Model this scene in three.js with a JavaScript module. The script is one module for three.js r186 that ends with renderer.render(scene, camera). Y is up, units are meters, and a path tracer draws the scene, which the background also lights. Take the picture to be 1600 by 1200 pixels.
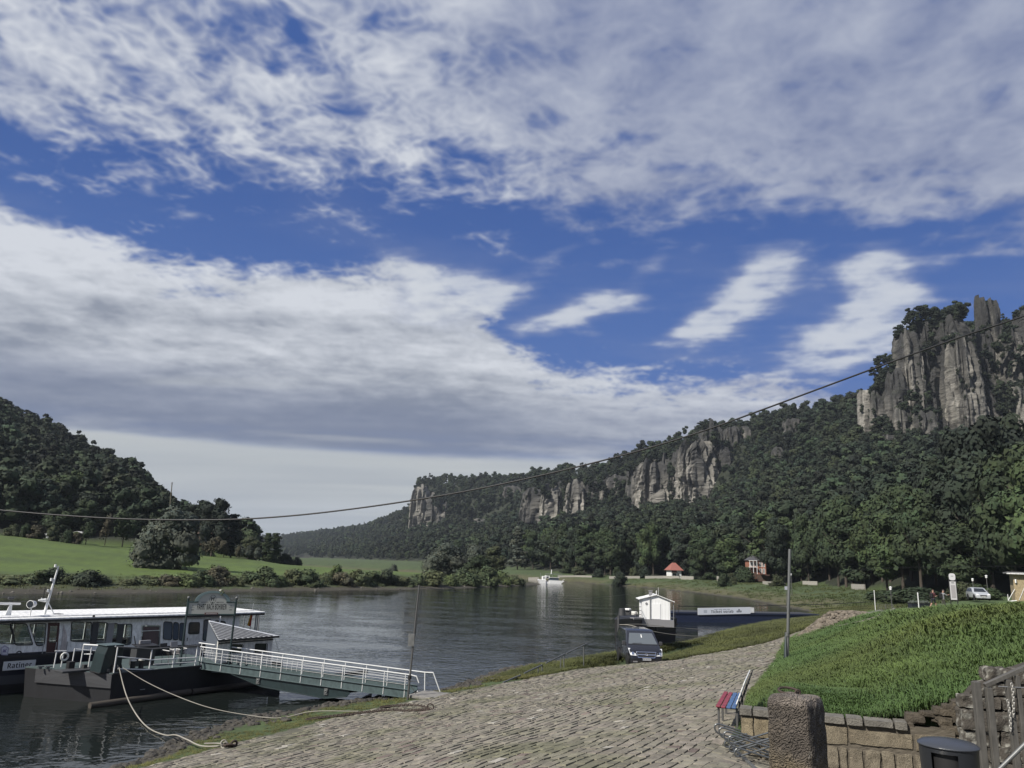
import * as THREE from 'three';
import { mergeGeometries, mergeVertices, toCreasedNormals } from 'three/addons/utils/BufferGeometryUtils.js';
import { RoundedBoxGeometry } from 'three/addons/geometries/RoundedBoxGeometry.js';
import { MarchingCubes } from 'three/addons/objects/MarchingCubes.js';

// ------------------------------------------------------------------ camera, sky, sun, exposure
const scene = new THREE.Scene();
const EYE = 6, PITCH = Math.atan(280 / 1202), ROLL = THREE.MathUtils.degToRad(2);
const camera = new THREE.PerspectiveCamera(THREE.MathUtils.radToDeg(2 * Math.atan(600 / 1202)), 4 / 3, 0.1, 9000);
camera.position.set(0, EYE, 0);
camera.rotation.set(PITCH, 0, ROLL, 'YXZ');
const renderer = new THREE.WebGLRenderer();
renderer.toneMapping = THREE.LinearToneMapping;
renderer.toneMappingExposure = 1.3;
renderer.shadowMap.enabled = true;
const SUN_AZ = THREE.MathUtils.degToRad(-128), SUN_EL = THREE.MathUtils.degToRad(42);
const sun = new THREE.DirectionalLight(new THREE.Color().setRGB(1, 0.94, 0.84), 4.8);
sun.position.set(Math.sin(SUN_AZ) * Math.cos(SUN_EL) * 300, Math.sin(SUN_EL) * 300, -Math.cos(SUN_AZ) * Math.cos(SUN_EL) * 300);
sun.castShadow = true; sun.shadow.radius = 3;
Object.assign(sun.shadow.camera, { left: -150, right: 150, top: 150, bottom: -150, near: 1, far: 900 });
scene.add(sun, sun.target);
scene.fog = new THREE.FogExp2(new THREE.Color().setRGB(0.62, 0.70, 0.82), 0.00007);

// ------------------------------------------------------------------ numbers
const V = (x, y, z) => new THREE.Vector3(x, y, z);
const { lerp, clamp, smoothstep } = THREE.MathUtils;
const ss = (a, b, x) => { const t = clamp((x - a) / (b - a), 0, 1); return t * t * (3 - 2 * t); };
function rng(seed) { let s = seed >>> 0; return () => { s = (s + 0x6d2b79f5) | 0; let t = Math.imul(s ^ (s >>> 15), 1 | s); t = (t + Math.imul(t ^ (t >>> 7), 61 | t)) ^ t; return ((t ^ (t >>> 14)) >>> 0) / 4294967296; }; }
const PERM = new Uint8Array(512), GX = new Float32Array(256), GY = new Float32Array(256), GZ = new Float32Array(256);
{ const r = rng(77); const a = [...Array(256).keys()]; for (let i = 255; i > 0; i--) { const j = Math.floor(r() * (i + 1)); [a[i], a[j]] = [a[j], a[i]]; } for (let i = 0; i < 512; i++) PERM[i] = a[i & 255];
  for (let i = 0; i < 256; i++) { const t = r() * 6.2832, z = r() * 2 - 1, q = Math.sqrt(1 - z * z); GX[i] = Math.cos(t); GY[i] = Math.sin(t); GZ[i] = z; } }
function n2(x, y) {                                                     // gradient noise, about -1..1
  const xi = Math.floor(x), yi = Math.floor(y), fx = x - xi, fy = y - yi, X = xi & 255, Y = yi & 255;
  const u = fx * fx * fx * (fx * (fx * 6 - 15) + 10), v = fy * fy * fy * (fy * (fy * 6 - 15) + 10);
  const a = PERM[PERM[X] + Y], b = PERM[PERM[X + 1] + Y], c = PERM[PERM[X] + Y + 1], d = PERM[PERM[X + 1] + Y + 1];
  const p = GX[a] * fx + GY[a] * fy, q = GX[b] * (fx - 1) + GY[b] * fy, r = GX[c] * fx + GY[c] * (fy - 1), s = GX[d] * (fx - 1) + GY[d] * (fy - 1);
  const k = p + (q - p) * u, l = r + (s - r) * u;
  return (k + (l - k) * v) * 1.5;
}
const hash3 = (x, y, z) => PERM[(PERM[(PERM[x & 255] + y) & 255] + z) & 255] / 127.5 - 1;
function n3(x, y, z) {                                                  // value noise in three dimensions
  const xi = Math.floor(x), yi = Math.floor(y), zi = Math.floor(z), s = (t) => t * t * (3 - 2 * t), u = s(x - xi), v = s(y - yi), w = s(z - zi), L = (a, b, t) => a + (b - a) * t;
  return L(L(L(hash3(xi, yi, zi), hash3(xi + 1, yi, zi), u), L(hash3(xi, yi + 1, zi), hash3(xi + 1, yi + 1, zi), u), v), L(L(hash3(xi, yi, zi + 1), hash3(xi + 1, yi, zi + 1), u), L(hash3(xi, yi + 1, zi + 1), hash3(xi + 1, yi + 1, zi + 1), u), v), w);
}
function fbm(x, y, o = 4, g = 0.5) { let s = 0, a = 1, t = 0; for (let i = 0; i < o; i++) { s += a * n2(x, y); t += a; a *= g; x = x * 2.03 + 17.1; y = y * 2.03 - 9.7; } return s / t; }
const interp = (pts, x) => { if (x <= pts[0][0]) return pts[0][1]; for (let i = 1; i < pts.length; i++) if (x <= pts[i][0]) { const [a, b] = pts[i - 1], [c, d] = pts[i]; return b + (d - b) * (x - a) / (c - a); } return pts[pts.length - 1][1]; };
const lin = (r, g, b) => [r, g, b].map((c) => { c /= 255; return c <= 0.04045 ? c / 12.92 : Math.pow((c + 0.055) / 1.055, 2.4); });

// a point of the photograph (1600 x 1200) as a direction: [x, up, ahead]
const CP = Math.cos(PITCH), SP = Math.sin(PITCH), CR = Math.cos(ROLL), SR = Math.sin(ROLL);
function ray(px, py) { const a = (px - 800) / 1202, b = (600 - py) / 1202, x = CR * a - SR * b, y = SR * a + CR * b; return [x, y * CP + SP, CP - y * SP]; }
const at = (px, py, d) => { const r = ray(px, py), k = d / r[2]; return V(r[0] * k, EYE + r[1] * k, -d); };

// ------------------------------------------------------------------ the sky: air and clouds, by azimuth and elevation
function makeSky() {
  const W = 4096, Hh = 2048, data = new Float32Array(W * Hh * 4), DEG = 180 / Math.PI, K = 21;
  const ae = (px, py) => { const r = ray(px, py); return [Math.atan2(r[0], r[2]) * DEG * K, Math.atan2(r[1], Math.hypot(r[0], r[2])) * DEG * K]; };
  const line = (...p) => p.map(([x, y]) => ae(x, y)).sort((a, b) => a[0] - b[0]);
  const topEdge = line([-60, 262], [0, 272], [120, 268], [250, 288], [400, 300], [560, 325], [700, 300], [840, 330], [950, 345], [1100, 345], [1200, 362], [1400, 372], [1600, 392], [1700, 396]);
  const lowEdge = line([-60, 268], [0, 282], [70, 300], [150, 328], [250, 362], [340, 385], [430, 396], [520, 384], [640, 378], [700, 398], [740, 430], [800, 505], [860, 545], [960, 556], [1100, 558], [1230, 565], [1400, 598], [1600, 600], [1700, 600]);
  const blob = (px, py, rx, ry, ang, amp) => { const [u, w] = ae(px, py), a = ang / DEG; return { u, w, rx, ry, c: Math.cos(a), s: Math.sin(a), amp }; };
  const blobs = [
    blob(1150, 478, 100, 46, 35, 1.0), blob(1205, 428, 46, 30, 15, 0.8), blob(1085, 515, 60, 22, 20, 0.8),
    blob(1378, 440, 56, 38, -35, 0.85), blob(1352, 500, 92, 54, 45, 0.9), blob(1290, 550, 120, 40, 14, 0.8), blob(1340, 412, 34, 16, 10, 0.6),
    blob(900, 488, 100, 26, 14, 0.9), blob(965, 470, 55, 15, 5, 0.75), blob(835, 512, 60, 15, 15, 0.7), blob(930, 523, 22, 6, 0, 0.55),
    blob(1018, 414, 40, 20, 25, 0.75), blob(878, 392, 45, 13, 20, 0.62), blob(1000, 380, 60, 8, 8, 0.3), blob(231, 285, 14, 16, -35, 0.8), blob(292, 334, 26, 9, 15, 0.65),
    blob(770, 455, 95, 26, 14, 0.95), blob(690, 475, 90, 40, 10, 0.8), blob(650, 425, 80, 34, -25, 0.9), blob(1480, 400, 140, 12, -4, 0.45), blob(1190, 385, 70, 10, 0, 0.35),
  ];
  const holes = [blob(470, 85, 34, 26, -30, 0.7), blob(420, 110, 30, 14, 10, 0.5), blob(430, 15, 40, 20, 0, 0.45), blob(330, 12, 55, 18, -10, 0.5), blob(250, 130, 50, 16, 0, 0.3), blob(110, 235, 60, 16, 15, 0.45), blob(90, 215, 36, 14, 40, 0.3), blob(130, 20, 110, 14, -10, 0.28), blob(960, 220, 80, 16, 0, 0.5), blob(880, 185, 70, 14, 8, 0.35), blob(780, 240, 60, 16, 0, 0.35), blob(1050, 265, 130, 14, 0, 0.4), blob(1480, 345, 160, 16, 3, 0.25), blob(700, 250, 60, 14, 10, 0.3)];
  const ell = (b, u, w) => { const x = u - b.u, y = w - b.w, p = (x * b.c + y * b.s) / b.rx, q = (-x * b.s + y * b.c) / b.ry; return b.amp * Math.exp(-(p * p + q * q) * 0.9); };
  const BLUE1 = lin(64, 95, 158), BLUE2 = lin(80, 113, 176), HAZE = lin(178, 184, 188), WHITE = lin(214, 218, 225), GREY = lin(146, 153, 166), LILAC = lin(152, 159, 181), SLATE = lin(116, 127, 152), PALE = lin(194, 198, 198);
  const lerp3s = (a, b, t) => [0, 1, 2].map((i) => a[i] + (b[i] - a[i]) * t);
  for (let row = Hh / 2; row < Hh; row++) {
    const el = ((row + 0.5) / Hh - 0.5) * Math.PI, se = Math.sin(el), ce = Math.cos(el), w = el * DEG * K;
    for (let col = 0; col < W; col++) {
      const th = ((col + 0.5) / W - 0.5) * 2 * Math.PI, x = Math.cos(th) * ce, z = Math.sin(th) * ce;
      let u = Math.atan2(x, -z) * DEG * K;
      const P = 1500; let m = ((u + P / 2) % (2 * P) + 2 * P) % (2 * P); u = (m > P ? 2 * P - m : m) - P / 2;        // the sky in view goes on all round
      const o = (row * W + col) * 4, k = 1 / (se + 0.09), X = x * k, Z = z * k;
      const wob = fbm(X * 2.2 + 5, Z * 2.2, 3) * 34 + fbm(X * 9, Z * 9 + 3, 3) * 16;
      // clear air
      const hz = Math.exp(-Math.max(0, w) / 75), bl = ss(620, 250, w);
      let r = lerp(lerp(BLUE1[0], BLUE2[0], bl), HAZE[0], hz), g = lerp(lerp(BLUE1[1], BLUE2[1], bl), HAZE[1], hz), b = lerp(lerp(BLUE1[2], BLUE2[2], bl), HAZE[2], hz);
      const mix = (c, a) => { r += (c[0] - r) * a; g += (c[1] - g) * a; b += (c[2] - b) * a; };
      // a thin veil over everything
      const veil = ss(-0.1, 0.7, fbm(X * 1.6 + 30, Z * 3.2, 4)) * 0.12; mix(LILAC, veil);
      const wx = fbm(X * 5 + 11, Z * 5, 3) * 0.035, wz = fbm(X * 5, Z * 5 + 40, 3) * 0.035;
      const fine = fbm((X + wx) * 6.5, (Z + wz) * 6.5, 7, 0.545) * 1.15, cells = Math.abs(n2((X + wx) * 17, (Z + wz) * 17 + X * 4)) * 0.6 + Math.abs(n2((X + wx) * 38 + 3, (Z + wz) * 38)) * 0.42, streak = fbm(X * 3 + Z * 1.5, Z * 14 - X * 4, 5, 0.55);
      // upper deck
      const dT = w - interp(topEdge, u) + wob * 1.1;
      if (dT > -90) {
        const right = ss(-260, 330, u + (w - 500) * 0.35), inside = ss(-40, 120, dT);
        let hole = 0; for (const h of holes) hole += ell(h, u, w);
        hole *= clamp(0.75 - fine * 1.2 + streak * 0.5, 0, 1.6);
        let cov = -0.26 + inside * lerp(0.92, 1.12, right) + fine * lerp(0.8, 0.62, right) + streak * 0.42 - cells * lerp(0.62, 0.3, right) - hole * 0.95 + ss(380, 620, w) * 0.1;
        const a = ss(-0.25, 0.75, cov);
        const soft2 = fbm(X * 2.4 + 21, Z * 3 - 4, 4), lit = clamp(lerp(0.72, 0.48, right) + fine * 0.75 + soft2 * 0.55 - cells * lerp(0.75, 0.3, right), 0, 1), base = [0, 1, 2].map((i) => lerp(lerp(lin(128, 140, 172)[i], WHITE[i], lit), lerp(lin(126, 137, 168)[i], lin(182, 188, 203)[i], lit), right));
        mix(base, a * lerp(0.95, 0.9, right));
      }
      // lower deck
      const dB = interp(lowEdge, u) - w + wob * 0.8;
      if (dB > -60) {
        const cov = -0.34 + ss(-30, 100, dB) * 1.25 + fine * 0.6 + streak * 0.3 - cells * 0.5 * ss(190, 10, dB), a = ss(-0.2, 0.55, cov);
        const left = ss(420, -500, u), bright = ss(330, 60, dB - fine * 60), soft = fbm(X * 1.1, Z * 2.6 + 8, 4), rip = fbm(X * 2.2 + Z * 0.8, Z * 9, 5, 0.6);
        const lit = clamp(0.16 + bright * lerp(0.42, 0.66, left) + fine * 0.38 + soft * 0.75 + rip * 0.32 - cells * 0.3 * bright, 0, 1), base = [0, 1, 2].map((i) => lerp(lerp(GREY[i], LILAC[i], ss(-100, 500, u)), WHITE[i], lit));
        mix(base, a * 0.96 * ss(110, 200, w + soft * 60));
      }
      // layered bands low over the hills
      if (w < 330) {
        const bw = w + fbm(X * 0.22, Z * 0.55, 4) * 13;
        const dark = ss(150, 165, bw) * ss(290, 205, bw) * (0.35 + 0.65 * ss(350, -150, u)) * ss(-0.7, 0.2, fbm(X * 0.35 + 7, Z * 0.9, 3) + 0.25);
        mix(SLATE, dark * 0.85);
        const pale = ss(20, 92, bw) * ss(160, 148, bw) * lerp(0.85, 0.6, ss(-80, 500, u)); mix(lerp3s(PALE, LILAC, ss(0, 600, u) * 0.6), pale); mix(HAZE, ss(175, 120, bw) * ss(0, 40, bw) * 0.5);
        mix(HAZE, ss(105, 10, w) * 0.55);
        const low = fbm(X * 0.18 + 3, Z * 0.9, 5, 0.55); mix(low > 0 ? WHITE : SLATE, Math.abs(low) * 0.5 * ss(0, 40, w) * ss(175, 130, w));
        const wisp = ss(0.25, 0.6, fbm(X * 0.5, Z * 2.2, 4)) * ss(20, 80, w) * ss(330, 200, w); mix(PALE, wisp * 0.35);
      }
      // clouds that stand alone in the blue
      let iso = 0; for (const q of blobs) iso += ell(q, u - wob * 0.18, w + wob * 0.14);
      if (iso > 0.05) { const cov = Math.min(iso, 1.1) * 0.92 + fine * 0.36 + streak * 0.36 - 0.32, a = ss(-0.1, 0.9, cov); const br = ss(0.05, 0.75, cov + fine * 0.35); mix(lin(lerp(140, 206, br), lerp(151, 211, br), lerp(182, 219, br)), a * 0.9); }
      data[o] = r / 1.3; data[o + 1] = g / 1.3; data[o + 2] = b / 1.3; data[o + 3] = 1;
    }
  }
  for (let i = 0; i < W * Hh / 2; i++) { data[i * 4] = 0.06; data[i * 4 + 1] = 0.07; data[i * 4 + 2] = 0.06; data[i * 4 + 3] = 1; }
  const t = new THREE.DataTexture(data, W, Hh, THREE.RGBAFormat, THREE.FloatType);
  t.mapping = THREE.EquirectangularReflectionMapping; t.magFilter = THREE.LinearFilter; t.needsUpdate = true;
  return t;
}
scene.background = makeSky();
scene.environment = scene.background;

// ------------------------------------------------------------------ building things
const used = new Map();
function numbered(name) { const k = used.get(name) ?? 0; used.set(name, k + 1); return k ? name + '_' + String(k).padStart(3, '0') : name; }
function tag(o, label, category, group, kind) { if (label) o.userData.label = label; if (category) o.userData.category = category; if (group) o.userData.group = group; if (kind) o.userData.kind = kind; return o; }
function thing(name, label, category, pos, turn = 0, group) { const o = new THREE.Group(); o.name = numbered(name); if (pos) o.position.copy(pos); o.rotation.y = turn; scene.add(o); return tag(o, label, category, group); }
function mesh(name, geo, mat, parent) { const m = new THREE.Mesh(geo, mat); m.name = parent ? name : numbered(name); m.castShadow = m.receiveShadow = true; (parent ?? scene).add(m); return m; }
function clean(g) { g = g.index ? g.toNonIndexed() : g.clone(); for (const k of Object.keys(g.attributes)) if (!['position', 'normal', 'uv'].includes(k)) g.deleteAttribute(k); if (!g.attributes.uv) g.setAttribute('uv', new THREE.BufferAttribute(new Float32Array(g.attributes.position.count * 2), 2)); if (!g.attributes.normal) g.computeVertexNormals(); return g; }
function join(list) { return mergeGeometries(list.map(clean)); }
const part = (name, list, mat, parent) => mesh(name, Array.isArray(list) ? join(list) : list, mat, parent);
// a box with chamfered edges, uv in metres
function box(w, h, d, x = 0, y = 0, z = 0, r = 0.008) {
  r = Math.min(r, w / 3, h / 3, d / 3);
  const g = new RoundedBoxGeometry(w, h, d, 1, r), p = g.attributes.position, n = g.attributes.normal, uv = g.attributes.uv;
  for (let i = 0; i < p.count; i++) { const ax = Math.abs(n.getX(i)), ay = Math.abs(n.getY(i)), az = Math.abs(n.getZ(i)), X = p.getX(i), Y = p.getY(i), Z = p.getZ(i); if (ay > ax && ay > az) uv.setXY(i, X, Z); else if (ax > az) uv.setXY(i, Z, Y); else uv.setXY(i, X, Y); }
  return g.translate(x, y, z);
}
const UPV = V(0, 1, 0);
function bar(a, b, r, seg = 8, r2 = r) {                                 // a round bar from a to b
  const d = b.clone().sub(a), L = d.length(), g = new THREE.CylinderGeometry(r2, r, L, seg, 1);
  g.applyQuaternion(new THREE.Quaternion().setFromUnitVectors(UPV, d.normalize())); return g.translate((a.x + b.x) / 2, (a.y + b.y) / 2, (a.z + b.z) / 2);
}
function beam(a, b, w, h, r = 0.005) {                                    // a square bar from a to b, its width level
  const d = b.clone().sub(a), L = d.length(), g = box(w, h, L, 0, 0, 0, r); const zx = d.normalize(), xx = V(0, 1, 0).cross(zx); if (xx.lengthSq() < 1e-6) xx.set(1, 0, 0); xx.normalize(); const yy = zx.clone().cross(xx);
  g.applyMatrix4(new THREE.Matrix4().makeBasis(xx, yy, zx)); return g.translate((a.x + b.x) / 2, (a.y + b.y) / 2, (a.z + b.z) / 2);
}
function tube(pts, r, n = 40, seg = 6) { return new THREE.TubeGeometry(new THREE.CatmullRomCurve3(pts), n, r, seg, false); }
function flat(pts, depth, bevel = 0) { const s = new THREE.Shape(pts.map(([x, y]) => new THREE.Vector2(x, y))); return new THREE.ExtrudeGeometry(s, { depth, bevelEnabled: bevel > 0, bevelSize: bevel, bevelThickness: bevel, bevelOffset: -bevel, bevelSegments: 1 }); }
function holed(pts, holes, depth) { const s = new THREE.Shape(pts.map(([x, y]) => new THREE.Vector2(x, y))); for (const h of holes) s.holes.push(new THREE.Path(h.map(([x, y]) => new THREE.Vector2(x, y)))); return new THREE.ExtrudeGeometry(s, { depth, bevelEnabled: false }); }
function grow(pts, k) { const c = pts.reduce((a, p) => [a[0] + p[0] / pts.length, a[1] + p[1] / pts.length], [0, 0]); return pts.map(([x, y]) => { const dx = x - c[0], dy = y - c[1], L = Math.hypot(dx, dy); return [x + dx / L * k * 1.3, y + dy / L * k * 1.3]; }); }
function rounded(pts, r) { const out = [], n = pts.length; for (let i = 0; i < n; i++) { const a = pts[(i + n - 1) % n], b = pts[i], c = pts[(i + 1) % n], u = [a[0] - b[0], a[1] - b[1]], v = [c[0] - b[0], c[1] - b[1]], lu = Math.hypot(...u), lv = Math.hypot(...v), k = Math.min(r, lu / 2.2, lv / 2.2), p = [b[0] + u[0] / lu * k, b[1] + u[1] / lu * k], q = [b[0] + v[0] / lv * k, b[1] + v[1] / lv * k]; for (let j = 0; j <= 3; j++) { const t = j / 3, s = 1 - t; out.push([s * s * p[0] + 2 * s * t * b[0] + t * t * q[0], s * s * p[1] + 2 * s * t * b[1] + t * t * q[1]]); } } return out; }
// the upright plane through (x, ahead) that runs along a bearing, as a frame for a thing: local x along it, local z towards the shore
function frame(X, D, bearing) {
  const a = THREE.MathUtils.degToRad(bearing), ux = Math.sin(a), ud = Math.cos(a), turn = Math.PI / 2 - a;
  const hit = (px, py, z = 0) => { const r = ray(px, py), ox = X + z * ud, od = D - z * ux, den = r[0] * ud - r[2] * ux, k = (ox * ud - od * ux) / den, dx = r[0] * k - X, dd = r[2] * k - D; return [dx * ux + dd * ud, EYE + r[1] * k]; };
  const floor = (px, py, y) => { const r = ray(px, py), k = (y - EYE) / r[1], dx = r[0] * k - X, dd = r[2] * k - D; return [dx * ux + dd * ud, dx * ud - dd * ux]; };
  const out = (x, z) => [X + x * ux + z * ud, D + x * ud - z * ux];
  return { pos: V(X, 0, -D), turn, hit, floor, out };
}
// textures
function tex(w, h, f, srgb = true, repeat = true) {
  const d = new Uint8Array(w * h * 4); for (let y = 0; y < h; y++) for (let x = 0; x < w; x++) { const c = f(x / w, y / h, x, y), o = (y * w + x) * 4; for (let i = 0; i < 3; i++) d[o + i] = clamp(Math.round((Array.isArray(c) ? c[i] : c) * 255), 0, 255); d[o + 3] = 255; }
  const t = new THREE.DataTexture(d, w, h); if (srgb) t.colorSpace = THREE.SRGBColorSpace; if (repeat) t.wrapS = t.wrapT = THREE.RepeatWrapping; t.magFilter = THREE.LinearFilter; t.needsUpdate = true; return t;
}
const tile = (f) => (x, y) => { const a = f(x, y), b = f(x - 1, y), c = f(x, y - 1), d = f(x - 1, y - 1), u = ss(0.75, 1, x), v = ss(0.75, 1, y); return lerp(lerp(a, b, u), lerp(c, d, u), v); };
function canvasTex(w, h, draw) { const c = document.createElement('canvas'); c.width = w; c.height = h; draw(c.getContext('2d'), w, h); const t = new THREE.CanvasTexture(c); t.colorSpace = THREE.SRGBColorSpace; return t; }
const again = (t, s, s2 = s) => { const c = t.clone(); c.repeat.set(s, s2); c.needsUpdate = true; return c; };
const T_grain = tex(512, 512, (x, y) => { const v = tile((a, b) => fbm(a * 24, b * 24, 4, 0.6) * 0.5 + fbm(a * 5 + 9, b * 5, 3) * 0.5)(x, y); return clamp(0.80 + v * 0.34, 0, 1); });
const T_dirt = tex(512, 512, (x, y) => { const v = tile((a, b) => fbm(a * 7, b * 3 + 2, 5, 0.6))(x, y), s = tile((a, b) => fbm(a * 40, b * 4, 3))(x, y); return clamp(0.92 + v * 0.26 + s * 0.12, 0, 1); });
const T_rough = tex(512, 512, (x, y) => clamp(0.5 + tile((a, b) => fbm(a * 30, b * 30, 5, 0.62))(x, y) * 0.55, 0, 1), false);
const T_chisel = tex(512, 512, (x, y) => { const v = tile((a, b) => { const q = fbm(a * 8, b * 8, 2) * 0.08; return n2((a + b * 0.72 + q) * 26, (b - a * 0.72 + q) * 60) * 0.42 + fbm(a * 46, b * 46, 4, 0.6) * 0.5; })(x, y); return clamp(0.5 + v * 0.6, 0, 1); }, false);
function std(c, rough = 0.8, more = {}) { const m = new THREE.MeshStandardMaterial({ roughness: rough, ...more }); m.color.setRGB(...c); return m; }
function phys(c, rough, more = {}) { const m = new THREE.MeshPhysicalMaterial({ roughness: rough, ...more }); m.color.setRGB(...c); return m; }
const M = {
  white: std([0.80, 0.81, 0.80], 0.45, { map: T_dirt }), cream: std([0.66, 0.66, 0.62], 0.5, { map: T_dirt }), roofWhite: std([0.84, 0.85, 0.85], 0.5, { map: T_dirt }),
  railWhite: std([0.62, 0.63, 0.63], 0.4), navy: phys([0.012, 0.014, 0.024], 0.4, { map: T_dirt, clearcoat: 0.15 }), hull: std([0.010, 0.011, 0.014], 0.62, { map: T_dirt }), hullGrey: std([0.055, 0.057, 0.063], 0.65, { map: T_dirt }),
  deck: std([0.085, 0.125, 0.13], 0.75, { map: T_grain }), black: std([0.012, 0.012, 0.013], 0.55), rubber: std([0.02, 0.02, 0.02], 0.9), dark: std([0.035, 0.037, 0.04], 0.6), brown: std([0.055, 0.022, 0.02], 0.6), grey: std([0.2, 0.2, 0.21], 0.5), steel: std([0.3, 0.31, 0.32], 0.45, { metalness: 0.6 }),
  darkSteel: std([0.1, 0.1, 0.1], 0.5, { metalness: 0.4 }), galva: std([0.26, 0.27, 0.27], 0.5, { metalness: 0.5, map: T_grain }), teal: std([0.010, 0.022, 0.024], 0.5, { map: T_dirt }), girder: std([0.014, 0.030, 0.033], 0.5, { map: T_dirt }), girderPale: std([0.075, 0.11, 0.115], 0.55, { map: T_dirt }),
  glass: phys([0.86, 0.92, 0.94], 0.02, { transmission: 1, thickness: 0 }), tinted: phys([0.10, 0.13, 0.17], 0.05, { transmission: 0.35, thickness: 0 }), darkGlass: phys([0.02, 0.025, 0.03], 0.04),
  rope: std([0.42, 0.40, 0.35], 0.9, { map: T_grain }), wood: std([0.16, 0.13, 0.1], 0.85, { map: T_dirt }), red: std([0.2, 0.035, 0.04], 0.6),
  rust: std([0.07, 0.05, 0.04], 0.85, { map: T_grain }), chrome: std([0.75, 0.75, 0.76], 0.18, { metalness: 1 }),
};

// ------------------------------------------------------------------ the lie of the land (X to the right, D ahead, heights above the river)
const SHORE_R = [[-47, -42], [-15.3, 14.6], [-10.63, 24.06], [-10.51, 27.85], [-9.34, 31.6], [-7.04, 34.5], [-2.82, 38.75], [0.21, 47.5], [4.84, 53.4], [14.6, 67.1], [23.4, 83.2], [32.3, 97.9], [44, 118], [49.5, 128], [50, 140], [53, 180], [50, 215], [43, 250], [28, 282], [0, 312], [-60, 365], [-150, 450], [-260, 640], [-330, 1000], [-400, 1500]];
const SHORE_L = [[-160, -40], [-110, 30], [-64, 102], [-53.5, 113.6], [-41.4, 133], [-28, 153], [-19.8, 165.3], [-7.5, 189.6], [1.9, 213.7], [9.7, 236], [11.5, 248], [2, 264], [-40, 296], [-120, 376], [-220, 560], [-290, 900], [-350, 1500]];
const RIVER = [...SHORE_R, ...[...SHORE_L].reverse()];
const LEFT = [...SHORE_L, [-3000, 1500], [-3000, -40]];
function within(poly, x, d) { let c = false; for (let i = 0, j = poly.length - 1; i < poly.length; j = i++) { const [xi, yi] = poly[i], [xj, yj] = poly[j]; if ((yi > d) !== (yj > d) && x < (xj - xi) * (d - yi) / (yj - yi) + xi) c = !c; } return c; }
function away(line, x, d) { let m = 1e9; for (let i = 1; i < line.length; i++) { const [ax, ad] = line[i - 1], [bx, bd] = line[i], ux = bx - ax, ud = bd - ad, t = clamp(((x - ax) * ux + (d - ad) * ud) / (ux * ux + ud * ud), 0, 1), q = (ax + ux * t - x) ** 2 + (ad + ud * t - d) ** 2; if (q < m) m = q; } return Math.sqrt(m); }
const C30 = Math.cos(Math.PI / 6), nOf = (x, d) => C30 * x - 0.5 * d, tOf = (x, d) => 0.5 * x + C30 * d, fromNT = (n, t) => [C30 * n + 0.5 * t, -0.5 * n + C30 * t];
const N_LEFT = [[-20, -18], [0, -18.5], [17, -18.8], [24, -19.8], [29, -19.7], [34, -18.2], [39, -17.6], [44, -17.2], [50, -15.8], [57, -13.6], [61, -11.4], [75, -9.5], [100, -8]];   // where the cobbles end towards the water
const N_BANK = [[-20, 8], [10, 2], [14, -3.6], [23, -5.2], [30.8, -6.1], [33, -6.4], [48, -8.6], [57, -8.2], [76, -7.7], [100, -6], [130, -2]];                              // where the grass bank begins
const TOP = [[0, 3.6], [14, 4.6], [20, 5.3], [28, 5.5], [36, 4.95], [44, 4.35], [57, 3.7], [78, 3.2], [95, 3.25], [200, 3.6]], RISE = [[12, 0.2], [16, 0.24], [26, 0.34], [60, 0.36], [80, 0.28]];
const wallD = (x) => 15.5 - (x - 4.53) * 0.37;
const rampY = (n) => { const a = 0.35 + 0.165 * (n + 20.4); return a < 2.4 ? a : 3.0 - 0.6 * Math.exp(-(a - 2.4) / 0.6); };
const hillLine = (rows) => rows.map(([px, py, D]) => { const r = ray(px, py); return [r[0] / r[2], D, EYE + r[1] / r[2] * D]; }).sort((a, b) => a[0] - b[0]);
function hill(cols) {
  const lines = [1, 2, 3, 4, 5].map((k) => hillLine(cols.map((c) => [c[0], c[k][1], c[k][0]])));
  const pick = (l, b) => { if (b <= l[0][0]) return l[0]; for (let i = 1; i < l.length; i++) if (b <= l[i][0]) { const t = (b - l[i - 1][0]) / (l[i][0] - l[i - 1][0]), s = t; return [b, lerp(l[i - 1][1], l[i][1], s), lerp(l[i - 1][2], l[i][2], s)]; } return l[l.length - 1]; };
  return { at: (b) => lines.map((l) => pick(l, b)), height(b, D) { if (b > lines[0][lines[0].length - 1][0] + 0.01) return -1e3; const q = lines.map((l) => pick(l, b)); if (D <= q[0][1]) return -1e3; for (let i = 1; i < 5; i++) if (D <= q[i][1]) return lerp(q[i - 1][2], q[i][2], (D - q[i - 1][1]) / (q[i][1] - q[i - 1][1])); return Math.max(3, q[4][2] - Math.max(0, D - q[4][1] * 1.25) * 0.15); } };
}
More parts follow.
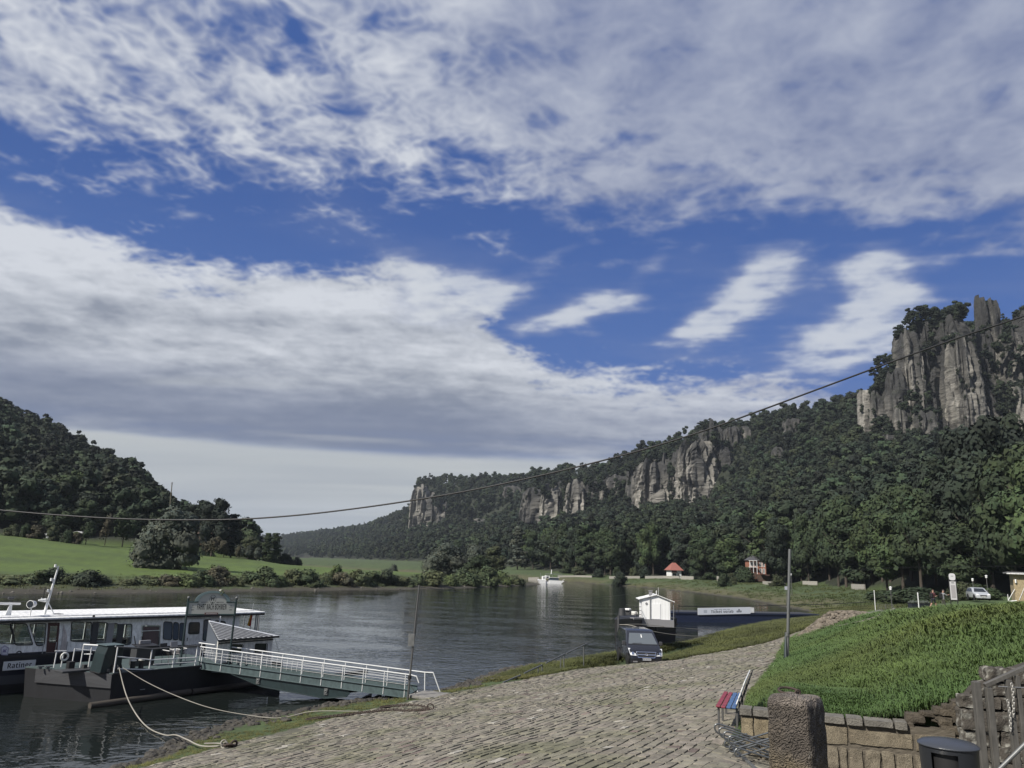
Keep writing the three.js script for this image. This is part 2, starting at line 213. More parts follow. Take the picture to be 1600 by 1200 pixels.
const HILL_R = hill([
  [2100, [120, 932], [280, 810], [380, 700], [430, 520], [520, 480]],
  [1600, [150, 922], [320, 772], [472, 690], [515, 545], [575, 520]], [1500, [160, 920], [330, 772], [480, 695], [522, 550], [585, 526]], [1430, [172, 918], [340, 770], [482, 700], [524, 560], [588, 538]],
  [1395, [182, 917], [350, 770], [488, 705], [528, 620], [590, 600]], [1360, [192, 917], [360, 774], [492, 712], [534, 660], [600, 636]], [1340, [200, 916], [370, 778], [490, 705], [560, 662], [630, 642]],
  [1250, [235, 912], [400, 800], [520, 745], [640, 676], [710, 656]], [1150, [260, 908], [430, 832], [560, 792], [680, 706], [750, 676]], [1100, [280, 906], [450, 842], [640, 812], [700, 706], [770, 690]],
  [1000, [300, 903], [480, 847], [690, 812], [735, 735], [800, 718]], [930, [310, 901], [500, 852], [720, 818], [790, 765], [880, 748]], [885, [330, 899], [550, 852], [780, 818], [860, 768], [960, 740]],
  [800, [420, 893], [700, 852], [900, 824], [1040, 774], [1120, 755]], [700, [620, 888], [850, 852], [1050, 828], [1200, 768], [1260, 754]], [655, [720, 886], [950, 852], [1150, 830], [1240, 772], [1290, 756]],
  [640, [750, 885], [1000, 856], [1200, 828], [1330, 806], [1400, 800]], [570, [900, 883], [1200, 862], [1500, 842], [1700, 832], [1900, 828]], [500, [1100, 880], [1500, 864], [1800, 850], [2000, 840], [2200, 836]],
  [440, [1300, 878], [1700, 867], [2000, 857], [2200, 848], [2400, 843]], [300, [1500, 873], [1900, 861], [2200, 853], [2400, 846], [2600, 842]], [-200, [1500, 850], [1900, 840], [2200, 835], [2400, 830], [2600, 826]]]);
const HILL_L = hill([
  [-900, [190, 800], [280, 700], [380, 480], [480, 420], [520, 415]], [-300, [215, 828], [300, 740], [420, 540], [520, 480], [560, 478]], [0, [232, 836], [305, 775], [420, 700], [490, 668], [560, 664]], [100, [236, 838], [312, 785], [425, 738], [490, 716], [550, 712]],
  [200, [242, 840], [322, 798], [420, 776], [480, 764], [540, 762]], [250, [246, 842], [326, 826], [400, 815], [450, 812], [500, 812]], [300, [250, 846], [332, 841], [400, 838], [450, 838], [500, 838]], [340, [262, 854], [330, 852], [370, 851], [400, 851], [440, 851]], [390, [262, 874], [330, 874], [370, 874], [400, 874], [440, 874]]]);
function ground(x, D) {                                                  // [height, zone, distance to the water]
  if (within(RIVER, x, D)) { const d = Math.min(away(SHORE_R, x, D), away(SHORE_L, x, D)); return [-0.03 - 0.22 * Math.min(d, 8), 'riverbed', -d]; }
  const b = x / Math.max(D, 1), left = within(LEFT, x, D);
  let y, zone, d;
  if (left) {
    d = away(SHORE_L, x, D);
    const P = interp([[-0.9, 10], [-0.65, 8.6], [-0.32, 6.0], [-0.17, 3.6], [-0.03, 2.4]], b);
    y = d < 22 ? interp([[0, 0], [2, 0.28], [8, 1.0], [22, 2.1]], d) : lerp(2.1, P, ss(22, 118, d)) + 0.01 * Math.max(0, d - 118);
    y += fbm(x * 0.05, D * 0.05, 3) * 0.35 * ss(4, 30, d); zone = d < 3.4 + fbm(x * 0.1, D * 0.1, 2) * 3 ? 'gravel_shore' : 'meadow';
    if (D > 150) { const h = HILL_L.height(b, D) + fbm(x * 0.02, D * 0.02, 3) * 3; if (h > y) { y = h; zone = 'hillside'; } }
  } else {
    d = away(SHORE_R, x, D);
    const n = nOf(x, D), t = tOf(x, D), nb = interp(N_BANK, t), nl = interp(N_LEFT, t);
    const far = interp([[0, 0], [3, 0.4], [12, 1.5], [25, 2.5], [45, 3.1], [90, 3.6], [300, 5]], d), near = Math.min(Math.max(rampY(n), n < -20.4 ? 0.35 + 0.1 * (n + 20.4) : -9), 0.02 + 0.22 * d), w = ss(60, 120, t);
    y = lerp(near, far, w) - 0.62 * ss(38.2, 42, t) * ss(-9.5, -13, n) * ss(-20.4, -18.5, n) * ss(75, 58, t) + 0.42 * ss(68, 82, t) * ss(-9, -5, n) * ss(200, 130, t); zone = 'grass';
    if ((t < 100 && n > nl && n < nb) || (x > 3.4 && D < wallD(x) + 0.4)) zone = 'cobbles'; else if (d < 1.2) zone = 'gravel_shore';
    if (x > 3 && D < wallD(x) + 0.4) y -= 0.4 * ss(3.6, 6, x);
    if (D > wallD(x) + 0.4 && n > nb && t > 11) { const top = interp(TOP, t); let k = y + interp(RISE, t) * (n - nb); const wl = D - wallD(x); if (x > 4.4) k = Math.max(k, lerp(y, 3.40 + wl * 0.1, ss(0.05, 1.1, n - nb) * ss(7, 2, wl))); const q = top - k; k = q > 0.6 ? k : top - 0.6 * Math.exp((q - 0.6) / 0.6); y = lerp(Math.max(y, k), y, ss(120, 150, t)); zone = 'grass_bank'; y += fbm(x * 0.5, D * 0.5, 3) * 0.10 * ss(0.2, 2, n - nb); }
    else if (zone === 'cobbles') y += fbm(x * 0.22, D * 0.22, 3) * 0.05;
    else y += fbm(x * 0.15, D * 0.15, 3) * 0.2 * ss(2, 9, d);
    if (D > 110) { const h = HILL_R.height(b, D) + fbm(x * 0.02, D * 0.02, 3) * 3; if (h > y) { y = h; zone = 'hillside'; } }
  }
  return [y, zone, d];
}
const H = (x, D) => ground(x, D)[0];
const onGround = (px, py, d0 = 6, d1 = 700) => { const r = ray(px, py); for (let D = d0; D < d1; D *= 1.004) { const x = r[0] / r[2] * D; if (EYE + r[1] / r[2] * D < H(x, D)) return V(x, H(x, D), -D); } return null; };
const standing = (px, D, py = 900) => { const r = ray(px, py), x = r[0] / r[2] * D; return V(x, H(x, D), -D); };
{
  const A0 = -66, A1 = 66, NA = 640, NR = 340, R0 = 4, R1 = 3400, pos = [], zones = [], col = [], uv = [];
  const rc = rng(5);
  for (let j = 0; j <= NR; j++) for (let i = 0; i <= NA; i++) {
    const a = THREE.MathUtils.degToRad(A0 + (A1 - A0) * i / NA), r = R0 * Math.pow(R1 / R0, j / NR), x = Math.sin(a) * r, D = Math.cos(a) * r, [y, zone, d] = ground(x, D);
    pos.push(x, y, -D); zones.push(zone); uv.push(x / 3, D / 3);
    const f = fbm(x * 0.6, D * 0.6, 4), g = fbm(x * 0.06, D * 0.06, 4), k = 1 + f * 0.35 + g * 0.3;
    let c = [0.05, 0.09, 0.02];
    if (zone === 'cobbles') c = [0.15, 0.145, 0.105]; else if (zone === 'riverbed') c = [0.05, 0.045, 0.035];
    else if (zone === 'grass_bank') c = [0.075, 0.125, 0.032]; else if (zone === 'gravel_shore') c = lerp3([0.062, 0.056, 0.04], [0.066, 0.072, 0.034], ss(2, 7, d + f * 3));
    else if (zone === 'grass') { const q = ss(14, 3, d + g * 14); c = lerp3([0.072, 0.112, 0.032], [0.14, 0.125, 0.06], q * 0.8 * ss(60, 130, tOf(x, D))); if (g > 0.1) c = lerp3(c, [0.045, 0.065, 0.025], ss(0.1, 0.5, g)); }
    else if (zone === 'meadow') { c = lerp3([0.06, 0.075, 0.028], [0.10, 0.16, 0.024], ss(12, 26, d + g * 10)); const st = fbm(x * 0.01 + D * 0.004, D * 0.07 - x * 0.03, 4); c = lerp3(c, [0.066, 0.11, 0.024], ss(-0.05, 0.4, st) * 0.75); if (d > 110) c = lerp3(c, [0.05, 0.085, 0.022], 0.5); }
    else if (zone === 'hillside') c = [0.022, 0.03, 0.014];
    col.push(c[0] * k, c[1] * k, c[2] * k);
  }
  const faces = {}, P = new Float32Array(pos);
  for (let j = 0; j < NR; j++) for (let i = 0; i < NA; i++) { const a = j * (NA + 1) + i, b = a + 1, c = a + NA + 1, d = c + 1; const z = zones[a] === zones[b] && zones[a] === zones[c] ? zones[a] : zones[d]; (faces[z] ??= []).push(a, b, d, a, d, c); }
  const whole = new THREE.BufferGeometry(); whole.setAttribute('position', new THREE.BufferAttribute(P, 3)); whole.setIndex(Object.values(faces).flat()); whole.computeVertexNormals(); const NN = whole.attributes.normal.array;
  for (const [zone, idx] of Object.entries(faces)) {
    const map = new Map(), p = [], n = [], c = [], u = [], ix = [];
    for (const v of idx) { if (!map.has(v)) { map.set(v, map.size); p.push(P[v * 3], P[v * 3 + 1], P[v * 3 + 2]); n.push(NN[v * 3], NN[v * 3 + 1], NN[v * 3 + 2]); c.push(col[v * 3], col[v * 3 + 1], col[v * 3 + 2]); u.push(uv[v * 2], uv[v * 2 + 1]); } ix.push(map.get(v)); }
    const g = new THREE.BufferGeometry(); g.setAttribute('position', new THREE.Float32BufferAttribute(p, 3)); g.setAttribute('normal', new THREE.Float32BufferAttribute(n, 3)); g.setAttribute('color', new THREE.Float32BufferAttribute(c, 3)); g.setAttribute('uv', new THREE.Float32BufferAttribute(u, 2)); g.setIndex(ix);
    const m = std([1, 1, 1], 0.95, { vertexColors: true, map: T_grain, bumpMap: T_rough, bumpScale: 0.03 });
    if (zone === 'cobbles') { const root = new THREE.Group(); root.name = 'pavement'; scene.add(root); tag(root, 'cobbled landing ramp sloping down to the river', null, null, 'structure'); mesh('mortar_bed', g, m, root); M.rampRoot = root; }
    else tag(mesh({ grass: 'ground', grass_bank: 'lawn', gravel_shore: 'shore', riverbed: 'river_ground', meadow: 'meadow_field', hillside: 'hill' }[zone], g, m), { grass: 'rough green riverbank ground beside the water', grass_bank: 'steep grass bank above the cobbled ramp', gravel_shore: 'narrow gravel shore along the water', riverbed: 'river bottom under the water', meadow: 'bright green meadow across the river', hillside: 'wooded hill slopes on both sides of the valley' }[zone], null, null, 'structure');
  }
}
function lerp3(a, b, t) { return [lerp(a[0], b[0], t), lerp(a[1], b[1], t), lerp(a[2], b[2], t)]; }

// ------------------------------------------------------------------ the river
{
  const wave = (s) => tile((a, b) => { const wx = fbm(a * 3 + 4, b * 3, 2) * 0.05; let v = n2((a + wx) * 26, (b + wx) * 44) * 0.55 + n2((a * 0.9 + b * 0.35 + wx) * 60 + 9, (b - a * 0.3) * 86) * 0.34 + n2(a * 150, b * 190 + 5) * 0.16 + n2(a * 9, b * 14 + 3) * 0.5; const calm = 0.35 + 0.65 * ss(-0.35, 0.3, fbm(a * 4 + s, b * 5, 3)); return v * calm; });
  const T = tex(1024, 1024, (x, y) => clamp(0.5 + wave(3)(x, y) * 0.42, 0, 1), false);
  const g = new THREE.PlaneGeometry(1500, 1600, 1, 1), uv = g.attributes.uv; for (let i = 0; i < 4; i++) uv.setXY(i, uv.getX(i) * 1500 / 22, uv.getY(i) * 1600 / 22);
  g.rotateX(-Math.PI / 2); g.translate(0, 0, -740);
  const m = phys([0.010, 0.013, 0.012], 0.05, { ior: 1.33, bumpMap: T, bumpScale: 0.042 });
  tag(mesh('water', g, m), 'wide grey rippled river', null, null, 'structure');
}

// ------------------------------------------------------------------ sandstone cliffs
const T_rock = tex(512, 512, (x, y) => { const v = tile((a, b) => fbm(a * 10, b * 22, 5, 0.6) * 0.6 + n2(a * 26, b * 5) * 0.25)(x, y); return clamp(0.78 + v * 0.4, 0, 1); });
M.rock = std([1, 1, 1], 0.95, { vertexColors: true, map: T_rock, bumpMap: T_rough, bumpScale: 0.5 });
const CLIFFS = [];
function cliff(px, yTop, yBase, wpx, D, pale, depth, label, opt = {}) {
  const base = at(px, yBase, D), top = at(px, yTop, D), w = wpx / 1202 * D * 1.0, h = top.y - base.y, bury = opt.bury ?? 12, r = rng(px * 7 + yTop), seed = r() * 90;
  const NT = Math.min(110, Math.max(26, Math.round(wpx * 1.3))), NV = Math.min(120, Math.max(24, Math.round((yBase - yTop) * 0.8))), pos = [], col = [], uv = [], idx = [], HH = h + bury;
  const lean = opt.lean ?? 0, taper = opt.taper ?? 0.16;
  for (let j = 0; j <= NV + 1; j++) for (let i = 0; i <= NT; i++) {
    const v = Math.min(1, j / NV), yy = v * HH, th = i / NT * 2 * Math.PI, c = Math.cos(th), s = Math.sin(th), e = 0.55;
    let ex = Math.sign(c) * Math.pow(Math.abs(c), e), ez = Math.sign(s) * Math.pow(Math.abs(s), e);
    const X = ex * w * 0.5, Z = ez * depth * 0.5;
    const q = n3(X * 0.16 + seed, yy * 0.02, Z * 0.16), flute = Math.abs(n3(X * 0.34 + seed, yy * 0.035 + 7, Z * 0.34 + 3)), crack = Math.abs(n3(X * 0.8 + seed, yy * 0.06, Z * 0.8)), strata = n2(yy * 0.42 + seed + q * 0.7, seed * 3 + X * 0.02) + 0.6 * n2(yy * 1.1, X * 0.05 + seed), bed = ss(0.16, 0, Math.abs(n2(yy * 0.33 + q * 0.6 + 5, X * 0.015 + seed)));
    const blk = hash3(Math.floor(X / 4.5 + q), Math.floor(yy / (D > 900 ? 11 : 6.5) + q * 1.5), Math.floor(seed)), fine = n3(X * 1.5 + seed, yy * 0.9, Z * 1.5);
    let k = 1 - taper * v + q * 0.13 + blk * 0.04 + fine * 0.025 - ss(0.28, 0, flute) * 0.24 - ss(0.14, 0, crack) * 0.07 + strata * 0.02 * (0.6 + v);
    k *= Math.sqrt(Math.max(0.02, 1 - Math.pow(v, 14) * 0.55)); if (j > NV) k = 0.001;
    const yo = yy + (v > 0.72 ? n3(X * 0.25 + seed, 5, Z * 0.25) * h * 0.09 * ss(0.72, 1, v) : 0);
    pos.push(base.x + X * k + lean * yy, base.y - bury + yo, base.z + Z * k);
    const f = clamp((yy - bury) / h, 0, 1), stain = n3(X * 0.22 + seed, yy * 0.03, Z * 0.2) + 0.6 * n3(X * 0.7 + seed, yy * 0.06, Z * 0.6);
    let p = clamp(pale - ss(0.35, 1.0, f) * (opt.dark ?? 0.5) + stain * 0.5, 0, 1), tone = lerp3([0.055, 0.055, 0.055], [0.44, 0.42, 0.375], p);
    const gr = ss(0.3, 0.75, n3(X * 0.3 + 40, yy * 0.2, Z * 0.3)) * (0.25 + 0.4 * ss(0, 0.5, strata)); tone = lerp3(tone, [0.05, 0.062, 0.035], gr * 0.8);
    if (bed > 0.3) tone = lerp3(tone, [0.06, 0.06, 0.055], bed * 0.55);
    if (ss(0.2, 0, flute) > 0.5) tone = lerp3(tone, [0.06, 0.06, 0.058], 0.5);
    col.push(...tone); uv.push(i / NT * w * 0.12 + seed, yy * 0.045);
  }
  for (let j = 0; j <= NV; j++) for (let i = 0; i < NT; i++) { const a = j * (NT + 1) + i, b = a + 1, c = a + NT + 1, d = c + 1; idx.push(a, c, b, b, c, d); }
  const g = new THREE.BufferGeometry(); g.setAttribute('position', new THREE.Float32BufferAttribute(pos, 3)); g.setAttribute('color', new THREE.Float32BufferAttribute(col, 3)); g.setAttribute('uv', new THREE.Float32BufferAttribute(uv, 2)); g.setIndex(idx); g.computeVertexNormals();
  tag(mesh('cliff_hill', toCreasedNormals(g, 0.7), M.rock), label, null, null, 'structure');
  CLIFFS.push({ x: base.x, D, w, depth, top: top.y, base: base.y, px, wpx, yTop, yBase });
}
{
  const K = cliff, B = 'sandstone rock tower of the tall cliff group';
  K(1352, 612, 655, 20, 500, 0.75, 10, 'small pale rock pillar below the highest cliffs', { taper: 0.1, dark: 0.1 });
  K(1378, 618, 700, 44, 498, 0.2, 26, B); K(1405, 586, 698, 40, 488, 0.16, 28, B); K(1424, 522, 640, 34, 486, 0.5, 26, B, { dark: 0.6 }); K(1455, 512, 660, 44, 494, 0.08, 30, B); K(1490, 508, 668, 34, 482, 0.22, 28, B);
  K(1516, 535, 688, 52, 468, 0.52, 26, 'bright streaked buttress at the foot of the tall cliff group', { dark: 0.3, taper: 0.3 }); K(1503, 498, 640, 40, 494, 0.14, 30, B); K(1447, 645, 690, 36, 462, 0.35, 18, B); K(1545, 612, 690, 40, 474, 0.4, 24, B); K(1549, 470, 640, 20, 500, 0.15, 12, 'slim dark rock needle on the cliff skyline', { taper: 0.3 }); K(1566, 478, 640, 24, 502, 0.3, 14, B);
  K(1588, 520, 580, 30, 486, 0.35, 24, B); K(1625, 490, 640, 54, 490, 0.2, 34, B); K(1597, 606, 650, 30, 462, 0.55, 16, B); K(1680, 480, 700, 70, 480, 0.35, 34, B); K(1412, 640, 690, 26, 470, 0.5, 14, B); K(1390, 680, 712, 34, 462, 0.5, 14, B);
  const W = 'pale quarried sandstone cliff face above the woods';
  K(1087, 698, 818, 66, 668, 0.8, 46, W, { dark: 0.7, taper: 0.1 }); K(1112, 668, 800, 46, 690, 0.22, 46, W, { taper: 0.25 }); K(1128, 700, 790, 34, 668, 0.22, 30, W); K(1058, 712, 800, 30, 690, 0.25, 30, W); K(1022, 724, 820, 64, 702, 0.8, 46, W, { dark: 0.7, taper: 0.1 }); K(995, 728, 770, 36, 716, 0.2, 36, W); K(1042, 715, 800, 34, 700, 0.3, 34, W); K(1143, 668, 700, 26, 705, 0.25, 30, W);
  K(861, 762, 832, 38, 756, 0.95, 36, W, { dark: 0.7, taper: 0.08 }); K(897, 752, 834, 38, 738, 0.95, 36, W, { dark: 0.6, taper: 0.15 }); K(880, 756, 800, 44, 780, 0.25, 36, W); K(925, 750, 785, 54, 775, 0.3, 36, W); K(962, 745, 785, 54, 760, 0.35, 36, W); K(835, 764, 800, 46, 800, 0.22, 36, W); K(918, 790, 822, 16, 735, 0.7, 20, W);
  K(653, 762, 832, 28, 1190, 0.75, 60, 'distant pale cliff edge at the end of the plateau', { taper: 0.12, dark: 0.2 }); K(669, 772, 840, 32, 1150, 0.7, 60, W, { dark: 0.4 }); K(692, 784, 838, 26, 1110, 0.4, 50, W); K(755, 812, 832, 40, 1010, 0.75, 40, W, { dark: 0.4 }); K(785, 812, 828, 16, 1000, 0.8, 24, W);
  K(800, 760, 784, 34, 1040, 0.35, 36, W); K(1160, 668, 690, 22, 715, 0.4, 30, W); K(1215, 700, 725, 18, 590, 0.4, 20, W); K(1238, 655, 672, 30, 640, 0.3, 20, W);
}

// ------------------------------------------------------------------ trees, shrubs, grass
function crownGeo(seed, o) {                                             // leaf sprays over the lobes of a crown, and a dim inner mass that closes it
  const r = rng(seed), pos = [], nor = [], col = [], lobes = [], A = V(0, 0, 0), Bv = V(0, 0, 0), N = V(0, 0, 0), q = new THREE.Quaternion();
  for (let i = 0; i < o.lobes; i++) {
    const t = (i + r() * 0.8) / o.lobes, a = r() * 6.283, y = o.y0 + (o.y1 - o.y0) * t, rad = o.radius * o.profile(t) * Math.sqrt(r()) * 0.72, s = o.radius * (o.lobe ?? 0.42) * (0.7 + r() * 0.6) * (0.55 + 0.45 * o.profile(t));
    lobes.push({ x: Math.cos(a) * rad, y, z: Math.sin(a) * rad, sx: s * (o.wide ?? 1), sy: s * (o.flat ?? 0.8), c: 0.72 + r() * 0.56, h: (r() - 0.5) * 0.16 });
  }
  const tri = (a, b, c, n, k) => { for (const p of [a, b, c]) { pos.push(p.x, p.y, p.z); nor.push(n.x, n.y, n.z); col.push(k[0], k[1], k[2]); } };
  for (const L of lobes) {
    const g = new THREE.IcosahedronGeometry(1, 1), p = g.attributes.position;
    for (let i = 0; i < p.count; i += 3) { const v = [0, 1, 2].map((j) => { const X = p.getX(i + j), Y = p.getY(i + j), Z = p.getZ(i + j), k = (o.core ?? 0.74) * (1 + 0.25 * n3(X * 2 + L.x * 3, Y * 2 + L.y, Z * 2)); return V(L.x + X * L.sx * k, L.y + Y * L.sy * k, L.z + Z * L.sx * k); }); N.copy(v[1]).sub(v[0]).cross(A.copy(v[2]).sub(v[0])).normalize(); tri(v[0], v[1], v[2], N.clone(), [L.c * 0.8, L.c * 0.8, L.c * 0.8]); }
  }
  const total = lobes.reduce((s, L) => s + L.sx * L.sx, 0);
  for (const L of lobes) {
    const n = Math.round(o.cards * L.sx * L.sx / total);
    for (let i = 0; i < n; i++) {
      const z = r() * 2 - 1, a = r() * 6.283, m = Math.sqrt(1 - z * z); N.set(m * Math.cos(a), z, m * Math.sin(a)); if (N.y < -0.5 && r() < 0.6) N.y *= -1;
      const k = 0.78 + Math.pow(r(), 1.6) * (o.shag ?? 0.36), c = V(L.x + N.x * L.sx * k, L.y + N.y * L.sy * k, L.z + N.z * L.sx * k), d = V(N.x + (r() - 0.5) * 1.3, N.y + (r() - 0.5) * 1.3 + (o.lift ?? 0.15), N.z + (r() - 0.5) * 1.3).normalize();
      A.set(r() - 0.5, r() - 0.5 - (o.droop ?? 0), r() - 0.5).cross(d).normalize(); Bv.copy(d).cross(A).normalize();
      const s = o.size * (0.6 + r() * 0.8), s2 = s * (0.45 + r() * 0.45), n1 = N.clone().multiplyScalar(0.55).add(d.clone().multiplyScalar(0.45)).normalize(), tone = L.c * (0.75 + r() * 0.5), hue = L.h + (r() - 0.5) * 0.14, kk = [tone * (1 + hue), tone, tone * (1 - hue * 1.2)];
      const p1 = c.clone().addScaledVector(A, -s).addScaledVector(d, -s * 0.15), p2 = c.clone().addScaledVector(Bv, -s2 * (0.5 + r())), p3 = c.clone().addScaledVector(A, s).addScaledVector(d, -s * 0.2 * r()), p4 = c.clone().addScaledVector(Bv, s2 * (0.5 + r()));
      tri(p1, p2, p3, n1, kk); tri(p1, p3, p4, n1, kk);
    }
  }
  const g = new THREE.BufferGeometry(); g.setAttribute('position', new THREE.Float32BufferAttribute(pos, 3)); g.setAttribute('normal', new THREE.Float32BufferAttribute(nor, 3)); g.setAttribute('color', new THREE.Float32BufferAttribute(col, 3)); return g;
}
function trunkGeo(seed, h, r0, limbs = 5, spread = 0.3) {
  const r = rng(seed), list = [bar(V(0, -0.4, 0), V((r() - 0.5) * 0.3, h * 0.55, (r() - 0.5) * 0.3), r0, 9, r0 * 0.6)];
  for (let i = 0; i < limbs; i++) { const a = i / limbs * 6.28 + r(), y = h * (0.32 + 0.2 * r()), e = V(Math.cos(a) * h * spread, y + h * (0.22 + r() * 0.2), Math.sin(a) * h * spread); list.push(bar(V(0, y, 0), e, r0 * 0.4, 6, r0 * 0.15)); }
  return join(list);
}
const round = (t) => Math.sqrt(Math.max(0.12, 1 - Math.pow(t * 2 - 0.85, 2) * 0.75)), cone = (t) => 1.02 - t * 0.95, dome = (t) => Math.sqrt(Math.max(0.1, 1 - t * t));
const leafMat = (c) => std(c, 0.92, { vertexColors: true });
M.bark = std([0.06, 0.05, 0.04], 0.95, { map: T_dirt }); M.barkPale = std([0.12, 0.11, 0.09], 0.95, { map: T_dirt });
const LEAF = { oak: leafMat([0.023, 0.038, 0.015]), lime: leafMat([0.036, 0.056, 0.019]), dark: leafMat([0.010, 0.017, 0.011]), grey: leafMat([0.050, 0.060, 0.046]), olive: leafMat([0.038, 0.048, 0.021]), brown: leafMat([0.045, 0.042, 0.025]), pine: leafMat([0.015, 0.025, 0.014]), bright: leafMat([0.06, 0.10, 0.026]) };
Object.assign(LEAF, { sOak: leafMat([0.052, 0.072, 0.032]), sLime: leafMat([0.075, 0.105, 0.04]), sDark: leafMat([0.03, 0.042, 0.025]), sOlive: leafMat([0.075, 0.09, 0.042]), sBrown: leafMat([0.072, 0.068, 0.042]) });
const PROTO = {
  oak: [1, 2, 3].map((s) => [crownGeo(s * 11, { lobes: 26, y0: 5, y1: 17.6, radius: 6.2, profile: round, cards: 4200, size: 0.42, shag: 0.4 }), trunkGeo(s, 16, 0.36), 18.5, 13]),
  tall: [4, 5].map((s) => [crownGeo(s * 11, { lobes: 26, y0: 3, y1: 20, radius: 4.6, profile: round, cards: 4200, size: 0.4, shag: 0.42 }), trunkGeo(s, 18, 0.34), 21, 10]),
  orchard: [6, 7].map((s) => [crownGeo(s * 11, { lobes: 14, y0: 2.2, y1: 6, radius: 2.8, profile: round, cards: 1500, size: 0.26, shag: 0.6, core: 0.55 }), trunkGeo(s, 5, 0.16), 6.6, 6.4]),
  bush: [8, 9, 10].map((s) => [crownGeo(s * 11, { lobes: 16, y0: 0.2, y1: 3, radius: 2.9, profile: dome, cards: 2300, size: 0.2, shag: 0.5, lift: 0.4, core: 0.7 }), join([0, 1, 2, 3].map((i) => bar(V(0, -0.3, 0), V(Math.cos(i * 1.7) * 1.4, 2, Math.sin(i * 1.7) * 1.4), 0.07, 5, 0.03))), 3.9, 7]),
  willow: [12, 13].map((s) => [crownGeo(s * 11, { lobes: 30, y0: 0.8, y1: 9.4, radius: 6.4, profile: dome, cards: 6500, size: 0.3, shag: 0.5, lift: 0.35 }), trunkGeo(s, 8, 0.34), 11, 15.2]),
  spruce: [14, 15].map((s) => [crownGeo(s * 11, { lobes: 30, y0: 2, y1: 18, radius: 4.2, profile: cone, cards: 3600, size: 0.4, flat: 0.4, lobe: 0.5, shag: 0.5, droop: 0.5 }), trunkGeo(s, 26, 0.28, 0), 19.5, 8.6]),
};
const protoUse = {};
function plant(kind, look, name, pos, h, w, label, cat, group, variant) {
  const list = PROTO[kind], v = (variant ?? (protoUse[kind] = (protoUse[kind] ?? -1) + 1)) % list.length, [cg, tg, ph, pw] = list[v];
  const o = thing(name, label, cat, pos, (variant ?? protoUse[kind] ?? 0) * 2.4, group);
  mesh('trunk', tg, M.bark, o); mesh('crown', cg, LEAF[look], o); o.scale.set(w / pw, h / ph, w / pw); return o;
}
const mpp = (D) => D * 0.975 / 1202;                                      // metres to a pixel of the photograph at that distance
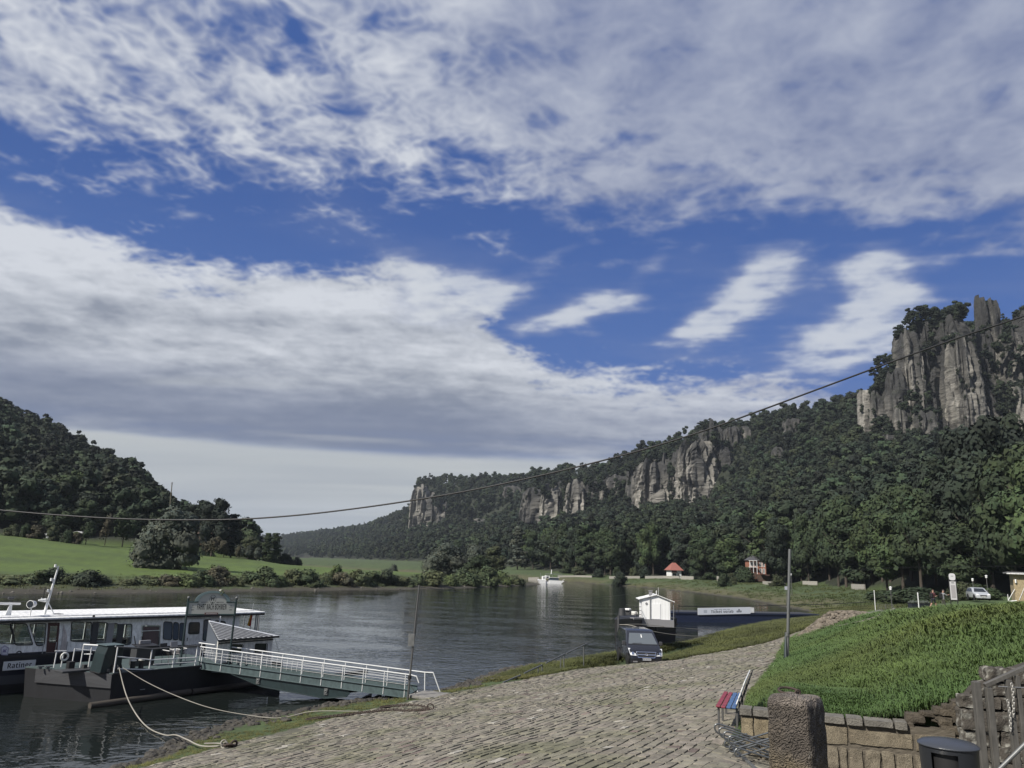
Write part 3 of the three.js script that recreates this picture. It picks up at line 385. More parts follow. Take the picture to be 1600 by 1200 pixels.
// --- forests on the slopes: past counting
{
  const far = [
    [crownGeo(201, { lobes: 15, y0: 4, y1: 14.5, radius: 5, profile: round, cards: 760, size: 0.66, shag: 0.45 }), [0.017, 0.027, 0.013]], [crownGeo(202, { lobes: 15, y0: 4, y1: 15, radius: 4.4, profile: round, cards: 760, size: 0.66, shag: 0.45 }), [0.022, 0.034, 0.015]],
    [crownGeo(203, { lobes: 13, y0: 6, y1: 15.5, radius: 4, profile: round, cards: 620, size: 0.62, flat: 0.55, shag: 0.55, core: 0.66 }), [0.013, 0.022, 0.013]], [crownGeo(204, { lobes: 16, y0: 1.5, y1: 17.5, radius: 3.2, profile: cone, cards: 700, size: 0.55, flat: 0.45, lobe: 0.5, shag: 0.5 }), [0.011, 0.019, 0.012]], [crownGeo(205, { lobes: 13, y0: 2, y1: 9, radius: 3.6, profile: round, cards: 600, size: 0.5, shag: 0.5 }), [0.021, 0.029, 0.015]],
  ];
  const scatter = (name, label, list) => {
    const o = new THREE.Group(); o.name = name; scene.add(o); tag(o, label, null, null, 'stuff');
    far.forEach(([g, c], k) => { const mine = list.filter((q) => q.k === k); if (!mine.length) return; const im = new THREE.InstancedMesh(g, leafMat(c), mine.length), m = new THREE.Matrix4(), Q = new THREE.Quaternion(), kc = new THREE.Color(); mine.forEach((q, i) => { Q.setFromAxisAngle(UPV, q.a); m.compose(V(q.x, q.y, -q.D), Q, V(q.s * q.w, q.s, q.s * q.w)); im.setMatrixAt(i, m); im.setColorAt(i, kc.setRGB(q.c[0], q.c[1], q.c[2])); }); im.name = 'foliage'; im.castShadow = im.receiveShadow = true; o.add(im); });
  };
  const r = rng(31);
  const grow = (hillOf, b0, b1, dMin, dMax, keep) => {
    const list = [];
    for (let D = dMin; D < dMax;) {
      const sp = clamp(3.6 + D * 0.0062, 5.2, 13); 
      for (let x = b0 * D; x < b1 * D; x += sp) {
        const gy = ground(x, D + 2)[0] - ground(x, D - 2)[0], reps = clamp(Math.round(Math.sqrt(1 + gy * gy / 16)), 1, 4); for (let rep = 0; rep < reps; rep++) {
        const X = x + (r() - 0.5) * sp * 0.9, DD = D + (r() - 0.5) * sp * 0.9, b = X / DD, q = hillOf.at(b); if (DD < q[0][1] * 1.03 || DD > q[4][1] * 1.07) continue;
        const [y, zone] = ground(X, DD); if (zone !== 'hillside') continue;
        let small = 1, no = false; for (const c of CLIFFS) { const dx = Math.abs(X - c.x), dd = DD - c.D; if (dx < c.w * 0.52 && dd > -c.depth * 0.5 - 1.5 && dd < c.depth * (c.D > 600 ? 0.05 : 0.32)) { no = true; break; } if (dx < c.w * 0.8 && dd > -c.depth * 0.5 - 32 && dd < c.depth) small = dd < 0 ? 0.5 : 0.62; } if (no) continue;
        const f = fbm(X * 0.012, DD * 0.012, 3), pick = r(), k = keep(X, DD, f, pick), t = 0.62 + f * 0.6 + Math.pow(r(), 1.4) * 0.85, warm = (r() - 0.5) * 0.26; let s = (0.58 + Math.pow(r(), 1.3) * 0.72) * small; if (hillOf === HILL_L && b > -0.5) s *= lerp(1, 0.7, ss(-0.5, -0.4, b)); if (reps > 1) s *= 0.8;
        list.push({ k, x: X, y: y - 0.6, D: DD, s, w: 0.85 + r() * 0.35, a: r() * 6.28, c: [t * (1 + warm), t, t * (1 - warm * 0.4)] }); }
      }
      D += sp;
    }
    return list;
  };
  const kindOf = (X, D, f, p) => (p < 0.34 + f * 0.3 ? 0 : p < 0.62 ? 1 : p < 0.8 ? 2 : p < 0.9 - f * 0.1 ? 3 : 4);
  scatter('forest', 'dark forest covering the slopes beyond the cliffs and river bend', grow(HILL_R, -0.46, 0.86, 150, 2600, kindOf));
  scatter('woods', 'dark woods on the hill across the river', grow(HILL_L, -0.92, -0.27, 230, 600, kindOf));
  const tops = []; const rt = rng(9);
  for (const c of CLIFFS) { const n = Math.round(c.w * (c.D < 560 ? 0.9 : 0.8)) ; for (let i = 0; i < n; i++) { const x = c.x + (rt() - 0.5) * c.w * 0.72, t = 0.75 + rt() * 0.4; if (c.wpx < 22) continue; tops.push({ k: [2, 4, 4, 0][Math.floor(rt() * 4)], x, y: c.top - 2.6 - Math.abs(x - c.x) / c.w * 7, D: c.D + (rt() - 0.3) * c.depth * 0.4, s: (c.D > 600 ? 0.42 : 0.36) + rt() * 0.34, w: 1 + rt() * 0.4, a: rt() * 6.28, c: [t, t, t] }); }
    const m = Math.round(c.w * 0.8); for (let i = 0; i < m; i++) { const t = 0.8 + rt() * 0.4, f = rt(); tops.push({ k: 4, x: c.x + (rt() - 0.5) * c.w * 1.05, y: lerp(c.base, c.top, f * 0.8) - 1.5, D: c.D - c.depth * (0.42 - 0.05 * f), s: 0.18 + rt() * 0.22, w: 1.1, a: rt() * 6.28, c: [t, t, t] }); } }
  const clump = (px0, px1, py0, py1, D, n, s0, s1) => { for (let i = 0; i < n; i++) { const p = at(lerp(px0, px1, rt()), lerp(py0, py1, rt()), D + rt() * 8), t = 0.7 + rt() * 0.45; tops.push({ k: [0, 2, 4, 1, 4][Math.floor(rt() * 5)], x: p.x, y: p.y - 3, D: -p.z, s: lerp(s0, s1, rt()), w: 1 + rt() * 0.35, a: rt() * 6.28, c: [t, t, t] }); } };
  for (const q of [[1362, 1392, 588, 608, 492, 16, 0.4, 0.65], [1372, 1412, 560, 582, 490, 14, 0.4, 0.6], [1416, 1470, 490, 512, 482, 30, 0.42, 0.75], [1440, 1468, 520, 560, 474, 10, 0.3, 0.5], [1474, 1512, 484, 500, 484, 18, 0.4, 0.7], [1534, 1562, 505, 600, 474, 24, 0.3, 0.55], [1560, 1640, 530, 600, 470, 28, 0.35, 0.6], [1572, 1640, 485, 505, 488, 14, 0.4, 0.7], [1410, 1470, 620, 690, 464, 26, 0.35, 0.6], [1360, 1400, 660, 710, 470, 22, 0.45, 0.7], [1550, 1640, 610, 700, 458, 50, 0.4, 0.75], [1400, 1500, 684, 712, 452, 34, 0.5, 0.8], [1545, 1640, 680, 712, 450, 34, 0.5, 0.8], [1044, 1058, 730, 812, 668, 16, 0.45, 0.75], [1118, 1150, 720, 800, 650, 18, 0.4, 0.65], [1000, 1052, 708, 724, 692, 14, 0.4, 0.6], [1070, 1130, 676, 692, 655, 12, 0.4, 0.65], [915, 985, 755, 800, 728, 50, 0.5, 0.85], [874, 884, 750, 815, 735, 16, 0.4, 0.7], [836, 860, 745, 780, 735, 16, 0.4, 0.7], [975, 1000, 725, 790, 700, 26, 0.5, 0.8], [700, 800, 765, 812, 1010, 70, 0.6, 1], [676, 730, 770, 800, 1090, 46, 0.5, 0.85], [700, 800, 775, 800, 960, 40, 0.5, 0.85]]) clump(...q);
  scatter('cliff_vegetation', 'pines and bushes clinging to the cliff ledges', tops);
}
// --- single trees across the river
{
  const P = (kind, look, px, D, wpx, hpx, label, cat = 'tree', group, name, variant, sink = 0) => { const p = standing(px, D); p.y -= 0.25 + sink; return plant(kind, look, name ?? (cat === 'shrub' ? 'riverside_shrub' : 'broadleaf_tree'), p, hpx * mpp(D), wpx * mpp(D), label, cat, group, variant); };
  P('willow', 'grey', 262, 160, 124, 98, 'broad silver-grey willow standing alone in the meadow', 'tree', null, 'willow_tree', 0);
  P('willow', 'grey', 235, 166, 74, 74, 'lower silver willow leaning from the big willow on its meadow side', 'tree', null, 'willow_tree', 1);
  P('oak', 'dark', 326, 236, 58, 92, 'black-green tall tree beside the brown-roofed barn', 'tree', null, 'broadleaf_tree', 0); P('spruce', 'dark', 357, 240, 40, 76, 'dark pointed tree right behind the barn roof end', 'tree', null, 'conifer_tree', 1);
  P('oak', 'pine', 300, 262, 60, 66, 'dark tree between the willow and the barn', 'tree'); P('oak', 'olive', 385, 262, 40, 40, 'dull green tree at the foot of the left hill', 'tree'); P('oak', 'pine', 402, 268, 36, 34, 'dark low tree at the end of the left hill', 'tree');
  P('spruce', 'oak', 413, 262, 26, 52, 'narrow upright tree over the striped field', 'tree', null, 'conifer_tree', 0); P('spruce', 'oak', 426, 266, 30, 54, 'pair-topped upright tree by the striped field end', 'tree', null, 'conifer_tree', 1); P('bush', 'dark', 445, 268, 34, 24, 'dark hedge clump at the right end of the striped field', 'shrub'); P('bush', 'dark', 462, 272, 22, 17, 'low dark bush last in the hedge over the meadow', 'shrub');
  [[370, 20, 24], [384, 18, 24], [399, 20, 22]].forEach(([x, w, h]) => P('orchard', 'grey', x, 236, w, h, 'small round pale tree in the row before the barn', 'tree', 'round pale trees by the barn', 'orchard_tree'));
  [[346, 26, 28], [330, 28, 32], [318, 22, 24], [368, 12, 22]].forEach(([x, w, h]) => P('orchard', 'brown', x, 222, w, h, 'small brownish fruit tree before the barn', 'tree', 'brown fruit trees before the barn', 'orchard_tree'));
  P('orchard', 'brown', 156, 212, 26, 50, 'reddish fruit tree on the lawn by the camp site', 'tree', null, 'orchard_tree'); P('orchard', 'oak', 184, 216, 42, 56, 'dark fruit tree on the lawn by the camp site', 'tree', null, 'orchard_tree'); P('orchard', 'oak', 126, 206, 30, 38, 'leafy tree beside the white awning', 'tree', null, 'orchard_tree');
  P('oak', 'lime', 92, 262, 66, 86, 'tall light green tree above the camp site', 'tree'); P('oak', 'olive', 62, 256, 50, 66, 'olive tree left of the tall light green one', 'tree'); P('oak', 'oak', 35, 262, 60, 74, 'dark green tree above the camp site edge', 'tree'); P('oak', 'oak', 5, 262, 54, 66, 'dark tree at the far edge of the camp site', 'tree'); P('oak', 'oak', 118, 246, 46, 58, 'dense tree below the tall light green one', 'tree');
  P('tall', 'lime', 152, 268, 34, 66, 'slim light tree before the dark slope', 'tree'); P('oak', 'olive', 180, 268, 34, 56, 'rounded olive tree at the slope foot', 'tree'); P('oak', 'oak', 206, 262, 44, 52, 'dark rounded tree behind the fruit trees', 'tree'); P('oak', 'olive', 140, 250, 36, 40, 'low olive tree behind the fruit trees', 'tree'); P('oak', 'oak', 232, 258, 40, 42, 'dark tree over the silver willow', 'tree');
  P('oak', 'oak', 78, 240, 50, 44, 'low dark tree over the caravans', 'tree');
  [[8, 34, 22], [30, 24, 26], [45, 42, 24], [72, 30, 26], [95, 34, 24], [110, 24, 20]].forEach(([x, w, h], i) => P('bush', ['olive', 'oak', 'brown'][i % 3], x, 204, w, h, 'garden bush along the camp site hedge', 'shrub', 'bushes of the camp site hedge', 'garden_shrub'));
  // bushes along the far waterline
  const row = [[10, 8, 60, 26, 'olive'], [40, 9, 50, 30, 'olive'], [62, 8, 46, 40, 'oak'], [88, 9, 44, 44, 'dark'], [112, 8, 40, 34, 'oak'], [140, 7, 56, 44, 'dark'], [160, 8, 34, 30, 'dark'], [205, 9, 50, 22, 'olive'], [232, 10, 50, 26, 'olive'], [262, 9, 46, 30, 'brown'], [290, 9, 56, 36, 'lime'], [316, 8, 40, 42, 'oak'], [338, 10, 50, 48, 'brown'], [362, 8, 36, 34, 'olive'], [388, 12, 44, 34, 'oak'], [412, 9, 50, 48, 'oak'], [436, 8, 36, 32, 'lime'], [455, 10, 40, 42, 'olive'], [480, 8, 48, 44, 'oak'], [508, 11, 30, 34, 'olive'], [524, 14, 24, 48, 'lime'], [535, 8, 40, 36, 'brown'], [556, 9, 42, 44, 'olive'], [582, 9, 44, 38, 'oak'], [606, 9, 36, 42, 'dark'], [632, 8, 40, 26, 'olive'], [655, 10, 30, 30, 'oak'], [676, 9, 50, 40, 'olive'], [706, 8, 36, 30, 'lime'], [730, 9, 46, 44, 'oak'], [760, 8, 44, 48, 'oak'], [785, 9, 34, 38, 'lime'], [806, 7, 30, 26, 'olive']];
  for (const [px, off, w, h, look] of row) { let D = 90; const r = ray(px, 915); while (within(RIVER, r[0] / r[2] * D, D)) D += 0.5; D += off * 0.85; const names = { olive: 'olive green riverside bush over the far gravel shore', oak: 'deep green riverside bush over the far gravel shore', dark: 'blackish riverside bush over the far gravel shore', brown: 'brown-tinged riverside bush over the far gravel shore', lime: 'light green riverside bush over the far gravel shore' }; P('bush', 's' + look[0].toUpperCase() + look.slice(1), px, D, w * 1.3, h * 0.7, names[look], 'shrub', look + ' bushes along the far waterline', 'riverside_shrub', undefined, 0.3); }
  P('willow', 'grey', 696, 224, 84, 52, 'wide silver tree where the far bank turns', 'tree', null, 'willow_tree', 0); P('willow', 'grey', 740, 236, 56, 52, 'silver treetop behind the wide tree at the river turn', 'tree', null, 'willow_tree', 1); P('oak', 'olive', 772, 250, 48, 48, 'rounded tree past the silver treetop at the river turn', 'tree'); P('oak', 'oak', 748, 214, 46, 40, 'dark bushy tree under the silver treetop', 'tree');
  P('bush', 'grey', 614, 300, 22, 20, 'small grey-green tree at the meadow edge', 'tree', null, 'meadow_tree'); P('bush', 'grey', 596, 330, 14, 9, 'tiny pale bush on the meadow edge', 'shrub');
}
// --- the row of trees at the foot of the right-hand slope
{
  const r = rng(52), g1 = 'trees along the road on the far bank', g2 = 'trees under the slope beyond the landing meadow', g3 = 'big trees beyond the lawn';
  const put = (px, D, h, w, look, kind, label, group) => { const p = standing(px, D); p.y -= 0.3; plant(kind, look, kind === 'spruce' ? 'conifer_tree' : 'broadleaf_tree', p, h, w, label, 'tree', group); };
  for (let i = 0; i < 30; i++) { const px = 822 + i * 13.5 + (r() - 0.5) * 8; if (px > 1036 && px < 1066) continue; if (px > 1150 && px < 1198) continue; const q = HILL_R.at((px - 800) / 1234), D = q[0][1] * (0.99 + r() * 0.06), tall = r() < 0.5; put(px, D, 15 + r() * 7, tall ? 7 + r() * 3 : 9 + r() * 4, ['oak', 'pine', 'lime', 'oak', 'oak'][Math.floor(r() * 5)], tall ? 'tall' : 'oak', 'broadleaf tree in the row along the far bank road', g1); }
  put(692 + 20, 560, 17, 12, 'oak', 'oak', 'tree at the wood edge beyond the meadow tip', null);
  put(808, 380, 22, 11, 'grey', 'spruce', 'pale pointed spruce at the start of the far bank row', null); put(1072, 290, 17, 10, 'dark', 'tall', 'dark tree hiding one side of the white house', null); put(1088, 288, 12, 6, 'oak', 'orchard', 'loose small tree by the white house wall', null);
  for (let i = 0; i < 17; i++) { const px = 1196 + i * 14 + (r() - 0.5) * 7, q = HILL_R.at((px - 800) / 1234), D = q[0][1] * (0.97 + r() * 0.07); put(px, D, 17 + r() * 7, 10 + r() * 4, ['oak', 'oak', 'lime', 'pine'][Math.floor(r() * 4)], r() < 0.3 ? 'tall' : 'oak', 'leafy tree under the slope beyond the landing meadow', g2); }
  for (const [px, D, h, w, look] of [[1410, 168, 19, 13, 'lime'], [1385, 172, 14, 10, 'lime'], [1438, 160, 20, 12, 'oak'], [1462, 168, 23, 13, 'oak'], [1492, 160, 24, 13, 'dark'], [1520, 158, 27, 16, 'pine'], [1550, 150, 28, 17, 'pine'], [1585, 142, 25, 16, 'oak'], [1470, 182, 25, 14, 'pine'], [1530, 176, 32, 18, 'dark'], [1570, 168, 33, 18, 'dark'], [1615, 140, 27, 17, 'oak'], [1650, 132, 24, 15, 'lime'], [1600, 175, 33, 18, 'pine'], [1510, 150, 14, 11, 'oak'], [1425, 178, 22, 14, 'oak']]) put(px, D, h, w, look, 'oak', { lime: 'light green big tree beyond the lawn', oak: 'mid green big tree beyond the lawn', dark: 'blackish green big tree beyond the lawn', pine: 'deep green big tree beyond the lawn' }[look], look + ' ' + g3);
  for (let i = 0; i < 12; i++) { const px = 880 + i * 26 + (r() - 0.5) * 14, q = HILL_R.at((px - 800) / 1234), D = q[0][1] * 0.965; if (px > 1030 && px < 1080) continue; const p = standing(px, D); plant('bush', ['oak', 'olive', 'pine'][i % 3], 'roadside_shrub', p, 2.5 + r() * 2.5, 4 + r() * 4, 'rounded shrub below the far bank road', 'shrub', 'shrubs below the far bank road'); }
  for (const [px, D, h, w, look, label] of [[970, 262, 4.6, 6.4, 'pine', 'large rounded bush on the far bank slope'], [1132, 224, 4.2, 6, 'oak', 'solitary bush on the far bank meadow'], [1165, 245, 5.4, 8.5, 'oak', 'bush before the red house'], [1145, 232, 2.4, 4.2, 'olive', 'low bush beside the solitary bush'], [1508, 118, 3.1, 6.4, 'olive', 'clipped yellowish hedge behind the information board'], [1530, 125, 2.6, 8, 'lime', 'low hedge behind the silver car'], [1430, 130, 2.4, 12, 'oak', 'long green hedge behind the two people'], [1392, 138, 2, 10, 'oak', 'low green hedge behind the mesh fence'], [1215, 215, 3.4, 6, 'olive', 'bush by the pale garden wall']]) { const p = standing(px, D, 925); plant('bush', look, px > 1380 && px < 1560 ? 'hedge_shrub' : 'meadow_shrub', p, h, w, label, 'shrub'); }
}
// --- grass, weeds, shore stones: past counting
{
  const r = rng(90);
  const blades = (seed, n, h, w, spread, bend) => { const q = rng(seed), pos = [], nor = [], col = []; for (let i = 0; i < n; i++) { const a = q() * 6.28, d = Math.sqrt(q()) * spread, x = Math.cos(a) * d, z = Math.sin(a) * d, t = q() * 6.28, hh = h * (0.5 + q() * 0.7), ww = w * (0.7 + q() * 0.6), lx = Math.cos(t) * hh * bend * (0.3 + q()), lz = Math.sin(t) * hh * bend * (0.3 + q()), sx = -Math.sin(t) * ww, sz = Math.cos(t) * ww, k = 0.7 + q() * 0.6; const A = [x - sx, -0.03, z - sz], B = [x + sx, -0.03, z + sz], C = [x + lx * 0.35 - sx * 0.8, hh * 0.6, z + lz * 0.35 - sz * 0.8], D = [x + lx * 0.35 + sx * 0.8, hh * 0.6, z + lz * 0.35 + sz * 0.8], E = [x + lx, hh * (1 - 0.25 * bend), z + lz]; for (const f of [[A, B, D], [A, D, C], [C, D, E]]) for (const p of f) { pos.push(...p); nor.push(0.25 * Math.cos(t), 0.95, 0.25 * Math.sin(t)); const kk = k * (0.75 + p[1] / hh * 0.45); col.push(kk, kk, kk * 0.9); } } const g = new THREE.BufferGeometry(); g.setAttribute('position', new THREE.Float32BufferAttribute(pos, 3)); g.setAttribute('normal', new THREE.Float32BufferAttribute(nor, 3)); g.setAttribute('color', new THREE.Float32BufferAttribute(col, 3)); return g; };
  const field = (name, label, geo, mat, spots, parent) => { const im = new THREE.InstancedMesh(geo, mat, spots.length), m = new THREE.Matrix4(), q = new THREE.Quaternion(), c = new THREE.Color(); spots.forEach((s, i) => { q.setFromAxisAngle(UPV, s[4]); m.compose(V(s[0], s[1], -s[2]), q, V(s[3], s[3] * (s[6] ?? 1), s[3])); im.setMatrixAt(i, m); im.setColorAt(i, c.setRGB(...s[5])); }); im.name = numbered(name); im.castShadow = im.receiveShadow = true; (parent ?? scene).add(im); if (!parent) tag(im, label, null, null, 'stuff'); return im; };
  const gm = std([0.098, 0.158, 0.042], 0.8, { vertexColors: true });
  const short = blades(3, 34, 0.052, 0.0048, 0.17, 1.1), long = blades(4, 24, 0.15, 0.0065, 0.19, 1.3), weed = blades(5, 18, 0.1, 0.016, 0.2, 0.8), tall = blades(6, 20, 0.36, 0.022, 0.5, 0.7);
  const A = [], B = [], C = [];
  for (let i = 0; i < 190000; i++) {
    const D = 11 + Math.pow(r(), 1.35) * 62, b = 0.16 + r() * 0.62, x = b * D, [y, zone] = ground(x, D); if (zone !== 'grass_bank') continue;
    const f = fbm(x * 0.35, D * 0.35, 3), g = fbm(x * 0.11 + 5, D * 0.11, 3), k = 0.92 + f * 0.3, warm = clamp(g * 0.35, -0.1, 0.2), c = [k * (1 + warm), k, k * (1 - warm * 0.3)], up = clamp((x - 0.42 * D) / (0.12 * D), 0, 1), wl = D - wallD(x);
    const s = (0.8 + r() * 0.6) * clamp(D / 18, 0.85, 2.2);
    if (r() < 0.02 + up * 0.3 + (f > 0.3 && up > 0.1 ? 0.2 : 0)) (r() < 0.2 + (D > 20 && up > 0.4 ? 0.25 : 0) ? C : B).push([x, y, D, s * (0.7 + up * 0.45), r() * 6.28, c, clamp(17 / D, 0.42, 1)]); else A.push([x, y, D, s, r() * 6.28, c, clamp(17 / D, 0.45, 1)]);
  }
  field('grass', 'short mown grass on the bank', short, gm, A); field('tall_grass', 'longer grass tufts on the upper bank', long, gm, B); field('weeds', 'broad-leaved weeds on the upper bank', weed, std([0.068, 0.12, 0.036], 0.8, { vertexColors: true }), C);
  // fringe between cobbles and water, the spit, the far banks
  const F = [], S = [], Fr = [];
  for (let i = 0; i < 60000; i++) {
    const t = 10 + Math.pow(r(), 1.2) * 130, n = -24 + r() * 16, [x, D] = fromNT(n, t), [y, zone, d] = ground(x, D); if (zone !== 'grass' || y < 0.12) continue;
    const g = fbm(x * 0.3, D * 0.3, 3); if (t < 34 && (g < -0.15 || r() < 0.3)) continue; const k = 0.85 + g * 0.6, warm = t < 36 ? 0.35 : 0.2; F.push([x, y, D, (0.55 + r() * 0.6) * clamp(D / 34, 0.8, 2.6) * (t < 34 ? 0.8 : 1), r() * 6.28, [k * (1 + warm), k, k * 0.8], t < 34 ? 0.6 : 0.9]);
  }
  field('fringe_grass', 'weedy grass between the cobbles and the water', long, std([0.085, 0.115, 0.04], 0.85, { vertexColors: true }), F);
  const far = [];
  for (let i = 0; i < 26000; i++) { const D = 95 + Math.pow(r(), 1.3) * 190, b = 0.02 + r() * 0.6, x = b * D, [y, zone, d] = ground(x, D); if (zone !== 'grass' || d < 2) continue; const g = fbm(x * 0.07, D * 0.07, 3); if (r() > 0.35 + g) continue; const dry = ss(0.1, 0.4, fbm(x * 0.05 + 9, D * 0.05, 3)), k = 0.8 + r() * 0.4; far.push([x, y, D, 0.6 + r() * 0.7, r() * 6.28, [k * (1.0 + dry * 0.4), k * (1 + dry * 0.1), k * 0.9]]); }
  field('bank_grass', 'rough tall grass on the far right bank', tall, std([0.085, 0.115, 0.04], 0.85, { vertexColors: true }), far);
  const lf = []; for (let i = 0; i < 16000; i++) { const D = 98 + r() * 160, b = -0.7 + r() * 0.74, x = b * D; if (!within(LEFT, x, D)) continue; const [y, zone, d] = ground(x, D); if (d < 2.5 || d > 20) continue; const k = 0.7 + r() * 0.5; if (r() < 0.5) lf.push([x, y, D, 0.4 + r() * 0.6, r() * 6.28, [k * 0.9, k * 0.62, k * 0.7]]); }
  field('reed_grass', 'rough grass over the far gravel shore', tall, gm, lf);
  // stones
  const stone = (seed) => { const g = new THREE.IcosahedronGeometry(1, 1), p = g.attributes.position; for (let i = 0; i < p.count; i++) { const X = p.getX(i), Y = p.getY(i), Z = p.getZ(i), k = 1 + 0.35 * n3(X * 1.4 + seed, Y * 1.4, Z * 1.4); p.setXYZ(i, X * k, Y * k * 0.62, Z * k); } g.computeVertexNormals(); g.setAttribute('color', new THREE.Float32BufferAttribute(new Float32Array(p.count * 3).fill(1), 3)); return g; };
  const near = [], farS = [], rub = [];
  for (let i = 0; i < 9000; i++) { const t = 9 + r() * 66, n = -25 + r() * 6, [x, D] = fromNT(n, t), [y, zone, d] = ground(x, D); const cl = fbm(x * 0.35 + 3, D * 0.35, 3); if (Math.abs(d) > 1.5 + cl * 2 || zone === 'cobbles') continue; if (cl < -0.1 && r() < 0.6) continue; const k = 0.5 + r() * 0.7; near.push([x, y, D, 0.035 + Math.pow(r(), 2.6) * 0.15, r() * 6.28, [k, k * 0.97, k * 0.9]]); }
  field('shore_rubble', 'dark wet stones along the near waterline', stone(1), std([0.05, 0.047, 0.042], 0.8, { vertexColors: true }), near);
  for (let i = 0; i < 5000; i++) { const D = 98 + r() * 150, b = -0.72 + r() * 0.78, x = b * D; if (!within(LEFT, x, D)) continue; const d = away(SHORE_L, x, D); if (d > 2.6) continue; const k = 0.6 + r() * 1.3; farS.push([x, H(x, D), D, 0.08 + Math.pow(r(), 4) * 0.2, r() * 6.28, [k, k, k]]); }
  field('shore_gravel', 'pale stones along the far waterline', stone(2), std([0.085, 0.08, 0.07], 0.9, { vertexColors: true }), farS);
  const c0 = onGround(1310, 975); for (let i = 0; i < 1500; i++) { const a = r() * 6.28, d = Math.sqrt(r()), x = c0.x + Math.cos(a) * d * 1.9, D = -c0.z + 1 + Math.sin(a) * d * 3.4, k = 0.45 + r() * 0.8; rub.push([x, H(x, D) + (1 - d) * 0.7, D, 0.05 + r() * 0.09, r() * 6.28, [k, k * 0.95, k * 0.88]]); }
  field('rubble', 'heap of broken paving stones beside the path', stone(3), std([0.15, 0.135, 0.115], 0.9, { vertexColors: true }), rub);
}

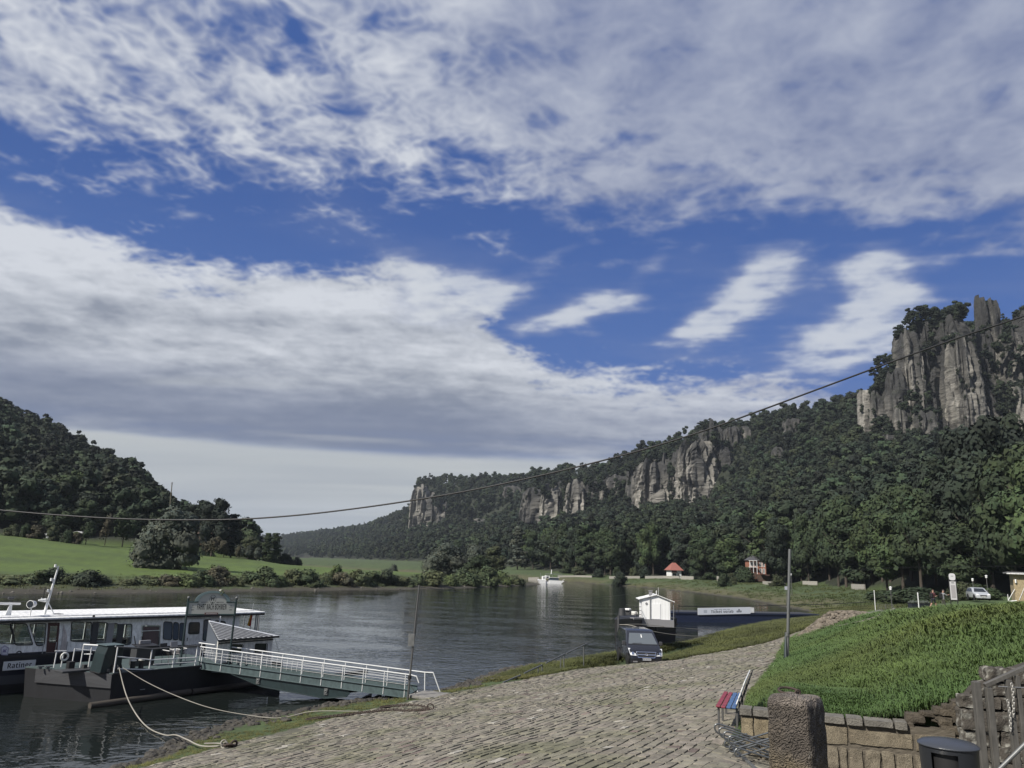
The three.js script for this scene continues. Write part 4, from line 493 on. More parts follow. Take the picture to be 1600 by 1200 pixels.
// ------------------------------------------------------------------ the cobbled ramp, stone by stone
const onY = (px, py, y) => { const r = ray(px, py), k = (y - EYE) / r[1]; return V(r[0] * k, y, -r[2] * k); };
function pixel(x, y, D) { y -= EYE; const yc = y * CP - D * SP, zc = D * CP + y * SP, a = x / zc, b = yc / zc; return [800 + 1202 * (CR * a + SR * b), 600 - 1202 * (-SR * a + CR * b), zc]; }
{
  const r = rng(404), stones = [];
  let n = -20.6; const J = (i, j, k) => (hash3(i, j, k)) ;
  for (let row = 0; n < -2.6; row++) {
    const dn = 0.17 + r() * 0.075; let t = 9 + r() * 0.4; const wave0 = row * 0.7;
    while (t < 66) {
      const dt = 0.2 + Math.pow(r(), 1.3) * 0.26, wob = (q) => fbm(q * 0.12, row * 0.035, 2) * 0.5 + Math.sin(q * 0.05) * 0.35, gap = 0.001 + r() * 0.005, jn = (r() - 0.5) * 0.035;
      const c = [[n + wob(t), t + gap], [n + dn - gap * 1.4 + wob(t), t + gap], [n + dn - gap * 1.4 + wob(t + dt), t + dt - gap], [n + wob(t + dt), t + dt - gap]].map(([a, b]) => { const q = fromNT(a + jn + (r() - 0.5) * 0.035, b + (r() - 0.5) * 0.05); return q; });
      const cx = (c[0][0] + c[2][0]) / 2, cd = (c[0][1] + c[2][1]) / 2; t += dt;
      const [y, zone] = ground(cx, cd); if (zone !== 'cobbles') continue; const p = pixel(cx, y, cd); if (p[0] < -60 || p[0] > 1300 || p[1] > 1290) continue;
      const lost = fbm(cx * 0.4 + 3, cd * 0.4, 3), edge = nOf(cx, cd) - interp(N_LEFT, tOf(cx, cd)); if (edge < 1.4 && lost + r() * 0.5 > 0.15 + edge * 0.5) continue;
      stones.push({ c, y, d: cd, p, tilt: [(r() - 0.5) * 0.022, (r() - 0.5) * 0.022, (r() - 0.5) * 0.022, (r() - 0.5) * 0.022], lift: (r() - 0.5) * 0.02, tone: r(), hue: r(), moss: lost });
    }
    n += dn;
  }
  const build = (s, pos, nor, col, uv) => {
    const ys = s.c.map(([x, d], i) => H(x, d) + 0.02 + s.lift * 0.8 + s.tilt[i] * 0.8), cx = s.c.reduce((a, q) => a + q[0], 0) / 4, cd = s.c.reduce((a, q) => a + q[1], 0) / 4, cy = ys.reduce((a, q) => a + q, 0) / 4 + 0.006;
    const k = 0.76 + s.tone * 0.46; let c = lerp3([0.285, 0.268, 0.210], [0.285, 0.252, 0.212], s.hue); c = lerp3(c, [0.19, 0.19, 0.115], ss(-0.15, 0.4, s.moss) * 0.8); if (s.tone > 0.992) c = [0.42, 0.40, 0.35]; if (s.hue > 0.975) c = [0.23, 0.18, 0.155]; c = c.map((q) => q * k);
    const top = s.c.map(([x, d], i) => V(lerp(x, cx, 0.08), ys[i], -lerp(d, cd, 0.08))), low = s.c.map(([x, d], i) => V(x, ys[i] - 0.034, -d)), m = V(cx, cy, -cd), N = V(0, 0, 0), e = V(0, 0, 0);
    const tri = (a, b, q, kk = 1) => { N.copy(b).sub(a).cross(e.copy(q).sub(a)).normalize(); if (N.y < 0) { [b, q] = [q, b]; N.negate(); } for (const v of [a, b, q]) { pos.push(v.x, v.y, v.z); nor.push(N.x, N.y, N.z); col.push(c[0] * kk, c[1] * kk, c[2] * kk); uv.push(v.x * 0.7 + s.hue * 7, v.z * 0.7); } };
    for (let i = 0; i < 4; i++) { const j = (i + 1) % 4; tri(m, top[i], top[j]); tri(top[i], low[i], low[j]); tri(top[i], low[j], top[j]); }
  };
  const geo = (list) => { const pos = [], nor = [], col = [], uv = []; for (const s of list) build(s, pos, nor, col, uv); const g = new THREE.BufferGeometry(); for (const [k, a, m] of [['position', pos, 3], ['normal', nor, 3], ['color', col, 3], ['uv', uv, 2]]) g.setAttribute(k, new THREE.Float32BufferAttribute(a, m)); return g; };
  const mat = std([1, 1, 1], 0.82, { vertexColors: true, map: T_grain, bumpMap: T_rough, bumpScale: 0.012 });
  stones.sort((a, b) => a.d - b.d); const near = stones.filter((s) => s.p[1] < 1206 && s.p[0] > 0).slice(0, 300), set = new Set(near), rest = stones.filter((s) => !set.has(s));
  near.forEach((s, i) => mesh(i ? 'cobblestone_' + String(i).padStart(3, '0') : 'cobblestone', geo([s]), mat, M.rampRoot));
  tag(mesh('cobblestone_field', geo(rest), mat, M.rampRoot), null, null, null, 'stuff');
  console.log('stones', stones.length);
}
// a hewn block: a subdivided box whose faces are uneven
function hewn(w, h, d, seed, amp = 0.02, seg = 0.06, round = 0.03) {
  const g = new THREE.BoxGeometry(w, h, d, clamp(Math.round(w / seg), 2, 26), clamp(Math.round(h / seg), 2, 34), clamp(Math.round(d / seg), 2, 12)), p = g.attributes.position, uv = g.attributes.uv, v = V(0, 0, 0), q = V(0, 0, 0);
  for (let i = 0; i < p.count; i++) {
    v.fromBufferAttribute(p, i); const nx = g.attributes.normal.getX(i), ny = g.attributes.normal.getY(i), nz = g.attributes.normal.getZ(i); uv.setXY(i, (Math.abs(nx) > 0.5 ? v.z : v.x) * 1.1 + seed, (Math.abs(ny) > 0.5 ? v.z : v.y) * 1.1);
    q.set(clamp(v.x, -w / 2 + round, w / 2 - round), clamp(v.y, -h / 2 + round, h / 2 - round), clamp(v.z, -d / 2 + round, d / 2 - round)); const o = v.clone().sub(q), L = o.length(); if (L > 0) v.copy(q).addScaledVector(o, round / L);
    const k = amp * (n3(v.x * 7 + seed, v.y * 7, v.z * 7) * 0.6 + n3(v.x * 17 + seed, v.y * 17, v.z * 17) * 0.4); v.addScaledVector(q.copy(o).normalize(), k); p.setXYZ(i, v.x, v.y, v.z);
  }
  g.deleteAttribute('normal'); const uvs = g.attributes.uv.clone(); g.computeVertexNormals(); return g;
}
function tinted(g, f) { const p = g.attributes.position, c = new Float32Array(p.count * 3); for (let i = 0; i < p.count; i++) { const k = f(p.getX(i), p.getY(i), p.getZ(i)); c.set(k, i * 3); } g.setAttribute('color', new THREE.BufferAttribute(c, 3)); return g; }
M.stone = std([1, 1, 1], 0.9, { vertexColors: true, map: T_grain, bumpMap: T_chisel, bumpScale: 0.02 });
M.stonePlain = std([1, 1, 1], 0.9, { vertexColors: true, map: T_grain, bumpMap: T_rough, bumpScale: 0.02 });
const sandy = (seed, a = [0.2, 0.165, 0.115], b = [0.10, 0.085, 0.062]) => (x, y, z) => { const n = n3(x * 3 + seed, y * 0.8, z * 3) * 0.5 + n3(x * 11 + seed, y * 2.4, z * 11) * 0.35; return lerp3(a, b, clamp(0.45 + n * 0.8, 0, 1)); };
// --- retaining wall
{
  const F = frame(4.53, 15.5, 110.3), wall = thing('retaining_wall', 'low sandstone block wall holding up the grass bank', 'wall', F.pos, F.turn); let s = 1;
  const blk = (name, x0, y0, x1, y1, d, z, amp, col) => { const [a, b] = F.hit(x0, y0), [c, e] = F.hit(x1, y1), w = c - a, h = b - e, g = hewn(w - 0.004, h - 0.004, d, s * 3.7, amp, 0.05, 0.012); tinted(g, sandy(s++ * 5.1, ...col)); const m = mesh(name, g, name === 'coping_stone' ? M.stonePlain : M.stone, wall); m.position.set((a + c) / 2, (b + e) / 2, z - d / 2); };
  const cop = [[0.27, 0.255, 0.22], [0.15, 0.14, 0.125]], up = [[0.33, 0.285, 0.205], [0.16, 0.13, 0.09]], lo = [[0.32, 0.28, 0.21], [0.2, 0.17, 0.125]], pale = [[0.38, 0.32, 0.21], [0.2, 0.16, 0.1]];
  for (const [a, b] of [[1155, 1175], [1176, 1206], [1207, 1246], [1247, 1285], [1286, 1320], [1322, 1348], [1350, 1396], [1397, 1418]]) blk('coping_stone', a, 1104 + ((a + b) / 2 - 1155) * 0.088, b, 1117.5 + ((a + b) / 2 - 1155) * 0.094, 0.4, 0.06, 0.012, cop);
  for (const [a, b] of [[1158, 1177], [1178, 1204], [1205, 1240], [1241, 1283], [1284, 1325], [1326, 1427], [1429, 1492]]) blk('block', a, 1118 + ((a + b) / 2 - 1155) * 0.094, b, 1150 + ((a + b) / 2 - 1155) * 0.1, 0.36, 0, 0.02, a < 1200 ? pale : up);
  for (const [a, b] of [[1160, 1188], [1189, 1216], [1217, 1252], [1253, 1288], [1290, 1311], [1312, 1325], [1326, 1350], [1351, 1377], [1378, 1399], [1400, 1428], [1430, 1460], [1461, 1492]]) blk('block', a, 1151 + ((a + b) / 2 - 1155) * 0.1, b, 1186 + ((a + b) / 2 - 1155) * 0.1, 0.36, 0.012, 0.028, lo);
  for (const [a, b] of [[1160, 1200], [1201, 1262], [1263, 1330], [1331, 1392], [1393, 1440], [1441, 1492]]) blk('block', a, 1187 + ((a + b) / 2 - 1155) * 0.1, b, 1226 + ((a + b) / 2 - 1155) * 0.1, 0.36, 0.006, 0.025, lo);
  const [x0] = F.hit(1157, 1140), [x1, y1] = F.hit(1494, 1150); part('mortar_core', tinted(new THREE.BoxGeometry(x1 - x0 - 0.02, 1.3, 0.26).translate((x0 + x1) / 2, 2.78, -0.16), () => [0.15, 0.13, 0.1]), M.stonePlain, wall);
  // eroded end of the wall
  const r = rng(15); for (let i = 0; i < 11; i++) { const px = 1420 + r() * 76, py = 1124 + r() * 18 - (px - 1420) * 0.28, [a, b] = F.hit(px, py), w = 0.12 + r() * 0.2, h = 0.09 + r() * 0.07, g = hewn(w, h, 0.25, i * 2.3, 0.03, 0.05, 0.04); tinted(g, sandy(i * 3, [0.12, 0.10, 0.075], [0.06, 0.05, 0.036])); const m = mesh('eroded_stone', g, M.stonePlain, wall); m.position.set(a, b, -0.16 - r() * 0.12); m.rotation.z = (r() - 0.5) * 0.3; }
  for (const [x0, x1, y0, y1] of [[1470, 1494, 1108, 1121], [1489, 1512, 1096, 1113], [1466, 1490, 1122, 1138], [1488, 1513, 1114, 1133], [1470, 1513, 1134, 1152], [1492, 1513, 1153, 1176], [1492, 1513, 1177, 1206]]) { const [a, b] = F.hit(x0, y0), [c, e] = F.hit(x1, y1), g = hewn(c - a, b - e, 0.5, x0 * 0.7 + y0, 0.04, 0.05, 0.03); tinted(g, sandy(x0, [0.15, 0.125, 0.09], [0.07, 0.058, 0.042])); const m = mesh('eroded_stone', g, M.stonePlain, wall); m.position.set((a + c) / 2, (b + e) / 2, -0.3); }
}
// --- rubble wall with lichen behind the railing
{
  const F = frame(7.6, 13.1, 100), wall = thing('rubble_wall', 'rough lichen-spotted stone wall behind the grey railing', 'wall', F.pos, F.turn), r = rng(66); const [xa] = F.hit(1503, 1150), [xb] = F.hit(1680, 1150);
  const lich = (seed) => (x, y, z) => { const a = ss(0.3, 0.5, n3(x * 14 + seed, y * 14, z * 14)), b = ss(0.42, 0.55, n3(x * 22 + seed, y * 22 + 4, z * 22)), base = lerp3([0.13, 0.115, 0.095], [0.065, 0.057, 0.047], 0.5 + 0.5 * n3(x * 5 + seed, y * 5, z * 5)); return lerp3(lerp3(base, [0.3, 0.295, 0.26], a * 0.75), [0.5, 0.49, 0.43], b * 0.75); };
  let y = 2.75, i = 0; const topAt = (x) => { const px = lerp(1503, 1680, (x - xa) / (xb - xa)); return F.hit(px, interp([[1500, 1095], [1515, 1072], [1535, 1062], [1600, 1036], [1680, 1010]], px))[1]; };
  while (y < 6) { const h = 0.2 + r() * 0.12; let x = xa + r() * 0.05; while (x < xb) { const w = 0.26 + r() * 0.34; i++; if (y + h < topAt(x + w / 2) + 0.03) { const g = hewn(w - 0.012, h - 0.012, 0.3, i * 1.9, 0.05, 0.035, 0.02); tinted(g, lich(i * 2.7)); const m = mesh('rubble_stone', g, M.stonePlain, wall); m.position.set(x + w / 2, y + h / 2, -0.12 + (r() - 0.5) * 0.08); m.rotation.z = (r() - 0.5) * 0.1; } x += w; } y += h; }
  part('mortar_core', tinted(flat([[xa + 0.08, 2.6], [xb, 2.6], [xb, topAt(xb) - 0.12], [(xa + xb) / 2, topAt((xa + xb) / 2) - 0.12], [xa + 0.3, topAt(xa + 0.3) - 0.15], [xa + 0.08, topAt(xa) - 0.12]], 0.2).translate(0, 0, -0.36), () => [0.07, 0.062, 0.05]), M.stonePlain, wall);
}
// --- the mooring stone
{
  const p = at(1243, 1090, 9.5), top = 4.62, base = H(p.x, 9.5) - 0.2, h = top - base, o = thing('mooring_stone', 'thick weathered sandstone post with an iron ring on top', 'stone post', V(p.x, base, p.z), THREE.MathUtils.degToRad(-44));
  const g = hewn(0.5, h, 0.5, 12, 0.035, 0.03, 0.07), P = g.attributes.position; for (let i = 0; i < P.count; i++) { const y = P.getY(i) / h + 0.5, k = 1 + (1 - y) * 0.05 - ss(0.9, 1, y) * 0.05; P.setX(i, P.getX(i) * k); P.setZ(i, P.getZ(i) * k); if (y > 0.97) P.setY(i, P.getY(i) + 0.02 * (1 - Math.hypot(P.getX(i), P.getZ(i)) * 3)); } g.computeVertexNormals();
  tinted(g, (x, y, z) => { const v = y / h + 0.5, n = n3(x * 5 + 2, y * 5, z * 5) * 0.5 + n3(x * 13, y * 13 + 7, z * 13) * 0.4, sp = ss(0.62, 0.72, n3(x * 34, y * 34, z * 34 + 9)); let c = lerp3([0.36, 0.29, 0.175], [0.15, 0.128, 0.108], clamp(ss(0.42, 0.8, v) + n * 0.45, 0, 1)); if (v > 0.955) c = lerp3([0.38, 0.33, 0.285], [0.22, 0.19, 0.17], 0.5 + n); return lerp3(c, [0.5, 0.47, 0.42], sp * 0.7); });
  mesh('post', g, std([1, 1, 1], 0.92, { vertexColors: true, map: T_grain, bumpMap: again(T_chisel, 0.8), bumpScale: 0.12 }), o).position.y = h / 2;
  const ring = mesh('iron_ring', new THREE.TorusGeometry(0.11, 0.014, 8, 28), M.rust, o); ring.position.set(-0.09, h + 0.035, -0.02); ring.rotation.set(-1.42, 0.12, 0.3);
  const eye = mesh('ring_eye', new THREE.TorusGeometry(0.03, 0.012, 8, 16), M.rust, o); eye.position.set(0.03, h + 0.03, 0.0); eye.rotation.y = 0.9;
}
// --- bench
{
  const sy = 3.24, a = onY(1118, 1102, sy), b = onY(1131, 1080, sy), c = onY(1151, 1108, sy), L = a.distanceTo(b), W = 0.42, dir = b.clone().sub(a).normalize(), turn = Math.atan2(-dir.z, dir.x);
  const o = thing('bench', 'park bench with two red and two blue seat slats and a white back', 'bench', V(a.x, 0, a.z), turn), gy = H(a.x, -a.z), col = [[0.23, 0.035, 0.055], [0.24, 0.04, 0.06], [0.06, 0.125, 0.27], [0.065, 0.13, 0.28]];
  const zs = 1;                                                        // seat depth runs along local +z (away from the river)
  for (let i = 0; i < 4; i++) { const m = mesh('seat_slat', box(L, 0.035, 0.088, L / 2, sy - 0.018 - (i === 1 || i === 2 ? 0.008 : 0), 0.05 + i * 0.106, 0.008), std(col[i], 0.55, { map: T_dirt }), o); tag(m, i < 2 ? 'red seat slat' : 'blue seat slat'); }
  for (let i = 0; i < 4; i++) { const m = mesh('back_slat', box(L, 0.1, 0.026, 0, 0, 0, 0.008), M.white, o); m.position.set(L / 2, sy + 0.1 + i * 0.125, 0.44 + i * 0.05); m.rotation.x = 0.4; tag(m, 'white back slat'); }
  for (const x of [0.12, L * 0.5, L - 0.12]) { part('support', [beam(V(x, sy - 0.05, 0.02), V(x, sy - 0.05, 0.45), 0.04, 0.03), beam(V(x, sy - 0.05, 0.455), V(x, sy + 0.54, 0.675), 0.045, 0.03)], M.dark, o); for (const z of [0.05, 0.42]) part('leg', beam(V(x, gy - 0.06, z), V(x, sy - 0.06, z), 0.045, 0.045), M.darkSteel, o); }
}
// --- bicycle stand
{
  const a = onGround(1140, 1172), b = onGround(1172, 1202), dir = b.clone().sub(a).setY(0).normalize(), o = thing('bicycle_stand', 'low grey steel bicycle stand of crossed hoops behind the stone post', 'bicycle stand', V(a.x, a.y, a.z), Math.atan2(-dir.z, dir.x));
  const drop = (b.y - a.y) / a.distanceTo(b), gm = std([0.16, 0.17, 0.175], 0.35, { metalness: 0.7 });
  for (const z of [-0.06, -0.62]) part('base_rail', beam(V(-0.12, 0.03, z), V(1.9, 0.03 + drop * 1.9, z), 0.06, 0.04), M.galva, o);
  const hair = (x, p, q, w) => { const e = V(0, w, 0), d = q.clone().sub(p), pts = []; for (let i = 0; i <= 8; i++) pts.push(q.clone().lerp(p, i / 8).add(V(0, w, 0))); for (let i = 1; i < 8; i++) { const t = i / 8 * Math.PI; pts.push(p.clone().addScaledVector(d.clone().normalize(), -Math.sin(t) * w * 1.1).add(V(0, Math.cos(t) * w, 0))); } for (let i = 0; i <= 8; i++) pts.push(p.clone().lerp(q, i / 8).add(V(0, -w, 0))); return tube(pts.map((v) => v.add(V(x, 0, 0))), 0.017, 70, 7); };
  for (let i = 0; i < 4; i++) { const x = i * 0.42, y = drop * x; part('wheel_hoop', hair(x, V(0, 0.36 + y, 0.18), V(0, 0.13 + y, -0.72), 0.085), gm, o); if (i < 3) part('wheel_hoop', hair(x + 0.21, V(0, 0.16 + y, 0.06), V(0, 0.45 + y, -0.82), 0.07), gm, o); }
}
// --- litter bin
{
  const p = at(1481, 1160, 9.5), top = 4.18, gy = H(p.x, 9.5), o = thing('litter_bin', 'round black litter bin with a domed lid before the stone wall', 'litter bin', V(p.x, gy, p.z), THREE.MathUtils.degToRad(-38)), h = top - gy, R = 0.31, bm = phys([0.018, 0.02, 0.024], 0.38, { bumpMap: T_rough, bumpScale: 0.002 });
  const lathe = (pts) => new THREE.LatheGeometry(pts.map(([x, y]) => new THREE.Vector2(x, y)), 48);
  part('body', lathe([[0.02, 0], [R * 0.86, 0], [R * 0.87, 0.03], [R * 0.95, h - 0.32], [R * 0.95, h - 0.318]]), bm, o);
  const band = new THREE.CylinderGeometry(R * 0.985, R * 0.95, 0.25, 48, 1, true, 0.46 + 0.0, Math.PI * 2 - 0.92); band.translate(0, h - 0.195, 0); part('hood', [band, new THREE.CylinderGeometry(R * 0.952, R * 0.95, 0.05, 48, 1, true).translate(0, h - 0.295, 0), new THREE.CylinderGeometry(R * 0.985, R * 0.98, 0.05, 48, 1, true).translate(0, h - 0.07, 0)], bm, o);
  part('inner_liner', new THREE.CylinderGeometry(R * 0.8, R * 0.8, h - 0.1, 32, 1, true).translate(0, h / 2, 0), M.black, o);
  part('lid', lathe([[0, h + 0.028], [R * 0.5, h + 0.02], [R * 0.9, h - 0.004], [R * 1.03, h - 0.03], [R * 1.03, h - 0.045], [R * 0.97, h - 0.05]]), phys([0.04, 0.045, 0.055], 0.32, { bumpMap: T_rough, bumpScale: 0.002 }), o);
}
// --- stair railing and its chain
{
  const F = frame(6.01, 10.3, 96), o = thing('stair_railing', 'grey square steel railing climbing the steps beside the bin', 'railing', F.pos, F.turn), gm = std([0.115, 0.11, 0.10], 0.6, { map: T_dirt, metalness: 0.2 }), yb = 2.7;
  const post = (px, py, w, z = 0) => { const [x, y] = F.hit(px, py, z); part('post', box(w, y - yb, w, x, (y + yb) / 2, z, 0.006), gm, o); return [x, y]; };
  post(1524.5, 1065, 0.085, 0); const [ax, ay] = post(1544, 1074, 0.075); post(1575, 1062, 0.07); post(1589, 1056, 0.05); post(1625, 1045, 0.07); const [cx, cy] = F.hit(1665, 1014);
  part('handrail', beam(V(ax - 0.04, ay + 0.02, 0), V(cx, cy, 0), 0.07, 0.05), gm, o); const [dx, dy] = F.hit(1558, 1072), [ex, ey] = F.hit(1640, 1076); part('tension_wire', bar(V(dx, dy, 0.03), V(ex, ey, 0.03), 0.006), M.steel, o);
  const c = thing('chain', 'pale steel chain hanging in a loop on the grey railing', 'chain', F.pos, F.turn), links = (p, q, n) => { for (let i = 0; i < n; i++) { const t = i / (n - 1), m = mesh('link', new THREE.TorusGeometry(0.016, 0.005, 6, 12), M.linkM ??= std([0.42, 0.41, 0.38], 0.4, { metalness: 0.5 }), c); m.scale.set(1, 1.5, 1); m.position.copy(p).lerp(q, t); m.position.x += Math.sin(t * Math.PI) * 0.012; m.rotation.y = i % 2 ? 1.57 : 0.3; } };
  const [p0x, p0y] = F.hit(1581, 1070, 0.06), [p1x, p1y] = F.hit(1583, 1118, 0.06), [p2x, p2y] = F.hit(1575, 1096, 0.06), [p3x, p3y] = F.hit(1579, 1140, 0.06); links(V(p0x, p0y, 0.06), V(p1x, p1y, 0.06), 12); links(V(p2x, p2y, 0.06), V(p3x, p3y, 0.06), 12);
  const G = frame(5.9, 9.1, 96), h2 = thing('lower_handrail', 'pale round handrail crossing the lower corner below the railing', 'handrail', G.pos, G.turn), [a1, b1] = G.hit(1556, 1206), [a2, b2] = G.hit(1612, 1152), [a3, b3] = G.hit(1640, 1185); part('rail', bar(V(a1 - 0.1, b1 - 0.1, 0), V(a2, b2, 0), 0.022), M.galva, h2); part('lower_rail', bar(V(a1 + 0.12, b1 - 0.14, 0), V(a3, b3, 0), 0.018), M.galva, h2); part('post', bar(V(a2 - 0.02, 2.75, 0), V(a2 - 0.02, b2, 0), 0.022), M.galva, h2);
}
// --- leaning grey pole on the grass edge with its two stays
{
  const p = onGround(1229, 1034), D = -p.z, top = at(1234, 858, D), o = thing('steel_pole', 'tall bare grey steel pole at the edge of the grass bank', 'pole', V(p.x, p.y, p.z)), t = top.clone().sub(p);
  part('mast', bar(V(0, -0.4, 0), t, 0.062, 12, 0.055), M.galva, o); const k = at(1230, 990, D).sub(p); part('collar', [bar(k.clone().add(V(0, -0.1, 0)), k.clone().add(V(0, 0.04, 0)), 0.085, 12)], M.galva, o);
  for (const [x, y, z] of [[1224, 1036, 0.2], [1226, 1037, -0.1]]) { const f = at(x, y, D).sub(p); part('stay', beam(V(f.x, f.y - 0.1, z), k.clone().add(V(-0.06, 0, 0)), 0.06, 0.03), M.girder, o); }
}
// --- stepped handrail along the waterline
{
  const r0 = onGround(790, 1067), r1 = onGround(913, 1043), o = thing('shore_handrail', 'weathered steel handrail in four stepped lengths along the waterline', 'handrail', V(0, 0, 0));
  const dOf = (px) => lerp(-r0.z, -r1.z, (px - 790) / 123), q = (px, py) => at(px, py, dOf(px));
  for (const [a, b, c, d] of [[786, 1066.5, 813, 1055], [819, 1052, 847, 1039], [853, 1036, 882, 1022], [885, 1021, 918, 1005]]) part('rail', bar(q(a, b), q(c, d), 0.036), M.galva, o);
  for (const [a, b, c] of [[807, 1057, 1066], [812, 1055, 1066], [841, 1041, 1060], [847, 1039, 1059], [876, 1025, 1054], [881, 1022, 1053], [912, 1008, 1046]]) part('post', bar(q(a, c + 3), q(a, b), 0.032), M.galva, o);
}
// --- kerbs of the path that climbs to the lawn
for (const [pts, label] of [[[[1300, 984], [1345, 975.5], [1375, 966.5], [1420, 951]], 'pale stone kerb along the lawn side of the climbing path'], [[[1345, 969], [1375, 957], [1408, 946]], 'dark-edged stone kerb along the water side of the climbing path']]) {
  const o = thing('kerb', label, 'kerb'), c = std([0.24, 0.225, 0.19], 0.9, { map: T_grain }), P = pts.map(([x, y]) => onGround(x, y + 1.5) ?? standing(x, 70)); for (let i = 1; i < P.length; i++) { const a = P[i - 1].clone(), b = P[i].clone(), n = Math.max(2, Math.round(a.distanceTo(b) / 2.2)); for (let k = 0; k < n; k++) { const p = a.clone().lerp(b, k / n), q = a.clone().lerp(b, (k + 0.97) / n); p.y = H(p.x, -p.z) + 0.06; q.y = H(q.x, -q.z) + 0.06; part('kerbstone', beam(p, q, 0.22, 0.2, 0.02), c, o); } }
}

// ------------------------------------------------------------------ the passenger boat
const quad = (F, pts, z = 0) => pts.map(([x, y]) => F.hit(x, y, z));
function window_(F, host, px, z, opt = {}) {                              // frame and pane of a window in the plane z of a thing
  let p = quad(F, px, z); if (p.reduce((a, q, i) => { const n = p[(i + 1) % p.length]; return a + q[0] * n[1] - n[0] * q[1]; }, 0) < 0) p.reverse(); const o = rounded(p, opt.r ?? 0.09), fr = mesh(opt.name ?? 'window', holed(rounded(grow(p, 0.035), (opt.r ?? 0.09) + 0.02), [o], 0.05).translate(0, 0, z - 0.025), opt.frame ?? M.black, host); mesh('pane', flat(o, 0.008).translate(0, 0, z - 0.01), opt.pane ?? M.glass, fr); return o;
}
{
  const F = frame(-20.73, 34.08, 40), o = thing('passenger_boat', 'long white river boat with dark hull and flat white roof behind the landing pontoon', 'boat', F.pos, F.turn); o.rotation.order = 'YXZ'; 
  const L0 = -7.5, L1 = 12.5, W = 4.3, hullTop = 1.52;
  // hull with a tapering bow
  const plan = (k, y) => [[L0, -W / 2], [L0 + 1.2, -W * 0.25], [L0 + 3, -0.25], [-1.6, 0], [L1 - 0.5, 0], [L1, -0.5], [L1, -W + 0.5], [L1 - 0.5, -W], [-1.6, -W], [L0 + 3, -W + 0.25], [L0 + 1.2, -W * 0.75]].map(([x, z]) => [lerp(3, x, k), -(z + W / 2) * k + W / 2]);
  const band = (y0, y1, k, name, mat) => { const s = new THREE.Shape(plan(k).map(([x, z]) => new THREE.Vector2(x, z))); const g = new THREE.ExtrudeGeometry(s, { depth: y1 - y0, bevelEnabled: false }); g.rotateX(-Math.PI / 2); g.translate(0, y0, 0); return mesh(name, g, mat, o); };
  const deep = (y0, y1, k0, k1, name, mat) => { const a = plan(k0), b = plan(k1), pos = [], idx = []; a.forEach(([x, z], i) => { pos.push(x, y0, -z, b[i][0], y1, -b[i][1]); }); for (let i = 0; i < a.length; i++) { const j = (i + 1) % a.length; idx.push(i * 2, i * 2 + 1, j * 2, j * 2, i * 2 + 1, j * 2 + 1); } const g = new THREE.BufferGeometry(); g.setAttribute('position', new THREE.Float32BufferAttribute(pos, 3)); g.setIndex(idx); const h = g.toNonIndexed(); h.computeVertexNormals(); return mesh(name, h, mat, o); };
  deep(-0.5, 0.36, 0.93, 0.97, 'underwater_hull', M.black); deep(0.36, 0.72, 0.97, 0.982, 'waterline_stripe', M.hullGrey); deep(0.72, hullTop, 0.982, 1, 'hull', M.navy); band(hullTop - 0.03, hullTop, 0.995, 'deck', M.dark);
  part('rubbing_strake', [beam(V(-1.5, hullTop - 0.06, 0.03), V(L1 - 0.6, hullTop - 0.06, 0.03), 0.06, 0.1)], M.black, o);
  // near cabin wall with its openings
  const z = -0.12, e = (x, y) => F.hit(x, y, z), roofY = 2.86;
  const wins = [[[-30, 975], [17, 976], [23, 1006], [-34, 1002]], [[15.5, 975], [41, 975.5], [51, 1007], [24, 1007]], [[46.5, 975.5], [72, 975], [69, 1007], [57, 1008]], [[112.5, 972], [143, 973], [141, 1002.5], [111, 1001]], [[152, 973], [168, 974], [166.5, 1004], [150.5, 1004]], [[175, 975], [184, 975], [183, 1006], [174, 1006]], [[190, 976], [206, 976], [204, 1006], [189, 1007]], [[222, 977], [251, 977], [249, 1011], [220, 1011]], [[256, 972], [269, 973], [268, 999], [255, 998]], [[271, 973], [279, 974], [278, 999], [270, 999]], [[281, 974], [291, 975], [290, 1000], [280, 1000]], [[319, 969], [330, 969], [333, 1000], [317, 1000]], [[336, 970], [352, 972], [352, 1000], [338, 1000]]];
  const doorP = [[75, 973], [93, 973], [88, 1026], [71, 1026]].map(([x, y]) => e(x, y)), hole = wins.map((w) => rounded(w.map(([x, y]) => e(x, y)), 0.09));
  const xa = e(-70, 990)[0], xb = e(372, 990)[0]; doorP[2][1] = doorP[3][1] = hullTop + 0.02;
  mesh('cabin_wall', holed([[xa, hullTop], [xb, hullTop], [xb, roofY], [xa, roofY]], [...hole, doorP], 0.06).translate(0, 0, z - 0.06), M.white, o);
  wins.forEach((w, i) => window_(F, o, w, z, { pane: i > 7 ? M.tinted : M.glass, frame: i === 7 ? M.cream : M.black, r: i === 7 ? 0.02 : 0.09 }));
  const curtain = quad(F, [[224, 979], [249, 979], [247, 1009], [222, 1009]], z - 0.12); tag(mesh('curtain', flat(curtain, 0.02).translate(0, 0, z - 0.14), std([0.10, 0.022, 0.025], 0.85), o), 'dark red curtain'); const [sx, sy] = e(222, 986), [tx] = e(250, 986); part('window_bar', box(tx - sx, 0.03, 0.03, (sx + tx) / 2, sy, z + 0.01), M.cream, o);
  // door
  { const d = mesh('door', holed(doorP, [rounded([[78, 978], [90, 978], [87, 1004], [76, 1004]].map(([x, y]) => e(x, y)), 0.04)], 0.05).translate(0, 0, z - 0.02), M.brown, o); mesh('pane', flat(rounded([[78, 978], [90, 978], [87, 1004], [76, 1004]].map(([x, y]) => e(x, y)), 0.04), 0.008).translate(0, 0, z), M.glass, d); mesh('handle', box(0.1, 0.02, 0.03, doorP[1][0] - 0.08, hullTop + 0.55, z + 0.05), M.steel, d); }
